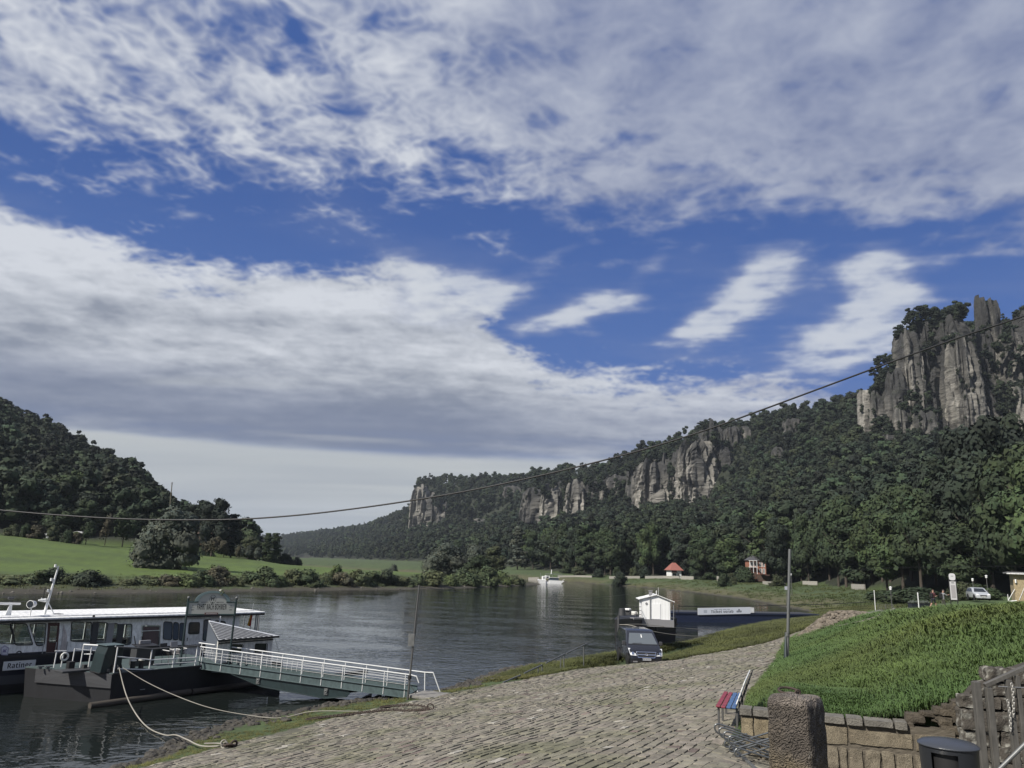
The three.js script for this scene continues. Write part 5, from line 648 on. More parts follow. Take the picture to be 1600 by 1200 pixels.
  { const p = quad(F, [[291, 967], [317, 966.5], [313, 1030], [287, 1031]], z + 0.09), d = mesh('white_door', flat(p, 0.05).translate(0, 0, z + 0.07), std([0.66, 0.67, 0.66], 0.4, { map: T_dirt }), o), w = rounded(quad(F, [[296, 973], [311.5, 973], [310.5, 990], [294.5, 990]], z + 0.12), 0.09); mesh('door_window', flat(w, 0.01).translate(0, 0, z + 0.122), M.darkGlass, d); mesh('window_seal', holed(grow(w, 0.03), [w], 0.02).translate(0, 0, z + 0.118), M.black, d); const [hx, hy] = F.hit(292, 999, z + 0.1); mesh('handle', box(0.03, 0.16, 0.03, hx, hy, z + 0.14), M.black, d); }
  for (const [x0, x1, y0, y1, m] of [[145, 150, 972, 1006, M.dark], [169, 174, 974, 1006, M.grey], [184.5, 189.5, 975, 1007, M.dark]]) { const [a, b] = e(x0, y0), [c, d] = e(x1, y1); part('pillar', box(c - a, b - d, 0.05, (a + c) / 2, (b + d) / 2, z + 0.03), m, o); }
  { const p = quad(F, [[99.5, 976], [105, 994], [103, 1016], [94, 1019], [98, 994]], z + 0.04); mesh('pennant_panel', flat(p.reverse(), 0.015).translate(0, 0, z + 0.04), std([0.5, 0.46, 0.45], 0.7, { map: T_dirt }), o); }
  // far cabin wall: rail, posts and head, so that the river shows through
  const zf = -W + 0.2; part('far_wall', [box(xb - xa, 0.08, 0.05, (xa + xb) / 2, hullTop + 0.04, zf), box(xb - xa, 0.14, 0.05, (xa + xb) / 2, roofY - 0.07, zf), ...[-5, -3.4, -2, -0.6, 0.8, 1.5, 2.4, 3.6, 4.7, 5.7, 6.7, 7.8, 8.8, 9.8, 10.9].filter((x) => x > xa && x < xb).map((x) => box(0.1, roofY - hullTop, 0.06, x, (roofY + hullTop) / 2, zf))], M.cream, o);
  part('end_wall', [box(0.05, roofY - hullTop, W - 0.5, xb - 0.03, (roofY + hullTop) / 2, -W / 2)], M.white, o);
  part('seat_row', [box(2.6, 0.3, 0.9, 6.2, hullTop + 0.15, -1.6)], std([0.06, 0.02, 0.022], 0.7), o); part('wheelhouse_console', [box(0.7, 0.62, 2.2, -0.4, hullTop + 0.31, -2, 0.03)], M.dark, o);
  // roof
  const rx1 = F.hit(411, 962)[0]; part('roof', [box(rx1 - xa + 0.6, 0.09, W + 0.1, (xa - 0.6 + rx1) / 2, roofY + 0.115, -W / 2 + 0.12, 0.03), box(rx1 - xa - 1.4, 0.05, W - 0.9, (xa + rx1) / 2 + 0.4, roofY + 0.19, -W / 2 + 0.12, 0.02)], M.roofWhite, o);
  part('roof_edge', [box(rx1 - xa + 0.55, 0.09, 0.05, (xa - 0.6 + rx1) / 2, roofY + 0.03, 0.16), box(0.05, 0.09, W, rx1 - 0.03, roofY + 0.03, -W / 2 + 0.12), box(rx1 - xa + 0.5, 0.03, W - 0.1, (xa - 0.6 + rx1) / 2, roofY + 0.012, -W / 2 + 0.1)], M.black, o);
  for (const [px, zz] of [[402, -0.2], [399, -0.5], [381, -W + 0.6], [404, -W + 0.4]]) { const [x] = F.hit(px, 975, zz); part('roof_post', bar(V(x, 0.9, zz), V(x, roofY, zz), 0.035), M.steel, o); }
  { const [x] = F.hit(391, 975, -1.4), fl = part('flag', flat([[x - 0.16, roofY - 0.62], [x - 0.05, roofY - 0.7], [x + 0.05, roofY - 0.05], [x - 0.05, roofY - 0.02]], 0.02).translate(0, 0, -1.4), M.black, o); tag(fl, 'black, red and gold striped flag hanging folded'); mesh('gold_stripe', flat([[x - 0.2, roofY - 0.66], [x - 0.08, roofY - 0.72], [x - 0.02, roofY - 0.12], [x - 0.08, roofY - 0.1]], 0.02).translate(0, 0, -1.37), std([0.5, 0.26, 0.02], 0.8), fl); mesh('red_stripe', flat([[x - 0.1, roofY - 0.7], [x - 0.02, roofY - 0.74], [x + 0.05, roofY - 0.06], [x, roofY - 0.05]], 0.02).translate(0, 0, -1.34), std([0.35, 0.02, 0.02], 0.8), fl); part('flag_staff', bar(V(x + 0.03, 1.2, -1.4), V(x + 0.06, roofY + 0.5, -1.4), 0.015), M.steel, o); }
  // on the roof
  const ry = roofY + 0.16, on = (px, py, zz) => { const [x, y] = F.hit(px, py, zz); return V(x, y, zz); };
  { const a = on(69, 958, -0.9), b = on(91.5, 884, -0.9); a.y = ry; part('mast', bar(a, b, 0.065, 10, 0.03), M.white, o); const c = a.clone().lerp(b, 0.28), m = a.clone().lerp(b, 0.5), t = a.clone().lerp(b, 0.72); part('mast_stay', [bar(a.clone().add(V(0.45, 0, 0)), c, 0.02), bar(c.clone().add(V(-0.3, 0.15, 0)), c, 0.02)], M.white, o); for (const q of [m, t, b]) part('mast_lamp', [new THREE.CylinderGeometry(0.05, 0.05, 0.12, 12).translate(q.x - 0.13, q.y, q.z), box(0.12, 0.02, 0.04, q.x - 0.06, q.y - 0.06, q.z)], M.white, o); part('horn', [new THREE.CylinderGeometry(0.03, 0.09, 0.3, 14).rotateZ(1.57).translate(c.x - 0.25, c.y + 0.06, c.z)], M.white, o); const y1 = on(70, 925, -0.9); part('lamp_bracket', [beam(V(y1.x - 0.02, y1.y - 0.25, -0.9), V(y1.x - 0.02, y1.y + 0.12, -0.9), 0.03, 0.03), beam(V(y1.x - 0.02, y1.y + 0.12, -0.9), V(y1.x + 0.2, y1.y + 0.12, -0.9), 0.03, 0.03)], M.black, o); }
  { const c = on(50, 944, -0.5), s = part('searchlight', [new THREE.CylinderGeometry(0.17, 0.13, 0.24, 20).rotateX(Math.PI / 2).rotateY(-0.95).translate(c.x, c.y, c.z), new THREE.SphereGeometry(0.13, 16, 10).translate(c.x + 0.09, c.y, c.z - 0.07), bar(V(c.x, ry, c.z), V(c.x, c.y, c.z), 0.025)], M.white, o); mesh('lens', new THREE.CylinderGeometry(0.145, 0.145, 0.02, 20).rotateX(Math.PI / 2).rotateY(-0.95).translate(c.x - 0.1, c.y, c.z + 0.072), M.darkGlass, s); }
  { const a = on(-20, 943, -1), b = on(32, 943.5, -1); part('boom', bar(a, b, 0.045), M.roofWhite, o); part('boom_crutch', [flat([[b.x - 0.55, ry], [b.x - 0.3, ry], [b.x - 0.32, b.y], [b.x - 0.4, b.y]], 0.06).translate(0, 0, -1.03)], M.white, o); const d = on(17, 935, -2.4); part('roof_winch', [box(0.24, 0.1, 0.14, d.x, d.y, d.z, 0.03), bar(V(d.x, ry, d.z), V(d.x, d.y, d.z), 0.02)], M.dark, o); part('roof_rail', [bar(on(-20, 934, -3), on(26, 932, -3), 0.015), bar(on(-20, 941, -3), on(60, 939, -3), 0.012)], M.dark, o); const h = on(95, 961, -0.6); part('roof_hatch', box(0.3, 0.07, 0.5, h.x, ry + 0.05, -0.9, 0.02), M.grey, o); const k = on(146, 962.5, 0.16); part('deck_lamp', box(0.09, 0.1, 0.06, k.x, k.y, 0.2, 0.015), M.black, o); const st = on(48, 957, -0.4); part('roof_stanchion', bar(V(st.x, ry - 0.05, -0.4), V(st.x, ry + 0.3, -0.4), 0.012), M.steel, o); }
  // name plate, badge, fairlead
  { const zz = 0.03, [a, b] = F.hit(6, 1033, zz), [c, d] = F.hit(54, 1045.5, zz), w = c - a, h = 0.36, t = canvasTex(512, 132, (g, W2, H2) => { g.fillStyle = '#b9bcbd'; g.fillRect(0, 0, W2, H2); g.fillStyle = '#15171b'; g.font = 'bold 112px sans-serif'; g.textAlign = 'center'; g.fillText('Ratiner', W2 / 2, 104, W2 - 60); }); const pl = part('name_plate', box(w, h, 0.03, (a + c) / 2, (b + d) / 2, zz), M.cream, o); const q = new THREE.PlaneGeometry(w - 0.02, h - 0.02).translate((a + c) / 2, (b + d) / 2, zz + 0.018); mesh('lettering', q, std([1, 1, 1], 0.6, { map: t }), pl); }
  { const p = quad(F, [[1, 1012], [7.5, 1008], [14, 1012], [13, 1019], [12, 1024], [2, 1023.5], [2, 1018]], 0.02); const s = mesh('badge', flat(p.slice().reverse(), 0.012).translate(0, 0, 0.02), std([0.30, 0.30, 0.38], 0.6), o); const i = p.map(([x, y]) => { const c = p.reduce((u, q) => [u[0] + q[0] / p.length, u[1] + q[1] / p.length], [0, 0]); return [lerp(c[0], x, 0.72), lerp(c[1], y, 0.72)]; }); mesh('badge_field', flat(i.reverse(), 0.006).translate(0, 0, 0.033), std([0.5, 0.5, 0.56], 0.6), s); const c = F.hit(7.5, 1017, 0.04); mesh('badge_emblem', [flat([[c[0] - 0.07, c[1] - 0.06], [c[0] + 0.07, c[1] - 0.06], [c[0] + 0.03, c[1]], [c[0] + 0.07, c[1] + 0.09], [c[0], c[1] + 0.04], [c[0] - 0.06, c[1] + 0.08]], 0.006)].map((g) => g.translate(0, 0, 0.041))[0], std([0.16, 0.15, 0.25], 0.6), s); }
  { const [x, y] = e(27, 1024); part('bulwark', box(e(70, 1020)[0] - xa, 0.08, 0.04, (e(70, 1020)[0] + xa) / 2, hullTop + 0.04, -0.03), M.navy, o); const f = part('fairlead', new THREE.TorusGeometry(0.09, 0.025, 8, 20, Math.PI).translate(x, hullTop + 0.06, 0.02), M.black, o); }
  for (const px of [62, 82, 99]) { const [x] = F.hit(px, 1043); part('side_rail', [bar(V(x, hullTop, 0.02), V(x, hullTop + 0.45, 0.02), 0.018)], M.steel, o); }
  { const [x] = F.hit(343, 965, 0.15); part('davit', [bar(V(x - 0.1, 0.9, 0.2), V(x + 0.02, roofY, 0.2), 0.035)], M.railWhite, o); }
}
// ------------------------------------------------------------------ the landing pontoon
const PF = frame(-15.6, 32.8, 36.5), DECK = 1.15;
{
  const o = thing('landing_pontoon', 'dark steel landing pontoon with a slate green deck moored to the bank', 'pontoon', PF.pos, PF.turn), L = PF.floor(55, 1043, DECK);
  const plan = [[0, 0], [5.6, 0], [5.6, -3.9], [L[0] - 0.2, -3.9], [L[0], -L[1] > 0 ? -3.3 : L[1]]];
  const ring = (k, y) => plan.map(([x, z]) => [lerp(2.2, x, k), y, lerp(-1.9, z, k)]);
  const skin = (a, b) => { const pos = [], idx = []; a.forEach((p, i) => pos.push(...p, ...b[i])); for (let i = 0; i < a.length; i++) { const j = (i + 1) % a.length; idx.push(i * 2, j * 2, i * 2 + 1, j * 2, j * 2 + 1, i * 2 + 1); } const g = new THREE.BufferGeometry(); g.setAttribute('position', new THREE.Float32BufferAttribute(pos, 3)); g.setIndex(idx); const h = g.toNonIndexed(); h.computeVertexNormals(); const P = h.attributes.position, u = new Float32Array(P.count * 2); for (let i = 0; i < P.count; i++) { u[i * 2] = (P.getX(i) + P.getZ(i)) * 0.35; u[i * 2 + 1] = P.getY(i) * 0.35; } h.setAttribute('uv', new THREE.BufferAttribute(u, 2)); return h; };
  mesh('hull', skin(ring(0.96, -0.5), ring(1, DECK)), M.hull, o);
  const s = new THREE.Shape(plan.map(([x, z]) => new THREE.Vector2(x, -z))), dg = new THREE.ExtrudeGeometry(s, { depth: 0.05, bevelEnabled: false }); dg.rotateX(-Math.PI / 2); mesh('deck', dg.translate(0, DECK - 0.035, 0), M.deck, o);
  { const a = V(-0.02, 0, 0.03), b = V(L[0] - 0.02, 0, plan[4][1] + 0.03), n = b.clone().sub(a), g = new THREE.BufferGeometry(), out = V(-n.z, 0, n.x).normalize().multiplyScalar(0.04); if (out.z < 0 && out.x > 0) out.negate(); const P = [a, b].map((v) => v.add(V(-0.035, 0, 0.02))); const f = [V(P[0].x, DECK - 0.01, P[0].z), V(P[1].x, DECK - 0.01, P[1].z), V(P[1].x + 0.03, DECK - 0.55, P[1].z - 0.01), V(P[0].x + 0.03, DECK - 0.55, P[0].z - 0.01)]; const t = f.map((v) => v.clone().add(V(0.03, 0, -0.02))); const pos = [], q = (i, j, k, l, A, B) => [A[i], A[j], B[k], A[i], B[k], B[l]].forEach((v) => pos.push(v.x, v.y, v.z)); q(0, 1, 2, 3, f, f); q(0, 1, 1, 0, f, t); q(3, 2, 2, 3, f, t); q(0, 3, 3, 0, f, t); q(1, 2, 2, 1, f, t); g.setAttribute('position', new THREE.Float32BufferAttribute(pos, 3)); g.computeVertexNormals(); g.setAttribute('uv', new THREE.Float32BufferAttribute(new Float32Array(pos.length / 3 * 2).map((_, i) => (i * 0.37) % 1), 2)); tag(mesh('bow_plate', g, M.hullGrey, o), 'grey painted plate along the pontoon bow'); }
  part('deck_edge', [beam(V(0, DECK - 0.02, 0.02), V(5.6, DECK - 0.02, 0.02), 0.06, 0.07)], M.hull, o);
  // railings
  const g = (px, py, z = -0.08) => { const [x, y] = PF.hit(px, py, z); return V(x, y, z); };
  const posts = [[184, 1011, 1051], [238, 1013, 1051], [274, 1012, 1048], [309, 1009, 1045]];
  for (const [x, t, b] of posts) { const p = g(x, t); part('rail_post', bar(V(p.x - 0.02, DECK, p.z), p, 0.028), M.railWhite, o); }
  part('top_rail', [bar(g(184, 1011), g(238, 1014), 0.035), bar(g(238, 1014), g(312, 1009), 0.035)], M.darkSteel, o); part('middle_rail', [bar(g(184, 1026), g(238, 1031), 0.022), bar(g(238, 1031), g(309, 1027), 0.022)], M.railWhite, o); part('lower_rail', [bar(g(184, 1045), g(238, 1046.5), 0.022), bar(g(238, 1046.5), g(309, 1041), 0.022), bar(g(240, 1038), g(309, 1034), 0.014)], M.railWhite, o);
  for (const [x, zz, t, b] of [[89, -2.9, 1016, 1039], [100, -2.9, 1017, 1039], [117, -2.2, 1013, 1038], [131, -2.2, 1007, 1040], [144, -1.8, 1007, 1040]]) { const p = g(x, t, zz); part('rail_post', bar(V(p.x - 0.02, DECK, zz), p, 0.024), M.railWhite, o); }
  part('back_rail', [bar(g(86, 1017, -2.9), g(104, 1017, -2.9), 0.02), bar(g(117, 1014, -2.2), g(150, 1017, -2), 0.02), bar(g(131, 1022, -2.2), g(144, 1022, -1.8), 0.02), bar(g(131, 1007, -2.2), g(181, 1010, -0.2), 0.03)], M.railWhite, o); part('life_ring', new THREE.TorusGeometry(0.14, 0.04, 8, 20).translate(g(101, 1026, -2.8).x, g(101, 1026, -2.8).y, -2.8), M.cream, o);
  part('hatch', [box(1.5, 0.08, 0.7, g(126, 1041, -1.3).x, DECK + 0.04, -1.5, 0.02)], M.dark, o); { const p = g(111.5, 1031, -1.9); part('deck_box', box(0.24, 0.34, 0.24, p.x, DECK + 0.17, -1.9), M.black, o); const q = g(133, 1036, -1.6); part('deck_box', box(0.16, 0.14, 0.2, q.x, DECK + 0.15, -1.6), M.dark, o); }
  for (const [px, zz] of [[64, -2.9], [76, -2.7]]) { const p = g(px, 1040, zz); part('cleat', [box(0.3, 0.05, 0.07, p.x, DECK + 0.1, zz, 0.02), box(0.1, 0.1, 0.06, p.x, DECK + 0.05, zz)], M.galva, o); }
  part('fender_timber', [bar(V(-0.9, 0.09, 0.34), V(3.4, 0.14, 0.2), 0.13, 9), bar(V(3.5, 0.13, 0.2), V(7.4, 0.16, 0.14), 0.12, 9)], std([0.06, 0.052, 0.043], 0.9, { map: T_dirt }), o);
  part('draught_mark', box(0.22, 0.03, 0.012, g(226, 1087, 0).x * 0.5 + 0.6, 0.42, 0.02), M.grey, o);
}
// things that stand on the pontoon
{
  const g = (px, py, z) => { const [x, y] = PF.hit(px, py, z); return V(x, y, z); }, spot = (x, y, z) => { const [X, D] = PF.out(x, z); return V(X, y, -D); };
  { const a = g(146, 1047, -0.75).x, b = g(181, 1047, -0.6).x, w = b - a, h = 1.02, o = thing('deck_cabinet', 'dark green covered winch cabinet at the pontoon corner', 'cabinet', spot((a + b) / 2, DECK, -0.65), PF.turn); const p = [[-w / 2, 0], [w / 2 + 0.02, 0], [w / 2, h], [-w / 2 + 0.2, h], [-w / 2 + 0.1, h * 0.7]]; part('cover', flat(p, 0.8, 0.02).translate(0, 0.02, -0.4), M.teal, o); part('lid', box(w * 0.9, 0.03, 0.86, 0.08, h + 0.035, 0, 0.01), M.girderPale, o); part('panel_seam', [box(0.015, h * 0.9, 0.01, 0.02, h * 0.48, 0.425), box(w * 0.42, 0.015, 0.01, -w * 0.2, h * 0.62, 0.425)], M.black, o); part('vent', [0, 1, 2].map((i) => box(0.26, 0.012, 0.01, 0.28, h * 0.8 - i * 0.045, 0.425)), M.black, o); part('skid', box(w + 0.04, 0.04, 0.84, 0, 0.02, 0), M.black, o); }
  { const p = g(213, 1047, -0.3), o = thing('double_bollard', 'pair of black iron bollards with pale caps on the pontoon edge', 'bollard', spot(p.x, DECK, -0.3), PF.turn); part('base_plate', box(0.72, 0.04, 0.3, 0, 0.035, 0), M.black, o); for (const x of [-0.18, 0.18]) { const b = part('post', new THREE.CylinderGeometry(0.1, 0.1, 0.34, 16).translate(x, 0.21, 0), M.black, o); mesh('cap', new THREE.CylinderGeometry(0.125, 0.125, 0.04, 16).translate(x, 0.4, 0), M.cream, b); } }
  { const p = g(183, 1048, -0.1), o = thing('mooring_winch', 'small black rope winch at the pontoon corner', 'winch', spot(p.x, DECK, -0.28), PF.turn); part('drum', [new THREE.CylinderGeometry(0.11, 0.11, 0.34, 16).rotateZ(1.57).translate(0, 0.16, 0)], M.black, o); part('flange', [new THREE.CylinderGeometry(0.17, 0.17, 0.03, 18).rotateZ(1.57).translate(-0.18, 0.16, 0), new THREE.CylinderGeometry(0.17, 0.17, 0.03, 18).rotateZ(1.57).translate(0.18, 0.16, 0)], M.rubber, o); part('frame', [box(0.5, 0.05, 0.26, 0, 0.025, 0), box(0.14, 0.14, 0.2, -0.3, 0.1, 0.02, 0.03)], M.dark, o); part('rope_coil', new THREE.TorusGeometry(0.12, 0.025, 6, 16).rotateY(1.57).translate(0.05, 0.16, 0), M.rope, o); }
  { const p = g(222, 1045, -1.4), o = thing('counter_desk', 'dark counter desk with slanted top on the pontoon', 'desk', spot(p.x, DECK, -1.5), PF.turn); part('cabinet', box(0.86, 0.78, 0.5, 0, 0.39, 0, 0.02), M.dark, o); part('desk_top', box(0.95, 0.04, 0.58, 0, 0.86, 0.02, 0.01).rotateX(0.12), M.black, o); part('display', [box(0.5, 0.16, 0.12, 0.08, 0.95, -0.1, 0.02)], M.grey, o); part('umbrella_pole', bar(V(-0.36, 0.8, 0), V(-0.5, 1.25, 0), 0.02), M.black, o); }
  for (const [px, i] of [[262, 0], [284, 1]]) { const p = g(px, 1040, -1.1), o = thing('stacked_seat', i ? 'pale folded deck chair stack by the sign post' : 'dark folded deck chair stack beside the counter desk', 'chair', spot(p.x, DECK, -1.1 - i * 0.3), PF.turn + 0.3); const m = i ? M.grey : M.black; for (let k = 0; k < 3; k++) part('seat', box(0.44, 0.03, 0.42, 0, 0.4 + k * 0.07, 0).rotateX(-0.08), m, o); part('back', box(0.42, 0.4, 0.03, 0, 0.72, -0.24).rotateX(-0.15), m, o); for (const x of [-0.2, 0.2]) for (const z of [-0.18, 0.2]) part('leg', bar(V(x, 0, z), V(x, 0.42, z), 0.014), M.steel, o); part('armrest', [bar(V(-0.22, 0.62, -0.2), V(-0.22, 0.6, 0.2), 0.016), bar(V(0.22, 0.62, -0.2), V(0.22, 0.6, 0.2), 0.016)], M.railWhite, o); }
  // the arched sign
  const a = g(283, 1046, -0.35), X0 = PF.out(a.x, -0.35), SF = frame(X0[0], X0[1], 60), o = thing('pier_sign', 'arched green framed sign on two posts above the pontoon', 'sign', V(X0[0], 0, -X0[1]), SF.turn);
  const q = (px, py, z = 0) => SF.hit(px, py, z), [lx, ly] = q(294.5, 935), [rx, ry] = q(369.5, 936), [, by] = q(330, 961), base = Math.max(DECK, 1.15), w = rx - lx, top = (ly + ry) / 2 - 0.12;
  for (const x of [lx, rx]) { part('post', [bar(V(x - (x === lx ? 0.0 : 0.02), base - 0.02, 0), V(x, (ly + ry) / 2 + 0.02, 0), 0.045, 10)], M.girder, o); part('post_cap', new THREE.SphereGeometry(0.06, 12, 8).translate(x, (ly + ry) / 2 + 0.04, 0), M.galva, o); }
  const arch = (r, n = 18) => Array.from({ length: n + 1 }, (_, i) => { const t = Math.PI * (1 - i / n); return [(lx + rx) / 2 + Math.cos(t) * r * w, top + Math.sin(t) * r * w * 0.62]; });
  const ao = arch(0.365), ai = arch(0.29), outer = [[lx, by], [rx, by], [rx, top], ...ao.slice().reverse(), [lx, top]], inner = [[lx + 0.05, by + 0.05], [rx - 0.05, by + 0.05], [rx - 0.05, top - 0.05], [ai[ai.length - 1][0], top - 0.05], ...ai.slice().reverse(), [ai[0][0], top - 0.05], [lx + 0.05, top - 0.05]];
  mesh('frame', holed(outer, [inner], 0.07).translate(0, 0, -0.02), std([0.03, 0.06, 0.055], 0.5), o); const band = holed([...ao.slice().reverse().map(([x, y]) => [x, y]), ...ai], [], 0.02).translate(0, 0, 0.045); mesh('arch_band', band, std([0.16, 0.22, 0.22], 0.5), o);
  const bd = mesh('board', flat(inner, 0.03).translate(0, 0, -0.005), std([0.4, 0.405, 0.38], 0.6, { map: T_dirt }), o);
  const W2 = rx - lx - 0.12, H2 = top + 0.62 * 0.29 * w - by - 0.1, t = canvasTex(1024, Math.round(1024 * H2 / W2), (c, cw, ch) => { c.fillStyle = '#a9aba4'; c.fillRect(0, 0, cw, ch); c.fillStyle = '#16181a'; c.textAlign = 'center'; c.save(); c.translate(cw / 2, ch * 0.80); c.scale(0.62, 1); c.font = 'bold 190px sans-serif'; c.fillText('FAHRT NACH BÖHMEN', 0, 0, 1080); c.restore(); c.fillStyle = '#2c2f30'; c.beginPath(); c.ellipse(cw / 2, ch * 0.27, 70, 96, 0, 0, 7); c.lineWidth = 9; c.strokeStyle = '#3a3d3c'; c.stroke(); c.fillRect(cw / 2 - 40, ch * 0.27 - 56, 22, 92); c.fillRect(cw / 2 + 12, ch * 0.27 - 56, 22, 92); c.fillRect(cw / 2 - 22, ch * 0.27 - 20, 44, 20); c.beginPath(); c.moveTo(cw / 2 - 30, ch * 0.27 + 62); c.lineTo(cw / 2 + 30, ch * 0.27 + 62); c.lineTo(cw / 2, ch * 0.27 + 92); c.fill(); c.fillStyle = '#4d504d'; for (let i = 0; i < 9; i++) { c.fillRect(cw * 0.25 + i * 19, ch * 0.40, 13, 20); c.fillRect(cw * 0.585 + i * 19, ch * 0.40, 13, 20); } for (const x of [cw * 0.08, cw * 0.92]) { c.fillRect(x - 8, ch * 0.56, 18, 34); c.fillRect(x - 44, ch * 0.68, 90, 7); c.fillRect(x - 30, ch * 0.79, 64, 18); } }); mesh('lettering', new THREE.PlaneGeometry(W2, H2).translate((lx + rx) / 2, by + 0.06 + H2 / 2, 0.028), std([1, 1, 1], 0.6, { map: t }), bd);
  { const g2 = bd.children[0].geometry, p = g2.attributes.position; bd.remove(bd.children[0]); const s = new THREE.ShapeGeometry(new THREE.Shape(inner.map(([x, y]) => new THREE.Vector2(x, y)))), u = s.attributes.uv, sp = s.attributes.position; for (let i = 0; i < sp.count; i++) u.setXY(i, (sp.getX(i) - lx - 0.06) / W2, (sp.getY(i) - by - 0.06) / H2); mesh('lettering', s.translate(0, 0, 0.03), std([1, 1, 1], 0.6, { map: t }), bd); }
  const st = part('red_strip', box(w * 0.28, 0.1, 0.02, (lx + rx) / 2, by + 0.06, 0.055), std([0.11, 0.055, 0.055], 0.6), o); mesh('strip_text', join([...Array(9).keys()].map((i) => box(w * 0.018, 0.03, 0.006, (lx + rx) / 2 - w * 0.1 + i * w * 0.025, by + 0.06, 0.068, 0.001))), M.cream, st);
  part('flower_sprig', [0, 1, 2, 3, 4, 5].map((i) => new THREE.IcosahedronGeometry(0.04 + (i % 3) * 0.012, 0).translate((lx + rx) / 2 + w * (0.14 + (i % 3) * 0.03), top + w * 0.2 + (i % 2) * 0.08 - Math.floor(i / 3) * 0.1, 0.05)), std([0.10, 0.12, 0.07], 0.9), o); part('bird_figure', new THREE.SphereGeometry(0.05, 10, 8).scale(1.6, 0.8, 0.8).translate((lx + rx) / 2 + w * 0.15, top + w * 0.235, 0), M.cream, o);
}
// ------------------------------------------------------------------ the low cabin with the ribbed roof at the pontoon's end
{
  const X0 = PF.out(5.7, -0.2), F = frame(X0[0], X0[1], 34), o = thing('floating_cabin', 'low white floating cabin with a ribbed grey roof behind the gangway', 'cabin', F.pos, F.turn), e = (x, y, z = 0) => F.hit(x, y, z);
  const [ax, ay] = e(356, 998), [bx, by] = e(430, 993.5), Dp = 2.6, rise = F.hit(326, 969, -2.6)[1] - Math.min(ay, by) + 0.05, y0 = 0.62, x0 = ax - 0.5, x1 = bx - 0.12, yr = Math.min(ay, by) - 0.06;
  part('float', [box(x1 - x0 + 0.7, 1.1, Dp - 0.4, (x0 + x1) / 2 + 0.3, 0.08, -Dp / 2 + 0.3)], M.hull, o);
  const w1 = quad(F, [[363, 1007], [379, 1007.5], [378, 1020], [362, 1020]]), w2 = quad(F, [[399, 1006], [417, 1006], [416, 1019.5], [398, 1019]]), w3 = quad(F, [[362, 1024], [372, 1024], [371, 1031], [361, 1031]]);
  mesh('cabin_wall', holed([[x0, y0], [x1, y0], [x1, yr], [x0, yr]], [w1, w2].map((w) => rounded(w, 0.05)), 0.06).translate(0, 0, -0.06), M.cream, o); for (const w of [[[363, 1007], [379, 1007.5], [378, 1020], [362, 1020]], [[399, 1006], [417, 1006], [416, 1019.5], [398, 1019]]]) window_(F, o, w, -0.02, { r: 0.05, pane: M.darkGlass });
    const at2 = () => yr + 0.05, zf = 0.22; const RA = V(x0 - 0.1, yr + 0.07, 0.2), RB = V(x1 + 0.25, yr + 0.07, 0.2), rc = F.hit(326, 969, -Dp), RC = V(rc[0], rc[1], -Dp), down = V(0, -0.05, 0), T3 = [RA, RB, RC], B3 = T3.map((v) => v.clone().add(down)), rp = []; for (const f of [[T3[0], T3[1], T3[2]], [B3[0], B3[2], B3[1]], ...[0, 1, 2].flatMap((k) => { const l = (k + 1) % 3; return [[T3[k], B3[k], B3[l]], [T3[k], B3[l], T3[l]]]; })]) for (const v of f) rp.push(v.x, v.y, v.z);
  const rg = new THREE.BufferGeometry(); rg.setAttribute('position', new THREE.Float32BufferAttribute(rp, 3)); rg.setAttribute('uv', new THREE.Float32BufferAttribute(rp.filter((_, k) => k % 3 !== 1), 2)); rg.computeVertexNormals(); mesh('roof', rg, std([0.5, 0.52, 0.55], 0.4, { map: T_dirt }), o);
  const ribM = std([0.08, 0.085, 0.10], 0.5), lift = V(0, 0.02, 0); for (let k = 1; k < 11; k++) { const t = k / 11.5; part('roof_rib', beam(RA.clone().lerp(RC, t).add(lift), RA.clone().lerp(RB, t).add(lift), 0.075, 0.04), ribM, o); }
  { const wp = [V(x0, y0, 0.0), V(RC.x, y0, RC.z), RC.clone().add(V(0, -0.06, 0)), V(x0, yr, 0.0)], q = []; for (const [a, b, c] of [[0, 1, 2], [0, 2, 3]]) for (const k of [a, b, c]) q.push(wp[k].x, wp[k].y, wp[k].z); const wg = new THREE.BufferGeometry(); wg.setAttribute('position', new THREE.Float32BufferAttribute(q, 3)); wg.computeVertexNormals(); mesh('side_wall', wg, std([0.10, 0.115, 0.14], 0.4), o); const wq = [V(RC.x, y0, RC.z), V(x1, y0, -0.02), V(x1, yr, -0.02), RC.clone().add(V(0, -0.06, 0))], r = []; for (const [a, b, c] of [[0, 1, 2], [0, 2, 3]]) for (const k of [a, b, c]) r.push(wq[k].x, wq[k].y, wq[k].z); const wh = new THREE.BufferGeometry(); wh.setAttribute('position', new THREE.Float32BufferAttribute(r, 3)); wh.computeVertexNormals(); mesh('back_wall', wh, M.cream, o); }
  part('eave', [box(x1 - x0 + 0.34, 0.09, 0.05, (x0 + x1) / 2, at2(zf) - 0.01, zf + 0.01)], M.black, o); part('eave_beam', box(x1 - x0, 0.05, 0.05, (x0 + x1) / 2, yr - 0.1, 0.02), M.dark, o);
  for (let i = 0; i < 5; i++) part('slatted_panel', [box(0.16, 0.5, 0.05, x1 + 0.05 + i * 0.13, 0.75 - i * 0.03, 0.1, 0.01)], M.black, o); part('guy_wire', [bar(V(x1 + 0.1, yr - 0.1, 0.05), V(x1 + 0.75, y0, 0.1), 0.008)], M.steel, o);
}
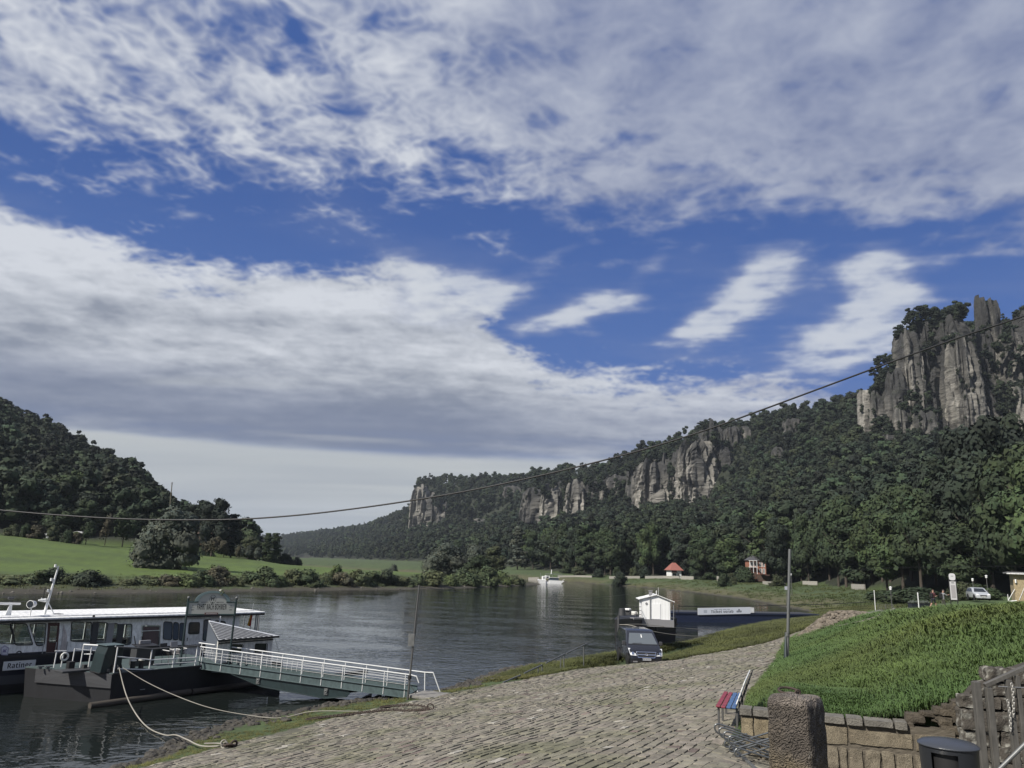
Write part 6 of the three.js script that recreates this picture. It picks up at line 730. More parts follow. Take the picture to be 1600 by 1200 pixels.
// ------------------------------------------------------------------ the gangway
{
  const a = onY(314, 1036, 1.25), b = at(640, 1084, 34.7), dir = b.clone().sub(a).setY(0), bearing = THREE.MathUtils.radToDeg(Math.atan2(dir.x, -dir.z)), F = frame(a.x, -a.z, bearing), o = thing('gangway', 'green steel gangway with white railings from the pontoon to the bank', 'gangway', F.pos, F.turn), e = (x, y, z = 0) => { const q = F.hit(x, y, z); return V(q[0], q[1], z); }, Wg = 1.35;
  const top = [e(311, 1033), e(640, 1078)], low = [e(311, 1044.5), e(640, 1091)], yAt = (x, P) => lerp(P[0].y, P[1].y, (x - P[0].x) / (P[1].x - P[0].x));
  for (const z of [0, -Wg]) {
    const g = flat([[low[0].x, low[0].y], [low[1].x, low[1].y], [top[1].x, top[1].y], [top[0].x, top[0].y]], 0.05).translate(0, 0, z - 0.025); part('side_channel', [g, beam(V(top[0].x, top[0].y, z + 0.03), V(top[1].x, top[1].y, z + 0.03), 0.1, 0.025), beam(V(low[0].x, low[0].y, z + 0.03), V(low[1].x, low[1].y, z + 0.03), 0.1, 0.025)], M.girderPale, o);
    const fb = [e(330, 1051), e(362, 1053), e(395, 1069), e(410, 1073), e(508, 1091), e(542, 1088.5), e(548, 1082), e(540, 1080)].map((v) => [v.x, v.y]), tp = [[fb[7][0], yAt(fb[7][0], low)], [fb[0][0], yAt(fb[0][0], low)]]; part('girder', [flat([...fb.slice(0, 7), ...tp], 0.06).translate(0, 0, z - 0.06), beam(V(fb[3][0], fb[3][1], z), V(fb[4][0], fb[4][1], z), 0.14, 0.03), beam(V(fb[1][0], fb[1][1], z), V(fb[3][0], fb[3][1], z), 0.14, 0.03), beam(V(fb[4][0], fb[4][1], z), V(fb[5][0], fb[5][1], z), 0.14, 0.03)], M.girder, o);
  }
  part('walkway', [beam(V(top[0].x, yAt(top[0].x, low) + 0.12, -Wg / 2), V(top[1].x, yAt(top[1].x, low) + 0.12, -Wg / 2), Wg, 0.04)], M.deck, o);
  for (const [x, y] of [[403, 1064], [509, 1081]]) { const p = e(x, y, 0.03); part('lug', [box(0.16, 0.26, 0.03, p.x, p.y, 0.03, 0.01), new THREE.TorusGeometry(0.05, 0.02, 6, 12).translate(p.x, p.y, 0.05)], M.galva, o); }
  const rails = [[[[313, 1010.5], [560, 1041], [642, 1054.5]], 0, 10], [[[311, 1004.5], [480, 1025.5], [664, 1050.5]], -Wg, 10]];
  rails.forEach(([pts, z, n], side) => {
    const P = pts.map(([x, y]) => e(x, y, z)), end = side ? [e(677, 1051, z), e(689, 1085, z)] : [e(651, 1057, z), e(654.5, 1067, z)], L = [P[0], P[2]], yT = (x) => lerp(L[0].y, L[1].y, (x - L[0].x) / (L[1].x - L[0].x));
    part('handrail', [bar(L[0], L[1], 0.026), bar(L[1], end[0], 0.026), bar(end[0], end[1], 0.025)], M.railWhite, o);
    const x0 = L[0].x + 0.15, x1 = (side ? e(640, 1080, z).x : e(634, 1080, z).x) - 0.05; for (let i = 0; i <= n; i++) { const x = lerp(x0, x1, i / n); part('rail_post', bar(V(x, yAt(x, low) + 0.02, z + 0.04), V(x, yT(x), z), 0.018), M.railWhite, o); }
    for (const k of [0.3, 0.5, 0.7]) part('middle_rail', [bar(V(x0, lerp(yAt(x0, top), yT(x0), k), z), V(x1 + 0.1, lerp(yAt(x1, top), yT(x1), k), z), 0.007)], M.railWhite, o); for (let i = 0; i < n * 0.5; i++) for (const f of [0.25, 0.5, 0.75]) { const x = lerp(x0, x1, (i + f) / n); part('baluster', bar(V(x, lerp(yAt(x, top), yT(x), 0.18), z), V(x, lerp(yAt(x, top), yT(x), 0.8), z), 0.006, 5), M.railWhite, o); }
    if (side) part('end_post', [bar(V(e(664, 1075, z).x, e(664, 1082, z).y, z), L[1], 0.025)], M.railWhite, o); else part('end_post', [bar(V(e(659, 1078, z).x, e(659, 1086, z).y - 0.1, z - 0.3), e(652, 1080, z), 0.022)], M.railWhite, o);
  });
  for (const px of [572, 588, 606]) { const p = e(px, 1090, -Wg / 2); part('support', [box(0.1, 0.5, Wg, p.x, p.y - 0.18, -Wg / 2)], M.hull, o); }
  const p = onGround(678, 1088), s = thing('landing_slab', 'pale concrete slab at the foot of the gangway', 'slab', V(p.x, H(p.x, -p.z) + 0.03, p.z), F.turn - 0.3); part('slab', box(1.6, 0.12, 1.5, 0, 0, 0.1, 0.03), std([0.3, 0.29, 0.27], 0.9, { map: T_grain }), s);
  // the tilted pole at the gangway foot
  const q = at(637, 1087, -p.z - 0.6), tp = at(655, 914, -p.z - 0.6), m = thing('leaning_mast', 'dark thin leaning mast with a small notice board at the gangway foot', 'mast', q); const d = tp.clone().sub(q); part('pole', bar(V(0, -0.3, 0), d, 0.045, 10, 0.035), M.darkSteel, m); const d2 = at(658.5, 917, -p.z - 0.6).sub(q), d3 = at(640, 1060, -p.z - 0.6).sub(q); part('halyard', bar(d3, d2, 0.009), M.dark, m); const bb = at(643, 1000, -p.z - 0.6).sub(q); part('notice_board', box(0.26, 0.5, 0.04, bb.x, bb.y, 0.07, 0.01), std([0.14, 0.145, 0.145], 0.6, { map: T_dirt }), m); part('strap', [bar(d.clone().multiplyScalar(0.16).add(V(0, -0.08, 0)), d.clone().multiplyScalar(0.16).add(V(0.01, 0.08, 0)), 0.075)], M.black, m); part('stay', bar(at(641, 1070, -p.z - 0.6).sub(q), at(650, 1084, -p.z - 0.6).sub(q), 0.014), M.darkSteel, m);
}
// ------------------------------------------------------------------ ropes, chain, driftwood
{
  const from = (() => { const [x, y] = PF.hit(186, 1044, 0.05); const [X, D] = PF.out(x, 0.05); return V(X, y + 0.02, -D); })();
  const dry = (l) => l.map((p) => { const f = Math.max(0.06, H(p.x, -p.z) + 0.05); if (p.y >= f) return p; const k = (EYE - f) / (EYE - p.y); return V(p.x * k, f, p.z * k); });
  const along = (pts, d0, d1) => pts.map(([x, y], i) => at(x, y, lerp(d0, d1, i / (pts.length - 1))));
  const r1 = onGround(353, 1169), o1 = thing('mooring_rope', 'pale thick mooring rope hanging low to the ring on the cobbles', 'rope'); const D0 = -from.z; part('rope', tube([from, ...dry(along([[192, 1068], [201, 1095], [217, 1122], [238, 1141], [258, 1148.5], [275, 1148.5], [293, 1156], [318, 1166]], D0 - 0.4, -r1.z + 0.5)), V(r1.x, H(r1.x, -r1.z) + 0.06, r1.z)], 0.021, 90, 8), M.rope, o1);
  const r2 = onGround(470, 1122), r3 = onGround(560, 1116), o2 = thing('mooring_rope', 'thin taut mooring rope running along the bank grass', 'rope'); part('rope', tube([from.clone().add(V(0.15, 0, 0)), ...dry(along([[226, 1064], [270, 1085], [325, 1105], [385, 1117], [440, 1121.5]], D0 - 0.2, -r2.z)), V(r2.x + 0.3, r2.y + 0.22, r2.z), V(r3.x, r3.y + 0.1, r3.z)], 0.015, 90, 6), M.rope, o2);
  const ring = thing('mooring_ring', 'rusty iron ring with knotted rope ends on the cobbles', 'mooring ring', V(r1.x + 0.1, H(r1.x, -r1.z) + 0.07, r1.z)); part('ring', new THREE.TorusGeometry(0.15, 0.03, 8, 24).rotateX(1.35), M.rust, ring); part('shackle', [new THREE.TorusGeometry(0.08, 0.03, 8, 18).rotateY(0.7).translate(0.12, 0.05, 0.02), new THREE.TorusGeometry(0.1, 0.03, 8, 18).rotateX(1.1).translate(0.05, 0.03, 0.12)], M.rust, ring); part('knot', [new THREE.TorusKnotGeometry(0.07, 0.022, 50, 6).translate(-0.16, 0.03, 0)], M.rope, ring); part('tail', tube([V(-0.16, 0.04, 0), V(-0.42, 0.03, -0.05), V(-0.72, 0.02, -0.02)], 0.022, 16, 6), M.rope, ring);
  // chain lying on the cobbles in two strands
  const c = thing('anchor_chain', 'long rusty chain lying in strands on the cobbles by the gangway', 'chain'), lm = new THREE.TorusGeometry(0.045, 0.015, 6, 12).scale(1.5, 1, 1), strand = (pts, n) => { const P = pts.map(([x, y]) => { const g = onGround(x, y); return V(g.x, g.y + 0.04, g.z); }), cv = new THREE.CatmullRomCurve3(P); for (let i = 0; i < n; i++) { const p = cv.getPoint(i / (n - 1)), t = cv.getTangent(i / (n - 1)), m = mesh('link', lm, M.rust, c); m.position.set(p.x, H(p.x, -p.z) + 0.05, p.z); m.rotation.set(i % 2 ? 1.5 : 0.35, Math.atan2(-t.z, t.x), 0, 'YXZ'); } };
  strand([[668, 1108], [640, 1104], [610, 1106], [595, 1108]], 30); strand([[672, 1111], [640, 1113], [605, 1112], [570, 1116], [535, 1120], [500, 1124], [480, 1127]], 70); part('end_shackle', new THREE.TorusGeometry(0.11, 0.022, 8, 18).translate(onGround(672, 1110).x, onGround(672, 1110).y + 0.09, onGround(672, 1110).z), M.rust, c);
  const w = onY(540, 1055, 0), w2 = onY(572, 1050, 0), dw = thing('driftwood', 'dark driftwood plank floating beyond the gangway', 'driftwood', V(0, 0, 0)); part('plank', [beam(V(w.x - 1.2, 0.03, w.z + 0.8), V(w2.x, 0.05, w2.z), 0.34, 0.09, 0.02)], M.black, dw);
}
// ------------------------------------------------------------------ the dark barge with the white hut, the blue pontoon and its banner
{
  const F = frame(7.85, 55, 27), o = thing('work_barge', 'black work barge with a railed deck moored behind the van', 'barge', F.pos, F.turn), e = (x, y, z = 0) => { const q = F.hit(x, y, z); return V(q[0], q[1], z); };
  const xr = e(1058, 985).x, W = 4.2, sheer = (x) => lerp(2.5, 1.9, ss(0, xr, x)); const top = [], N = 10, pos = [], idx = [];
  const sec = (x, k) => { const t = sheer(x), b = x < 0.6 ? 0.15 : 0, w = Math.min(W, 0.25 + x * 0.32); return [[x + b, -0.6, -w * 0.06], [x, t, 0], [x, t, -w], [x + b, -0.6, -w * 0.94]]; };
  const xs = [0, 0.5, 1.5, 4, 8, 12.3, xr]; xs.forEach((x) => sec(x).forEach((p) => pos.push(...p))); for (let i = 0; i < xs.length - 1; i++) for (let k = 0; k < 3; k++) { const a = i * 4 + k, b = a + 1, c = a + 4, d = b + 4; idx.push(a, c, b, b, c, d); } idx.push(0, 1, 2, 0, 2, 3); const q = (xs.length - 1) * 4; idx.push(q, q + 2, q + 1, q, q + 3, q + 2);
  const g = new THREE.BufferGeometry(); g.setAttribute('position', new THREE.Float32BufferAttribute(pos, 3)); g.setIndex(idx); const h = g.toNonIndexed(); h.computeVertexNormals(); { const P = h.attributes.position, u = new Float32Array(P.count * 2); for (let i = 0; i < P.count; i++) { u[i * 2] = P.getX(i) * 0.2; u[i * 2 + 1] = P.getY(i) * 0.3; } h.setAttribute('uv', new THREE.BufferAttribute(u, 2)); } mesh('hull', h, M.hull, o);
  part('stem_post', [beam(V(-0.03, -0.4, 0.02), V(-0.03, sheer(0) + 0.25, 0.02), 0.12, 0.12)], M.hullGrey, o); part('rubbing_strake', [beam(V(0.2, sheer(0) - 0.5, 0.05), V(xr, sheer(xr) - 0.5, 0.05), 0.1, 0.12), beam(V(0.2, sheer(0) - 1.3, 0.02), V(xr, sheer(xr) - 1.2, 0.02), 0.06, 0.08)], std([0.05, 0.04, 0.04], 0.8), o); part('deck_edge', beam(V(3.2, sheer(4) + 0.02, -0.06), V(xr - 1, sheer(xr) + 0.06, -0.06), 0.3, 0.12), M.grey, o);
  const wl = e(1027, 974, 0.06); part('anchor_fitting', [box(0.6, 0.1, 0.08, wl.x + 0.1, wl.y, 0.08), box(0.1, 0.55, 0.08, wl.x - 0.12, wl.y - 0.25, 0.08)], M.galva, o);
  for (const [px, zz] of [[995, -0.2], [1006, -0.2], [1016, -0.2], [1026, -0.2], [1037, -0.2], [1047, -0.2], [1055, -0.2], [1060, -1.6]]) { const p = e(px, 966, zz), y = sheer(p.x); part('rail_post', bar(V(p.x, y, zz), V(p.x, y + 0.85, zz), 0.025), M.black, o); } for (const k of [0.3, 0.58, 0.85]) part('rail', bar(V(e(995, 966).x, sheer(5) + k, -0.2), V(e(1056, 966).x, sheer(xr) + k, -0.2), 0.02), M.black, o);
  part('capstan', [new THREE.CylinderGeometry(0.22, 0.28, 0.5, 14).translate(e(972, 962, -1).x, sheer(0) + 0.3, -1), box(0.5, 0.3, 0.5, e(980, 962, -1).x, sheer(1) + 0.2, -1)], M.dark, o); part('rope_bag', box(0.7, 0.28, 0.6, e(989, 963, -0.9).x, sheer(3) + 0.18, -0.9, 0.08), M.cream, o); part('anchor_cover', box(0.5, 0.14, 0.4, e(981, 959, -0.9).x, sheer(2) + 0.48, -0.9, 0.04), M.roofWhite, o);
  
  // hut
  const HD = 60, p0 = at(1002.5, 967, HD), hut = thing('barge_hut', 'small white gabled hut standing on the black barge', 'hut', p0, -0.08), w = at(1047, 967, HD).x - p0.x, hl = at(1003, 936, HD).y - p0.y, hr = at(1047, 939, HD).y - p0.y, hp = at(1026, 930.5, HD).y - p0.y, dp = 2.0; part('hut_base', box(w + 0.5, 0.5, dp + 0.3, w / 2, -0.27, -dp / 2), M.grey, hut);
  const gable = holed([[0, 0], [w, 0], [w, hr], [w * 0.52, hp], [0, hl]], [], 0.05); part('gable_wall', [gable.clone().translate(0, 0, -0.05), gable.clone().translate(0, 0, -dp)], M.hutW = std([0.78, 0.79, 0.8], 0.5), hut); part('side_wall', [box(0.05, hl, dp, 0.025, hl / 2, -dp / 2), box(0.05, hr, dp, w - 0.025, hr / 2, -dp / 2)], M.hutW, hut); part('roof', [beam(V(-0.25, hl - 0.02, -dp / 2), V(w * 0.52, hp + 0.06, -dp / 2), dp + 0.3, 0.05), beam(V(w * 0.52, hp + 0.06, -dp / 2), V(w + 0.32, hr - 0.06, -dp / 2), dp + 0.3, 0.05)], M.roofWhite, hut); part('door_leaf', [box(w * 0.3, hr * 0.82, 0.02, w * 0.5, hr * 0.43, 0.012), box(0.012, hr * 0.82, 0.03, w * 0.66, hr * 0.43, 0.012)], M.hutW, hut); part('board_seam', [...Array(9).keys()].map((i) => box(0.012, hl * 0.96, 0.012, w * (0.05 + i * 0.11), hl * 0.49, 0.003)), M.cream, hut); part('porthole', new THREE.CylinderGeometry(0.09, 0.09, 0.03, 16).rotateX(1.57).translate(w * 0.17, hl * 0.78, 0.02), M.grey, hut); part('chimney', [box(0.24, 0.36, 0.24, w * 0.34, hp + 0.12, -0.5), box(0.32, 0.05, 0.32, w * 0.34, hp + 0.32, -0.5)], M.grey, hut); part('flue', bar(V(w * 0.3, 0, 0.06), V(w * 0.3, hp + 0.1, 0.06), 0.03), M.steel, hut); part('antenna', [bar(V(w * 0.55, hp, -0.6), V(w * 0.55, hp + 0.35, -0.6), 0.03), bar(V(w * 0.62, hp, -0.6), V(w * 0.62, hp + 0.6, -0.6), 0.01)], M.roofWhite, hut); part('lamp', [box(0.1, 0.18, 0.1, -0.3, hl - 0.1, 0, 0.02), box(0.3, 0.03, 0.03, -0.18, hl - 0.15, 0)], M.dark, hut); part('porch_post', bar(V(w + 0.25, 0, -0.1), V(w + 0.25, hr - 0.05, -0.1), 0.03), M.steel, hut);
  // mooring lines from the barge
  const l1 = thing('mooring_line', 'thin grey line from the barge to the grassy spit', 'rope'), l2 = thing('mooring_line', 'lower thin grey line from the barge towards the van', 'rope'); const s0 = (() => { const p = e(968, 976, 0.1), [a, b] = F.out(p.x, 0.1); return V(a, p.y, -b); })(); part('line', tube([s0, at(1000, 975.5, 57), at(1040, 979, 60), at(1075, 982, 64), at(1112, 984.5, 72)], 0.022, 40, 5), M.rope, l1); part('line', tube([s0, at(985, 977, 54), at(1010, 984, 53.5), at(1040, 990, 55), at(1075, 993.5, 58), at(1106, 994.5, 61)], 0.022, 40, 5), M.rope, l2);
}
{
  const a = at(1057, 960, 93), b = at(1277, 957, 99), brg = THREE.MathUtils.radToDeg(Math.atan2(b.x - a.x, -(b.z - a.z))), F = frame(a.x, -a.z, brg), o = thing('blue_pontoon', 'long low navy blue pontoon hull behind the grassy spit', 'pontoon', F.pos, F.turn), L = Math.hypot(b.x - a.x, b.z - a.z), top = (a.y + b.y) / 2;
  const bm = phys([0.018, 0.027, 0.062], 0.5, { map: T_dirt }); mesh('hull', flat([[-0.6, -0.6], [L - 1.5, -0.6], [L + 0.4, top], [-1, top]], 3.4, 0.03).translate(0, 0, -3.4), bm, o); part('deck', box(L, 0.04, 3.2, L / 2, top + 0.035, -1.7), M.dark, o); part('rubbing_strake', beam(V(-0.8, top - 0.1, 0.07), V(L, top - 0.1, 0.07), 0.06, 0.1), std([0.012, 0.018, 0.04], 0.6), o);
  const p = F.hit(1090, 950, 0.1), q = F.hit(1091, 961, 0.1), r = F.hit(1178, 948.5, 0.1), s = F.hit(1177, 957, 0.1), w = r[0] - p[0], X = F.out(p[0], 0.1), bn = thing('banner', 'white ticket banner along the navy blue pontoon', 'banner', V(X[0], 0, -X[1]), F.turn), h = Math.min(p[1] - q[1], r[1] - s[1] + 0.2), tilt = (r[1] - p[1]);
  const t = canvasTex(1024, 128, (c, cw, ch) => { c.fillStyle = '#cfd4dc'; c.fillRect(0, 0, cw, ch); c.fillStyle = '#2d3440'; c.font = 'bold 74px sans-serif'; c.textAlign = 'center'; c.fillText('Ticket vorab', cw * 0.46, 100); c.fillStyle = '#6a7280'; for (let i = 0; i < 22; i++) if (i % 6 !== 5) c.fillRect(cw * 0.31 + i * 14, 26, 10, 14); c.fillStyle = '#39414d'; c.fillRect(cw * 0.735, 62, 96, 34); c.beginPath(); c.arc(cw * 0.782, 46, 15, 0, 7); c.fill(); c.fillStyle = '#c3c8d0'; for (let i = 0; i < 5; i++) c.fillRect(cw * 0.745 + i * 16, 70, 8, 18); c.fillStyle = '#aab1bb'; c.fillRect(cw * 0.11, 38, 66, 58); });
  const cloth = flat([[0, q[1]], [w * 0.93, q[1] + tilt * 0.9 + 0.04], [w * 0.94, q[1] + tilt + 0.14], [w, q[1] + tilt + 0.12], [w, p[1] + tilt - 0.08], [w * 0.94, p[1] + tilt], [0, p[1]]], 0.02); part('cloth', cloth, M.roofWhite, bn); const tg = new THREE.PlaneGeometry(w * 0.93, (p[1] - q[1]) * 0.94); const pp = tg.attributes.position; for (let i = 0; i < 4; i++) pp.setXYZ(i, pp.getX(i) + w * 0.465, pp.getY(i) + (p[1] + q[1]) / 2 + tilt * (pp.getX(i) / w + 0.47), 0.025); mesh('print', tg, std([1, 1, 1], 0.7, { map: t }), bn.children[0]); part('banner_post', [0, 0.5, 1].map((k) => bar(V(w * k, top, -0.03), V(w * k, p[1] + tilt * k, -0.03), 0.03)), M.dark, bn);
}

// ------------------------------------------------------------------ vehicles
function vehicle(name, label, pos, turn, spec) {
  const o = thing(name, label, spec.cat, pos, turn), { W, prof, belt, roofIn } = spec, paint = spec.paint;
  const taper = (g) => { const p = g.attributes.position; for (let i = 0; i < p.count; i++) { const y = p.getY(i), z = p.getZ(i); let k = 1 - roofIn * ss(belt, belt + 0.8, y); k *= 1 - spec.nose * ss(-0.55, 0.05, z) - 0.05 * ss(-spec.len + 0.4, -spec.len, z); p.setX(i, p.getX(i) * k); } g.computeVertexNormals(); return g; };
  const s = new THREE.Shape(prof.map(([z, y]) => new THREE.Vector2(z, y))), bg = new THREE.ExtrudeGeometry(s, { depth: W - 0.16, bevelEnabled: true, bevelSize: 0.07, bevelThickness: 0.08, bevelOffset: -0.07, bevelSegments: 3, steps: 6, curveSegments: 6 }); bg.rotateY(-Math.PI / 2); bg.translate(W / 2 - 0.08, 0, 0);
  const body = mesh('body', toCreasedNormals(taper(bg), 0.6), paint, o);
  // a sheet laid on the nose or the screen: points are [x, y], z comes from the profile
  const zAt = (y) => { for (let i = 1; i < prof.length; i++) { const [z0, y0] = prof[i - 1], [z1, y1] = prof[i]; if (y0 <= y && y <= y1 && z0 < 1 && i < spec.frontN) return z0 + (z1 - z0) * (y - y0) / Math.max(1e-4, y1 - y0); } return 0; };
  const sheet = (nm, pts, mat, lift = 0.012, parent = o, depth = 0.02) => { const g = flat(pts, depth), p = g.attributes.position; for (let i = 0; i < p.count; i++) { const y = p.getY(i); p.setZ(i, p.getZ(i) + zAt(y) + lift - depth / 2); } return mesh(nm, taper(clean(g)), mat, parent); };
  const side = (nm, pts, sgn, mat) => { const g = flat(pts, 0.02).rotateY(-Math.PI / 2); g.translate(sgn > 0 ? W / 2 + 0.012 : -W / 2 + 0.008, 0, 0); return mesh(nm, taper(clean(g)), mat, o); };
  for (const z of spec.axles) for (const sgn of [-1, 1]) { const w = part('wheel', new THREE.TorusGeometry(spec.R * 0.78, spec.R * 0.24, 10, 28).scale(1, 1, 1.15).rotateY(Math.PI / 2).translate(sgn * (W / 2 - 0.12), spec.R, z), M.rubber, o); mesh('rim', join([new THREE.CylinderGeometry(spec.R * 0.6, spec.R * 0.6, 0.14, 20).rotateZ(Math.PI / 2).translate(sgn * (W / 2 - 0.11), spec.R, z)]), M.galva, w); part('wheel_arch', new THREE.CylinderGeometry(spec.R * 1.22, spec.R * 1.22, 0.06, 24).rotateZ(Math.PI / 2).translate(sgn * (W / 2 - 0.035), spec.R + 0.02, z), M.black, o); }
  return { o, sheet, side, taper, zAt, body };
}
{
  const f = at(1010, 1034, 45), top = at(1008, 985.5, 46.5), base = top.y - 1.925, W = 1.92;
  const v = vehicle('parked_van', 'black passenger van facing up the ramp by the water', V(f.x, base, f.z), 0.015, { cat: 'van', W, len: 5.1, belt: 1.12, roofIn: 0.17, nose: 0.1, R: 0.33, axles: [-0.85, -4.0], frontN: 9, paint: phys([0.012, 0.013, 0.018], 0.22, { clearcoat: 0.35, clearcoatRoughness: 0.12 }),
    prof: [[0, 0.24], [0.03, 0.34], [0.04, 0.56], [0.0, 0.72], [-0.06, 0.86], [-0.2, 1.0], [-1.0, 1.2], [-1.82, 1.82], [-2.2, 1.925], [-4.7, 1.9], [-5.0, 1.75], [-5.1, 1.1], [-5.08, 0.3]] });
  v.sheet('windscreen', [[-0.83, 1.235], [0.83, 1.235], [0.78, 1.77], [-0.78, 1.77]], phys([0.10, 0.115, 0.13], 0.06), 0.02); v.sheet('screen_base', [[-0.86, 1.195], [0.86, 1.195], [0.85, 1.235], [-0.85, 1.235]], M.black, 0.024);
  const paper = v.sheet('mirror_tag', [[-0.03, 1.55], [0.03, 1.55], [0.03, 1.7], [-0.03, 1.7]], M.white, 0.035); const wp = v.sheet('wiper', [[-0.6, 1.25], [-0.05, 1.27], [-0.05, 1.285], [-0.6, 1.268]], M.black, 0.04);
  const lampM = phys([0.62, 0.64, 0.66], 0.08, { clearcoat: 1 }); for (const s of [-1, 1]) { const p = [[0.98, 0.72], [0.6, 0.70], [0.66, 0.80], [0.86, 1.05], [0.97, 1.06]].map(([x, y]) => [x * s, y]); const h = v.sheet('headlight', s > 0 ? p.reverse() : p, lampM, 0.03); const c = part('reflector', new THREE.CylinderGeometry(0.075, 0.06, 0.03, 16).rotateX(1.4).translate(s * 0.82 * 0.93, 0.83, 0.02), M.chrome, h); v.sheet('fog_lamp', [[0.56, 0.36], [0.84, 0.36], [0.84, 0.42], [0.56, 0.43]].map(([x, y]) => [x * s, y]).sort((a, b) => 0), M.grey, 0.03); }
  v.sheet('grille', [[-0.5, 0.62], [0.5, 0.62], [0.6, 0.9], [-0.6, 0.9]], M.black, 0.02); for (const [y0, y1, w0, w1] of [[0.6, 0.635, 0.52, 0.53], [0.74, 0.785, 0.56, 0.575], [0.885, 0.915, 0.6, 0.61]]) v.sheet('grille_bar', [[-w0, y0], [w0, y0], [w1, y1], [-w1, y1]], M.chrome, 0.045); for (const s of [-1, 1]) v.sheet('grille_bar', [[s * 0.5, 0.62], [s * 0.53, 0.62], [s * 0.62, 0.9], [s * 0.585, 0.9]].sort(() => 0), M.chrome, 0.045); const em = part('emblem', new THREE.TorusGeometry(0.055, 0.012, 6, 20).scale(1.5, 1, 1).translate(0, 0.763, 0.05), M.chrome, v.o);
  v.sheet('lower_bumper', [[-0.9, 0.25], [0.9, 0.25], [0.92, 0.44], [-0.92, 0.44]], M.black, 0.018); const t = canvasTex(256, 56, (c, w, h) => { c.fillStyle = '#a9abb0'; c.fillRect(0, 0, w, h); c.fillStyle = '#26374f'; c.fillRect(0, 0, 22, h); c.fillStyle = '#3b3d42'; for (const x of [36, 60, 96, 120, 150, 174, 198, 222]) c.fillRect(x, 14, 15, 30); }); const np = v.sheet('number_plate', [[-0.27, 0.46], [0.27, 0.46], [0.27, 0.575], [-0.27, 0.575]], M.cream, 0.045); mesh('plate_print', new THREE.PlaneGeometry(0.5, 0.1).translate(0, 0.517, v.zAt(0.517) + 0.064), std([1, 1, 1], 0.5, { map: t }), np);
  for (const s of [-1, 1]) { v.side('side_window', [[-1.35, 1.2], [-1.85, 1.72], [-2.25, 1.74], [-2.3, 1.18]], s, M.darkGlass); v.side('side_window', [[-2.4, 1.18], [-2.36, 1.74], [-3.5, 1.74], [-3.55, 1.18]], s, M.darkGlass); v.side('side_window', [[-3.65, 1.18], [-3.6, 1.74], [-4.75, 1.7], [-4.85, 1.2]], s, M.darkGlass); v.side('door_seam', [[-2.34, 0.4], [-2.33, 0.4], [-2.32, 1.15], [-2.33, 1.15]], s, M.black); part('door_mirror', [box(0.2, 0.22, 0.1, s * 1.06, 1.26, -1.2, 0.04), box(0.16, 0.04, 0.05, s * 0.93, 1.2, -1.2)], phys([0.05, 0.05, 0.055], 0.3), v.o); part('door_handle', box(0.02, 0.03, 0.16, s * 0.962, 1.0, -2.15), M.steel, v.o); }
}
{
  const p = standing(1537, 98, 933), base = Math.max(p.y, at(1537, 938, 98).y), v = vehicle('silver_car', 'small silver car parked beyond the grass bank', V(p.x, base, p.z), -0.25, { cat: 'car', W: 1.75, len: 4.0, belt: 0.85, roofIn: 0.22, nose: 0.1, R: 0.3, axles: [-0.75, -3.2], frontN: 8, paint: phys([0.36, 0.38, 0.4], 0.3, { clearcoat: 0.7 }), prof: [[0, 0.25], [0.03, 0.5], [-0.05, 0.66], [-0.3, 0.78], [-1.05, 0.95], [-1.75, 1.42], [-2.3, 1.5], [-3.4, 1.42], [-3.9, 0.95], [-4.0, 0.4], [-3.95, 0.25]] });
  v.sheet('windscreen', [[-0.7, 0.98], [0.7, 0.98], [0.62, 1.4], [-0.62, 1.4]], M.darkGlass, 0.02); for (const s of [-1, 1]) { v.sheet('headlight', [[s * 0.45, 0.62], [s * 0.85, 0.64], [s * 0.85, 0.74], [s * 0.6, 0.76]], M.roofWhite, 0.03); v.side('side_window', [[-1.35, 0.98], [-1.85, 1.36], [-2.5, 1.4], [-2.5, 0.98]], s, M.darkGlass); v.side('side_window', [[-2.58, 0.98], [-2.58, 1.4], [-3.3, 1.34], [-3.6, 1.0]], s, M.darkGlass); } v.sheet('grille', [[-0.4, 0.48], [0.4, 0.48], [0.42, 0.62], [-0.42, 0.62]], M.black, 0.025); v.sheet('number_plate', [[-0.26, 0.36], [0.26, 0.36], [0.26, 0.46], [-0.26, 0.46]], M.white, 0.04);
}
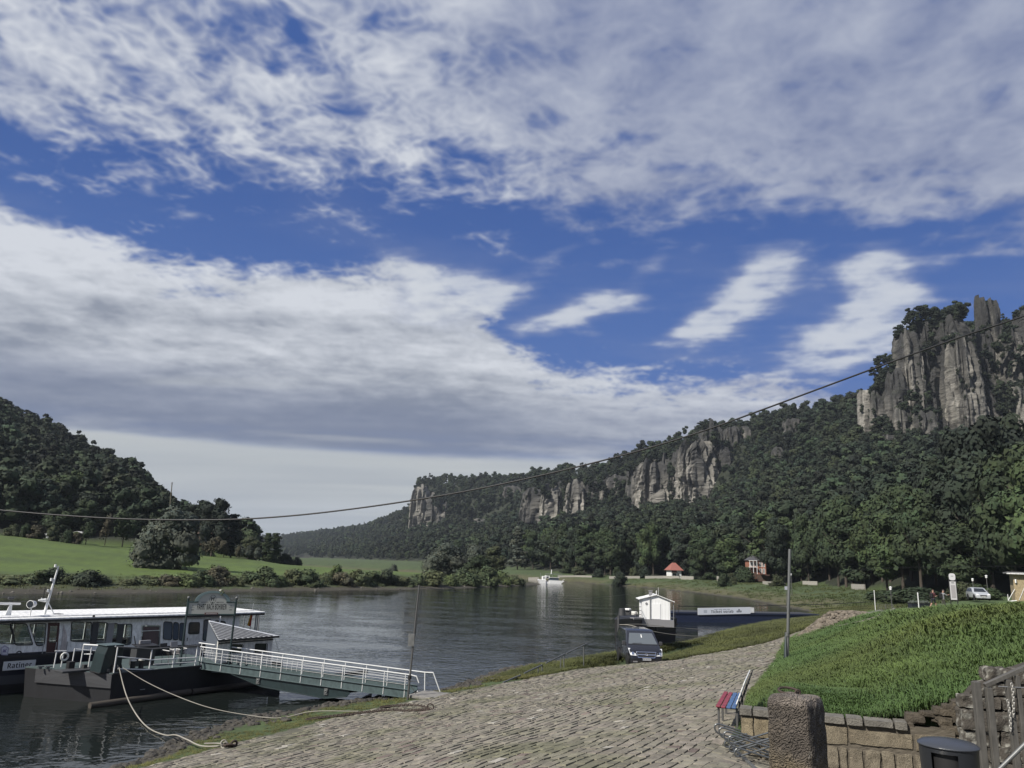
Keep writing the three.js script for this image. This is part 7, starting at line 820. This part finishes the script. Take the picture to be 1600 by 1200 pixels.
// ------------------------------------------------------------------ two walkers
function person(label, pos, turn, J, paint, extras) {
  // bones: [joint, joint, radius, radius]; the joined field is meshed as one body
  const bones = [['hip', 'chest', 0.13, 0.155], ['chest', 'neck', 0.14, 0.06], ['neck', 'head', 0.055, 0.07], ['head', 'crown', 0.085, 0.082], ['face', 'face2', 0.03, 0.025], ...['l', 'r'].flatMap((s) => [['chest', s + 'Sh', 0.12, 0.075], [s + 'Sh', s + 'El', 0.055, 0.045], [s + 'El', s + 'Wr', 0.042, 0.03], [s + 'Wr', s + 'Ha', 0.032, 0.026], [s + 'Hi', s + 'Kn', 0.095, 0.062], [s + 'Kn', s + 'An', 0.06, 0.042], [s + 'An', s + 'To', 0.045, 0.036], ['hip', s + 'Hi', 0.12, 0.1]])].map(([a, b, r, q]) => [J[a], J[b], r, q]);
  for (const s of ['l', 'r']) for (let i = 0; i < 4; i++) { const w = J[s + 'Wr'], h = J[s + 'Ha'], d = V(...h).sub(V(...w)).normalize(); bones.push([[h[0], h[1], h[2] + (i - 1.5) * 0.018], [h[0] + d.x * 0.05 + 0.01, h[1] + d.y * 0.05, h[2] + d.z * 0.05 + (i - 1.5) * 0.018], 0.01, 0.008]); }
  const N = 100, size = 1.04, mc = new MarchingCubes(N, M.black, false, false, 160000); mc.isolation = 0; const c = [0, 0.92, 0], A = bones.map(([a, b, r, q]) => { const d = [b[0] - a[0], b[1] - a[1], b[2] - a[2]]; return [...a, ...d, d[0] * d[0] + d[1] * d[1] + d[2] * d[2] + 1e-9, r, q]; });
  for (let k = 0; k < N; k++) for (let j = 0; j < N; j++) for (let i = 0; i < N; i++) {
    const x = c[0] + (i / (N / 2) - 1) * size, y = c[1] + (j / (N / 2) - 1) * size, z = c[2] + (k / (N / 2) - 1) * size; let s = 0; if (Math.abs(x) > 0.62 || Math.abs(z) > 0.62) { mc.field[i + j * N + k * N * N] = -1; continue; }
    let m = 9; for (const a of A) { const px = x - a[0], py = y - a[1], pz = z - a[2], t = clamp((px * a[3] + py * a[4] + pz * a[5]) / a[6], 0, 1), dx = px - a[3] * t, dy = py - a[4] * t, dz = pz - a[5] * t, d = Math.sqrt(dx * dx + dy * dy + dz * dz) - (a[7] + (a[8] - a[7]) * t); const h = Math.max(0.035 - Math.abs(d - m), 0) / 0.035; m = Math.min(d, m) - h * h * 0.035 * 0.25; }
    mc.field[i + j * N + k * N * N] = -m;
  }
  mc.update(); const n = mc.count, P = mc.positionArray.slice(0, n * 3), Nn = mc.normalArray.slice(0, n * 3), col = new Float32Array(n * 3); for (let i = 0; i < n; i++) { P[i * 3] = c[0] + P[i * 3] * size; P[i * 3 + 1] = c[1] + P[i * 3 + 1] * size; P[i * 3 + 2] = c[2] + P[i * 3 + 2] * size; col.set(paint(P[i * 3], P[i * 3 + 1], P[i * 3 + 2]), i * 3); }
  const g = new THREE.BufferGeometry(); g.setAttribute('position', new THREE.BufferAttribute(P, 3)); g.setAttribute('normal', new THREE.BufferAttribute(Nn, 3)); g.setAttribute('color', new THREE.BufferAttribute(col, 3)); g.deleteAttribute('normal'); const mg = mergeVertices(g, 1e-4); mg.computeVertexNormals();
  const o = thing('person', label, 'person', pos, turn); mesh('figure', mg, std([1, 1, 1], 0.85, { vertexColors: true }), o); extras?.(o); return o;
}
{
  const SK = [0.34, 0.2, 0.15];
  const J1 = { hip: [0, 0.94, 0], chest: [0.05, 1.3, 0], neck: [0.08, 1.5, 0], head: [0.1, 1.62, 0], crown: [0.11, 1.69, 0], face: [0.18, 1.6, 0], face2: [0.2, 1.6, 0], lSh: [0.06, 1.42, 0.19], rSh: [0.06, 1.42, -0.19], lEl: [0.12, 1.16, 0.24], rEl: [-0.02, 1.15, -0.25], lWr: [0.32, 1.2, 0.16], rWr: [0.2, 1.1, -0.2], lHa: [0.38, 1.22, 0.14], rHa: [0.26, 1.1, -0.18], lHi: [0, 0.9, 0.1], rHi: [0, 0.9, -0.1], lKn: [0.22, 0.5, 0.1], rKn: [-0.08, 0.48, -0.1], lAn: [0.3, 0.08, 0.1], rAn: [-0.34, 0.14, -0.1], lTo: [0.46, 0.05, 0.11], rTo: [-0.22, 0.05, -0.11] };
  const p1 = standing(1458, 74, 943); person('walker in a dark red top and dark shorts striding across the lawn', p1, 0.35, J1, (x, y, z) => (y > 1.66 ? [0.09, 0.06, 0.045] : y > 1.5 ? SK : y > 1.0 && (Math.abs(z) < 0.2 || y > 1.2) && !(x > 0.2) ? [0.065, 0.016, 0.022] : y > 0.56 && y <= 1.02 && x < 0.3 ? [0.02, 0.022, 0.03] : y < 0.1 ? [0.03, 0.03, 0.03] : y < 0.22 ? [0.5, 0.5, 0.48] : SK), (o) => { part('backpack', [box(0.16, 0.4, 0.3, -0.14, 1.24, 0, 0.05)], M.black, o); });
  const J2 = { hip: [0, 0.95, 0], chest: [0.02, 1.32, 0], neck: [0.05, 1.52, 0], head: [0.08, 1.64, 0], crown: [0.09, 1.72, 0], face: [0.16, 1.63, 0], face2: [0.18, 1.62, 0], lSh: [0.04, 1.44, 0.2], rSh: [0.04, 1.44, -0.2], lEl: [0.22, 1.32, 0.26], rEl: [0.16, 1.24, -0.26], lWr: [0.44, 1.36, 0.2], rWr: [0.36, 1.3, -0.18], lHa: [0.5, 1.38, 0.17], rHa: [0.43, 1.32, -0.15], lHi: [0, 0.9, 0.1], rHi: [0, 0.9, -0.1], lKn: [0.1, 0.5, 0.1], rKn: [0.0, 0.5, -0.1], lAn: [0.1, 0.09, 0.1], rAn: [-0.2, 0.1, -0.1], lTo: [0.27, 0.05, 0.11], rTo: [-0.05, 0.05, -0.11] };
  const p2 = standing(1474, 73, 943); person('walker in a grey shirt with a dark backpack facing the information board', p2, 0.1, J2, (x, y, z) => (y > 1.68 ? [0.12, 0.1, 0.09] : y > 1.53 ? SK : y > 1.0 && x < 0.3 ? [0.2, 0.205, 0.22] : y > 0.1 && y <= 1.0 ? [0.06, 0.062, 0.05] : y <= 0.1 ? [0.03, 0.03, 0.03] : SK), (o) => { part('backpack', [box(0.18, 0.46, 0.32, -0.18, 1.26, 0, 0.06)], M.black, o); part('strap', [bar(V(0.1, 1.45, 0.12), V(0.12, 1.12, 0.12), 0.02), bar(V(0.1, 1.45, -0.12), V(0.12, 1.12, -0.12), 0.02)], M.black, o); });
}
// ------------------------------------------------------------------ small things on the lawn
{
  const st = (px, D) => standing(px, D, 940), up = (px, py, D) => at(px, py, D).y;
  { const p = st(1491, 72), o = thing('information_board', 'tall white information board with rounded top on two dark legs', 'sign', p, -0.35), h = up(1491, 896, 72) - p.y, w = 0.56; for (const x of [-w / 2, w / 2]) part('leg', beam(V(x, -0.2, 0), V(x, h - 0.5, 0), 0.07, 0.09), M.black, o); const y0 = 0.95; part('panel', box(w - 0.06, h - 0.72 - y0, 0.05, 0, (y0 + h - 0.72) / 2, 0.03), std([0.45, 0.45, 0.46], 0.6), o); const pr = part('notice', box(w * 0.62, (h - 0.72 - y0) * 0.7, 0.02, 0, y0 + (h - 0.72 - y0) * 0.46, 0.065), std([0.28, 0.27, 0.28], 0.6), o); part('heading', [box(w * 0.4, 0.06, 0.015, 0, h - 0.84, 0.06)], M.dark, o); const hp = rounded([[-w / 2 + 0.02, h - 0.62], [w / 2 - 0.02, h - 0.62], [w / 2 - 0.02, h], [-w / 2 + 0.02, h]], 0.2); part('head_panel', flat(hp, 0.05).translate(0, 0, 0.005), std([0.5, 0.5, 0.52], 0.6), o); part('head_mark', [box(0.2, 0.05, 0.015, 0, h - 0.25, 0.06)], M.grey, o); part('frame', box(w + 0.05, 0.06, 0.08, 0, h - 0.67, 0.01), M.black, o); }
  for (const [px, D, w, label] of [[1430, 76, 1.3, 'low dark planting trough beside the white marker post'], [1445, 76.5, 0.8, 'smaller dark planting trough behind the first walker']]) { const p = st(px, D), o = thing('planting_trough', label, 'planter', p, 0.2); part('trough', [box(w, 0.44, 0.5, 0, 0.22, 0, 0.04)], std([0.012, 0.014, 0.024], 0.6), o); part('rim', [box(w + 0.06, 0.05, 0.56, 0, 0.45, 0, 0.02)], M.black, o); part('planting', [...Array(14).keys()].map((i) => new THREE.IcosahedronGeometry(0.12 + (i % 3) * 0.03, 0).translate((i / 13 - 0.5) * w * 0.9, 0.52 + (i % 2) * 0.06, ((i * 7) % 5 - 2) * 0.07)), std([0.05, 0.06, 0.05], 0.9), o); }
  const postAt = (px, D, y0, name, label, cat, w, head) => { const p = st(px, D), h = up(px, y0, D) - p.y, o = thing(name, label, cat, p); part('post', bar(V(0, -0.2, 0), V(0, h - (head ? 0.25 : 0), 0), w, 8), head ? M.darkSteel : M.railWhite, o); if (head) part('lamp_head', [new THREE.CylinderGeometry(0.16, 0.12, 0.3, 12).translate(0, h - 0.12, 0), new THREE.ConeGeometry(0.2, 0.12, 12).translate(0, h + 0.08, 0)], M.roofWhite, o); else part('cap', new THREE.SphereGeometry(w * 1.3, 8, 6).translate(0, h, 0), M.roofWhite, o); };
  postAt(1435, 73, 927, 'marker_post', 'thin white marker post before the dark trough', 'post', 0.05, false); postAt(1367, 88, 923, 'marker_post', 'slim pale post by the mesh fence', 'post', 0.04, false);
  postAt(1393, 92, 918, 'garden_lamp', 'short lamp with white head beside the mesh fence', 'lamp', 0.05, true); postAt(1545, 108, 900, 'garden_lamp', 'tall lamp with white head before the trees by the yellow house', 'lamp', 0.05, true); postAt(1523, 112, 905, 'garden_lamp', 'lamp with white head between the board and the silver car', 'lamp', 0.05, true); postAt(1238, 172, 897, 'street_lamp', 'pale street lamp seen beside the steel pole across the bay', 'lamp', 0.07, true);
  { const p = st(1383, 84), o = thing('mesh_fence', 'short grey wire mesh fence beside the climbing path', 'fence', p, -0.2); for (const x of [-0.75, 0, 0.75]) part('post', bar(V(x, -0.2, 0), V(x, 0.95, 0), 0.025), M.galva, o); part('wire_grid', [...[...Array(15).keys()].map((i) => bar(V(-0.75 + i * 0.107, 0.05, 0), V(-0.75 + i * 0.107, 0.92, 0), 0.008, 5)), ...[0.08, 0.36, 0.64, 0.92].map((y) => bar(V(-0.75, y, 0), V(0.75, y, 0), 0.008, 5))], M.galva, o); }
  { const p = st(1229, 140), q = at(1229, 919, 140), o = thing('water_sign', 'small pale notice sign on the grassy bay shore', 'sign', V(p.x, p.y, p.z)); part('post', bar(V(0, -0.2, 0), V(0, q.y - p.y, 0), 0.04), M.galva, o); part('plate', box(0.5, 0.6, 0.04, 0, q.y - p.y, 0.05), std([0.35, 0.37, 0.42], 0.6), o); }
}
// ------------------------------------------------------------------ houses and walls
function house(name, label, pos, turn, s) {
  const o = thing(name, label, s.cat ?? 'house', pos, turn), { w, d, h, rise } = s, wall = s.wall;
  const shell = [holed([[-w / 2, -2], [w / 2, -2], [w / 2, h], ...(s.gableFront ? [[0, h + rise]] : []), [-w / 2, h]], (s.wins ?? []).map(([x, y, a, b]) => [[x, y], [x + a, y], [x + a, y + b], [x, y + b]]), 0.2).translate(0, 0, d / 2 - 0.2), box(w - 0.4, h + 2, d - 0.3, 0, h / 2 - 1.05, -0.2, 0.01), box(0.2, h + 2, d - 0.2, -w / 2 + 0.1, h / 2 - 1, -0.1), box(0.2, h + 2, d - 0.2, w / 2 - 0.1, h / 2 - 1, -0.1)];
  part('wall', shell, wall, o);
  for (const [x, y, a, b] of s.wins ?? []) { const f = part('window', holed([[x - 0.06, y - 0.06], [x + a + 0.06, y - 0.06], [x + a + 0.06, y + b + 0.06], [x - 0.06, y + b + 0.06]], [[[x + 0.06, y + 0.06], [x + a / 2 - 0.03, y + 0.06], [x + a / 2 - 0.03, y + b - 0.06], [x + 0.06, y + b - 0.06]], [[x + a / 2 + 0.03, y + 0.06], [x + a - 0.06, y + 0.06], [x + a - 0.06, y + b - 0.06], [x + a / 2 + 0.03, y + b - 0.06]]], 0.08).translate(0, 0, d / 2 - 0.06), M.roofWhite, o); mesh('pane', flat([[x, y], [x + a, y], [x + a, y + b], [x, y + b]], 0.02).translate(0, 0, d / 2 - 0.1), M.darkGlass, f); }
  const ov = s.over ?? 0.5, R = s.roofM; let rg;
  if (s.flat) rg = [box(w + ov * 2, 0.22, d + ov * 2, 0, h + 0.11, 0, 0.02)];
  else if (s.gableFront) rg = [1, -1].map((k) => beam(V(0, h + rise + 0.1, 0), V(k * (w / 2 + ov), h - ov * rise / (w / 2) + 0.1, 0), d + ov * 2, 0.16));
  else if (s.hip) { const a = w / 2 + ov, b = d / 2 + ov, r0 = w * 0.18, P = [[-a, h, b], [a, h, b], [a, h, -b], [-a, h, -b], [-r0, h + rise, 0], [r0, h + rise, 0]], F = [[0, 1, 5], [0, 5, 4], [1, 2, 5], [2, 3, 4], [2, 4, 5], [3, 0, 4], [0, 2, 1], [0, 3, 2]], pos = F.flat().flatMap((i) => P[i]), g = new THREE.BufferGeometry(); g.setAttribute('position', new THREE.Float32BufferAttribute(pos, 3)); g.computeVertexNormals(); rg = [g]; }
  else rg = [1, -1].map((k) => beam(V(0, h + rise + 0.1, 0), V(0, h - ov * rise / (d / 2) + 0.1, k * (d / 2 + ov)), w + ov * 2, 0.16));
  if (!s.flat && !s.gableFront && !s.hip) part('gable', [flat([[-d / 2, h], [d / 2, h], [0, h + rise]], 0.2).rotateY(Math.PI / 2).translate(-w / 2, 0, 0), flat([[-d / 2, h], [d / 2, h], [0, h + rise]], 0.2).rotateY(Math.PI / 2).translate(w / 2 - 0.2, 0, 0)], wall, o);
  const roof = part('roof', rg, R, o); if (s.chimney) mesh('chimney', box(0.6, 1.3, 0.6, s.chimney[0], h + rise + 0.2, 0), M.brickM ??= std([0.16, 0.08, 0.06], 0.9), roof); s.more?.(o, roof); return o;
}
{
  const redRoof = std([0.30, 0.115, 0.095], 0.85, { map: T_dirt }), slate = std([0.075, 0.075, 0.085], 0.8, { map: T_dirt }), brick = std([0.30, 0.125, 0.08], 0.9, { map: T_dirt }), tan = std([0.34, 0.275, 0.17], 0.9, { map: T_dirt }), brownRoof = std([0.085, 0.055, 0.042], 0.9, { map: T_dirt });
  const seat = (px, py, D) => { const p = standing(px, D); p.y = Math.max(p.y - 0.6, at(px, py, D).y); return p; };
  house('white_house', 'small white house with a pink-red hipped roof among the far trees', seat(1053, 903, 288), 0.15, { w: 3.8, d: 5, h: 2.7, rise: 2.7, hip: true, over: 0.7, wall: M.roofWhite, roofM: redRoof, wins: [[-1.6, 0.3, 1.5, 1.4], [0.5, 0.6, 0.7, 1.1]], more: (o) => { part('balcony', box(2.0, 0.12, 0.9, -0.8, 1.95, 2.9), M.brown, o); part('upper_gable', box(1.8, 0.7, 0.3, -0.8, 2.4, 2.65), M.brown, o); } });
  house('brick_house', 'red brick villa with a dark slate roof at the wood edge', seat(1181, 898, 252), -0.1, { w: 5.2, d: 6, h: 4.4, rise: 1.7, hip: true, over: 0.45, wall: brick, roofM: slate, chimney: [0.2], wins: [[-2.2, 2.6, 0.9, 1.2], [-0.9, 2.6, 0.8, 1.2], [0.6, 2.5, 0.6, 1.4], [1.6, 2.5, 0.6, 1.4], [0.6, 0.5, 0.6, 1.4], [1.6, 0.5, 0.6, 1.4]], more: (o, r) => { mesh('dormer', join([box(1, 0.8, 1, 0, 5.0, 2.2), box(1.3, 0.12, 1.3, 0, 5.45, 2.2)]), slate, r); part('porch', [box(2.5, 0.14, 1.2, -1.5, 2.3, 3.6), box(2.5, 0.14, 1.2, -1.5, 4.3, 3.6), ...[-2.6, -1.5, -0.4].map((x) => box(0.14, 4.2, 0.14, x, 2.2, 4.1))], M.roofWhite, o); part('terrace_roof', [beam(V(0.2, 0.6, 5.2), V(2.8, -0.2, 6.2), 3, 0.14)], M.brown, o); part('terrace_wall', [box(4, 2.2, 0.4, 1.2, -0.9, 5), box(3, 1.5, 0.4, -2.4, -0.2, 4.6)], brownRoof, o); } });
  house('yellow_house', 'yellow flat-roofed house with white trim behind the grass bank', (() => { const p = standing(1626, 110, 930); return p; })(), -0.5, { w: 6.5, d: 6, h: at(1580, 897, 110).y - standing(1592, 110, 930).y, rise: 0, flat: true, over: 0.7, wall: tan, roofM: M.grey, more: (o) => { part('lattice', [0, 1, 2].map((i) => beam(V(-2.8 + i * 0.9, 0.2, 3.06), V(-1.9 + i * 0.9, 2.2, 3.06), 0.06, 0.06)), M.roofWhite, o); part('stair_rail', [bar(V(-4.1, 0.1, 3.4), V(-3.2, 1.6, 3.2), 0.04), bar(V(-4.4, -0.1, 3.4), V(-3.1, 0.1, 3.2), 0.07), bar(V(-4.1, -0.5, 3.4), V(-4.1, 0.9, 3.4), 0.04)], M.roofWhite, o); part('wall_lamp', box(0.16, 0.5, 0.2, -3.0, 2.7, 3.2), M.roofWhite, o); part('fascia', box(8, 0.1, 0.06, 0, standing(1592, 110, 930).y * 0 + at(1580, 897, 110).y - standing(1592, 110, 930).y - 0.02, 3.72), M.roofWhite, o); } });
  house('barn', 'long barn with a dull brown roof behind the small trees', seat(332, 842, 246), 0.1, { cat: 'barn', w: 9, d: 7, h: 1.6, rise: 2.9, over: 0.5, wall: brownRoof, roofM: brownRoof });
  house('gabled_house', 'pale gabled house peeping out of the trees on the left hill', (() => { const p = standing(133, 310); p.y = at(133, 786, 310).y; return p; })(), 0.2, { w: 4.6, d: 6, h: 2.8, rise: 2.4, gableFront: true, over: 0.3, wall: M.white, roofM: slate, wins: [[-0.6, 1.2, 0.5, 1], [0.3, 1.2, 0.5, 1]] });
  // camp site
  const car = (px, D, w, label) => { const p = standing(px, D), o = thing('caravan', label, 'caravan', p, 0.3); part('body', box(w, 1.5, 1.9, 0, 1.1, 0, 0.18), M.roofWhite, o); part('window', [box(w * 0.5, 0.4, 0.03, 0, 1.4, 0.96)], M.darkGlass, o); part('wheel', new THREE.CylinderGeometry(0.3, 0.3, 0.2, 14).rotateX(1.57).translate(0, 0.3, 0.8), M.rubber, o); };
  car(24, 226, 2.6, 'white caravan at the start of the camp site row'); car(43, 226, 3.2, 'white caravan in the middle of the camp site row'); car(55, 228, 2.4, 'white caravan nearest the tall light green tree'); car(68, 226, 2, 'small white caravan behind the camp site hedge');
  { const p = standing(113, 210), o = thing('garden_pavilion', 'green tented pavilion with a pale roof on the meadow edge', 'pavilion', p, 0.1); part('roof', [beam(V(0, 2.9, 0), V(-2.2, 2.2, 0), 3.2, 0.08), beam(V(0, 2.9, 0), V(2.2, 2.2, 0), 3.2, 0.08)], M.cream, o); for (const x of [-1.9, 0, 1.9]) part('post', box(0.08, 2.3, 0.08, x, 1.15, 1.5), std([0.03, 0.06, 0.03], 0.9), o); part('side_cloth', box(3.8, 1.3, 0.04, 0, 0.9, 1.45), std([0.05, 0.085, 0.04], 0.9), o); }
  { const p = standing(89, 208), o = thing('garden_shed', 'low wooden shed with a pale flat roof by the pavilion', 'shed', p, 0.1); part('wall', box(2.6, 1.2, 2, 0, 0.6, 0), M.wood, o); part('roof', box(3.1, 0.1, 2.4, 0, 1.28, 0), M.cream, o); part('door', box(0.7, 1.05, 0.04, 0.7, 0.55, 1.02), std([0.06, 0.1, 0.05], 0.9), o); }
  { const p = standing(264, 200), t = at(269, 754, 200), b = at(263.5, 830, 200), o = thing('utility_pole', 'tall wooden utility pole rising behind the silver willow', 'pole', V(b.x, p.y, p.z)); part('pole', bar(V(0, -0.3, 0), V(t.x - b.x, t.y - p.y, 0), 0.16, 9, 0.11), std([0.12, 0.105, 0.08], 0.9), o); part('cap', box(0.3, 0.5, 0.3, t.x - b.x, t.y - p.y - 0.2, 0), M.grey, o); }
  // walls along the far bank
  const wallRun = (pts, h, label, D0) => { const o = thing('garden_wall', label, 'wall'); const P = pts.map(([px, D]) => standing(px, D)); for (let i = 1; i < P.length; i++) part('wall_length', beam(P[i - 1].clone().setY(P[i - 1].y + h / 2 - 0.2), P[i].clone().setY(P[i].y + h / 2 - 0.2), 0.35, h + 0.4, 0.02), std([0.3, 0.29, 0.26], 0.9, { map: T_dirt }), o); };
  wallRun([[952, 292], [975, 290], [1000, 288]], 0.9, 'long pale road wall on the far bank above the dry grass'); wallRun([[1008, 286], [1036, 284], [1062, 280]], 1.0, 'pale road wall running up to the white house'); wallRun([[1064, 276], [1084, 272]], 1.1, 'short pale wall under the loose small tree'); wallRun([[1120, 262], [1135, 260]], 1.5, 'bright garden wall between the two far houses'); wallRun([[1192, 232], [1215, 222], [1226, 214]], 0.9, 'pale stepped wall beside the red brick villa'); wallRun([[1254, 226], [1277, 222]], 1.1, 'white wall length under the trees right of the steel pole'); wallRun([[1330, 190], [1350, 184]], 1.3, 'white wall length under the light green tree'); wallRun([[826, 300], [842, 298]], 1.4, 'pale boat-shed wall behind the white ferry'); wallRun([[872, 306], [900, 304], [925, 300]], 0.7, 'low bright wall pieces along the far bank road');
  // far ferry
  const q = onY(861, 911.5, 0), o = thing('ferry_boat', 'small white ferry boat moored at the bend of the river', 'boat', V(q.x, 0, q.z), 0.12), k = 0.225; const X = (px) => (px - 861) * k, Y = (py) => (911.5 - py) * k;
  part('hull', [flat([[X(843), Y(906)], [X(841), Y(906.5)], [X(844), -0.3], [X(852), -0.3], [X(853), Y(907)]], 2.6, 0.04).translate(0, 0, -1.3), flat([[X(857), Y(907)], [X(858), -0.3], [X(873), -0.3], [X(880), Y(907.5)]], 2.6, 0.04).translate(0, 0, -1.3), box(X(860) - X(850), 0.7, 2.2, X(855), 0.2, 0)], M.roofWhite, o);
  part('wheelhouse', [box(4.6 * k * 1.0, Y(901.5) - Y(907), 2, X(850), (Y(901.5) + Y(907)) / 2, 0), box(6 * k, 0.9, 1.8, X(855), Y(902.5), 0)], M.roofWhite, o); part('window', [box(1.6 * k, 0.5, 0.04, X(849.5), Y(904), 1.02), box(3 * k, 0.4, 0.04, X(855), Y(903), 0.92)], M.darkGlass, o); part('saloon', [box(14 * k, 0.8, 1.9, X(864.5), Y(905.3), 0)], M.tinted, o); part('roof', [box(15 * k, 0.1, 2.4, X(865), Y(903.2), 0)], M.roofWhite, o); part('canopy', [box(24 * k, 0.08, 2.4, X(865), Y(898.2), 0).rotateZ(0.01), ...[855, 862, 870, 876].map((p) => bar(V(X(p), Y(903), 1), V(X(p), Y(898.2), 1), 0.05))], M.grey, o); part('funnel', [bar(V(X(861), Y(898), 0), V(X(861.5), Y(892), 0), 0.14)], M.roofWhite, o); part('bow_rail', [bar(V(X(877), Y(907), 0.9), V(X(880), Y(905), 0.9), 0.05)], M.roofWhite, o); part('mast', [bar(V(X(845), Y(906), 0), V(X(845), Y(897), 0), 0.04)], M.steel, o);
}
// ------------------------------------------------------------------ wires
{
  const wire = (label, name, pts, r, dOf, n = 120) => { const o = thing(name, label, 'cable'); part('cable_strand', tube(pts.map(([x, y], i) => at(x, y, dOf(x, i / (pts.length - 1)))), r, n, 6), M.black, o); };
  wire('thick black cable sagging across the whole valley view', 'overhead_cable', [[-120, 783], [0, 797], [100, 805.5], [200, 811], [290, 812.5], [380, 811], [470, 804.5], [560, 794], [640, 782.5], [720, 769], [800, 753], [900, 730], [1000, 704], [1100, 673], [1200, 637], [1300, 600], [1400, 563], [1500, 527], [1600, 494], [1720, 452]], 0.021, (x) => lerp(23, 17, (x + 120) / 1840));
  wire('thin dark cable dipping over the water to the far bank', 'river_cable', [[657, 917], [700, 922.5], [760, 929.5], [820, 934], [880, 935.5], [940, 933], [1000, 926], [1060, 915], [1110, 903]], 0.012, (x, t) => lerp(34, 240, t * t * 0.8 + t * 0.2), 80);
  wire('faint wire crossing before the big trees beyond the lawn', 'service_cable', [[1330, 890], [1400, 887], [1500, 885.5], [1620, 884.5]], 0.03, () => 120, 40);
  wire('thin guard wire running along the water of the bay', 'guard_wire', [[1060, 947], [1130, 948.5], [1200, 946], [1290, 944], [1370, 940]], 0.03, (x) => lerp(78, 90, (x - 1060) / 310), 40);
}

// ------------------------------------------------------------------ words that single out the members of rows
{
  const N = 'first second third fourth fifth sixth seventh eighth ninth tenth eleventh twelfth thirteenth fourteenth fifteenth sixteenth seventeenth eighteenth nineteenth twentieth twenty-first twenty-second twenty-third twenty-fourth twenty-fifth twenty-sixth twenty-seventh twenty-eighth twenty-ninth thirtieth'.split(' ');
  const row = (test, say, flip) => { const l = scene.children.filter((o) => o.userData.group && test(o.userData.group)); l.sort((a, b) => (a.position.x / -a.position.z - b.position.x / -b.position.z) * (flip ? -1 : 1)); l.forEach((o, i) => { o.userData.label = say(N[i], o.userData.label, o); }); };
  row((g) => g === 'trees along the road on the far bank', (n) => n + ' broadleaf tree along the far bank road, counted from the white ferry at the bend');
  row((g) => g === 'trees under the slope beyond the landing meadow', (n) => n + ' leafy tree under the slope, counted from the red brick villa');
  for (const k of ['oak', 'lime', 'dark', 'pine']) row((g) => g === k + ' big trees beyond the lawn', (n, l) => n + ' ' + l + ', counted from the steel pole');
  for (const k of ['olive', 'oak', 'dark', 'brown', 'lime']) row((g) => g === k + ' bushes along the far waterline', (n, l) => n + ' ' + l + ', counted from the boat mast');
  row((g) => g === 'bushes of the camp site hedge', (n) => n + ' garden bush in the camp site hedge, counted towards the pavilion');
  row((g) => g === 'shrubs below the far bank road', (n) => n + ' rounded shrub below the far bank road, counted from the white ferry');
  row((g) => g === 'round pale trees by the barn', (n) => n + ' small round pale tree before the barn, counted from the barn');
  row((g) => g === 'brown fruit trees before the barn', (n) => n + ' small brownish fruit tree before the barn, counted from the willow');
}
renderer.render(scene, camera);
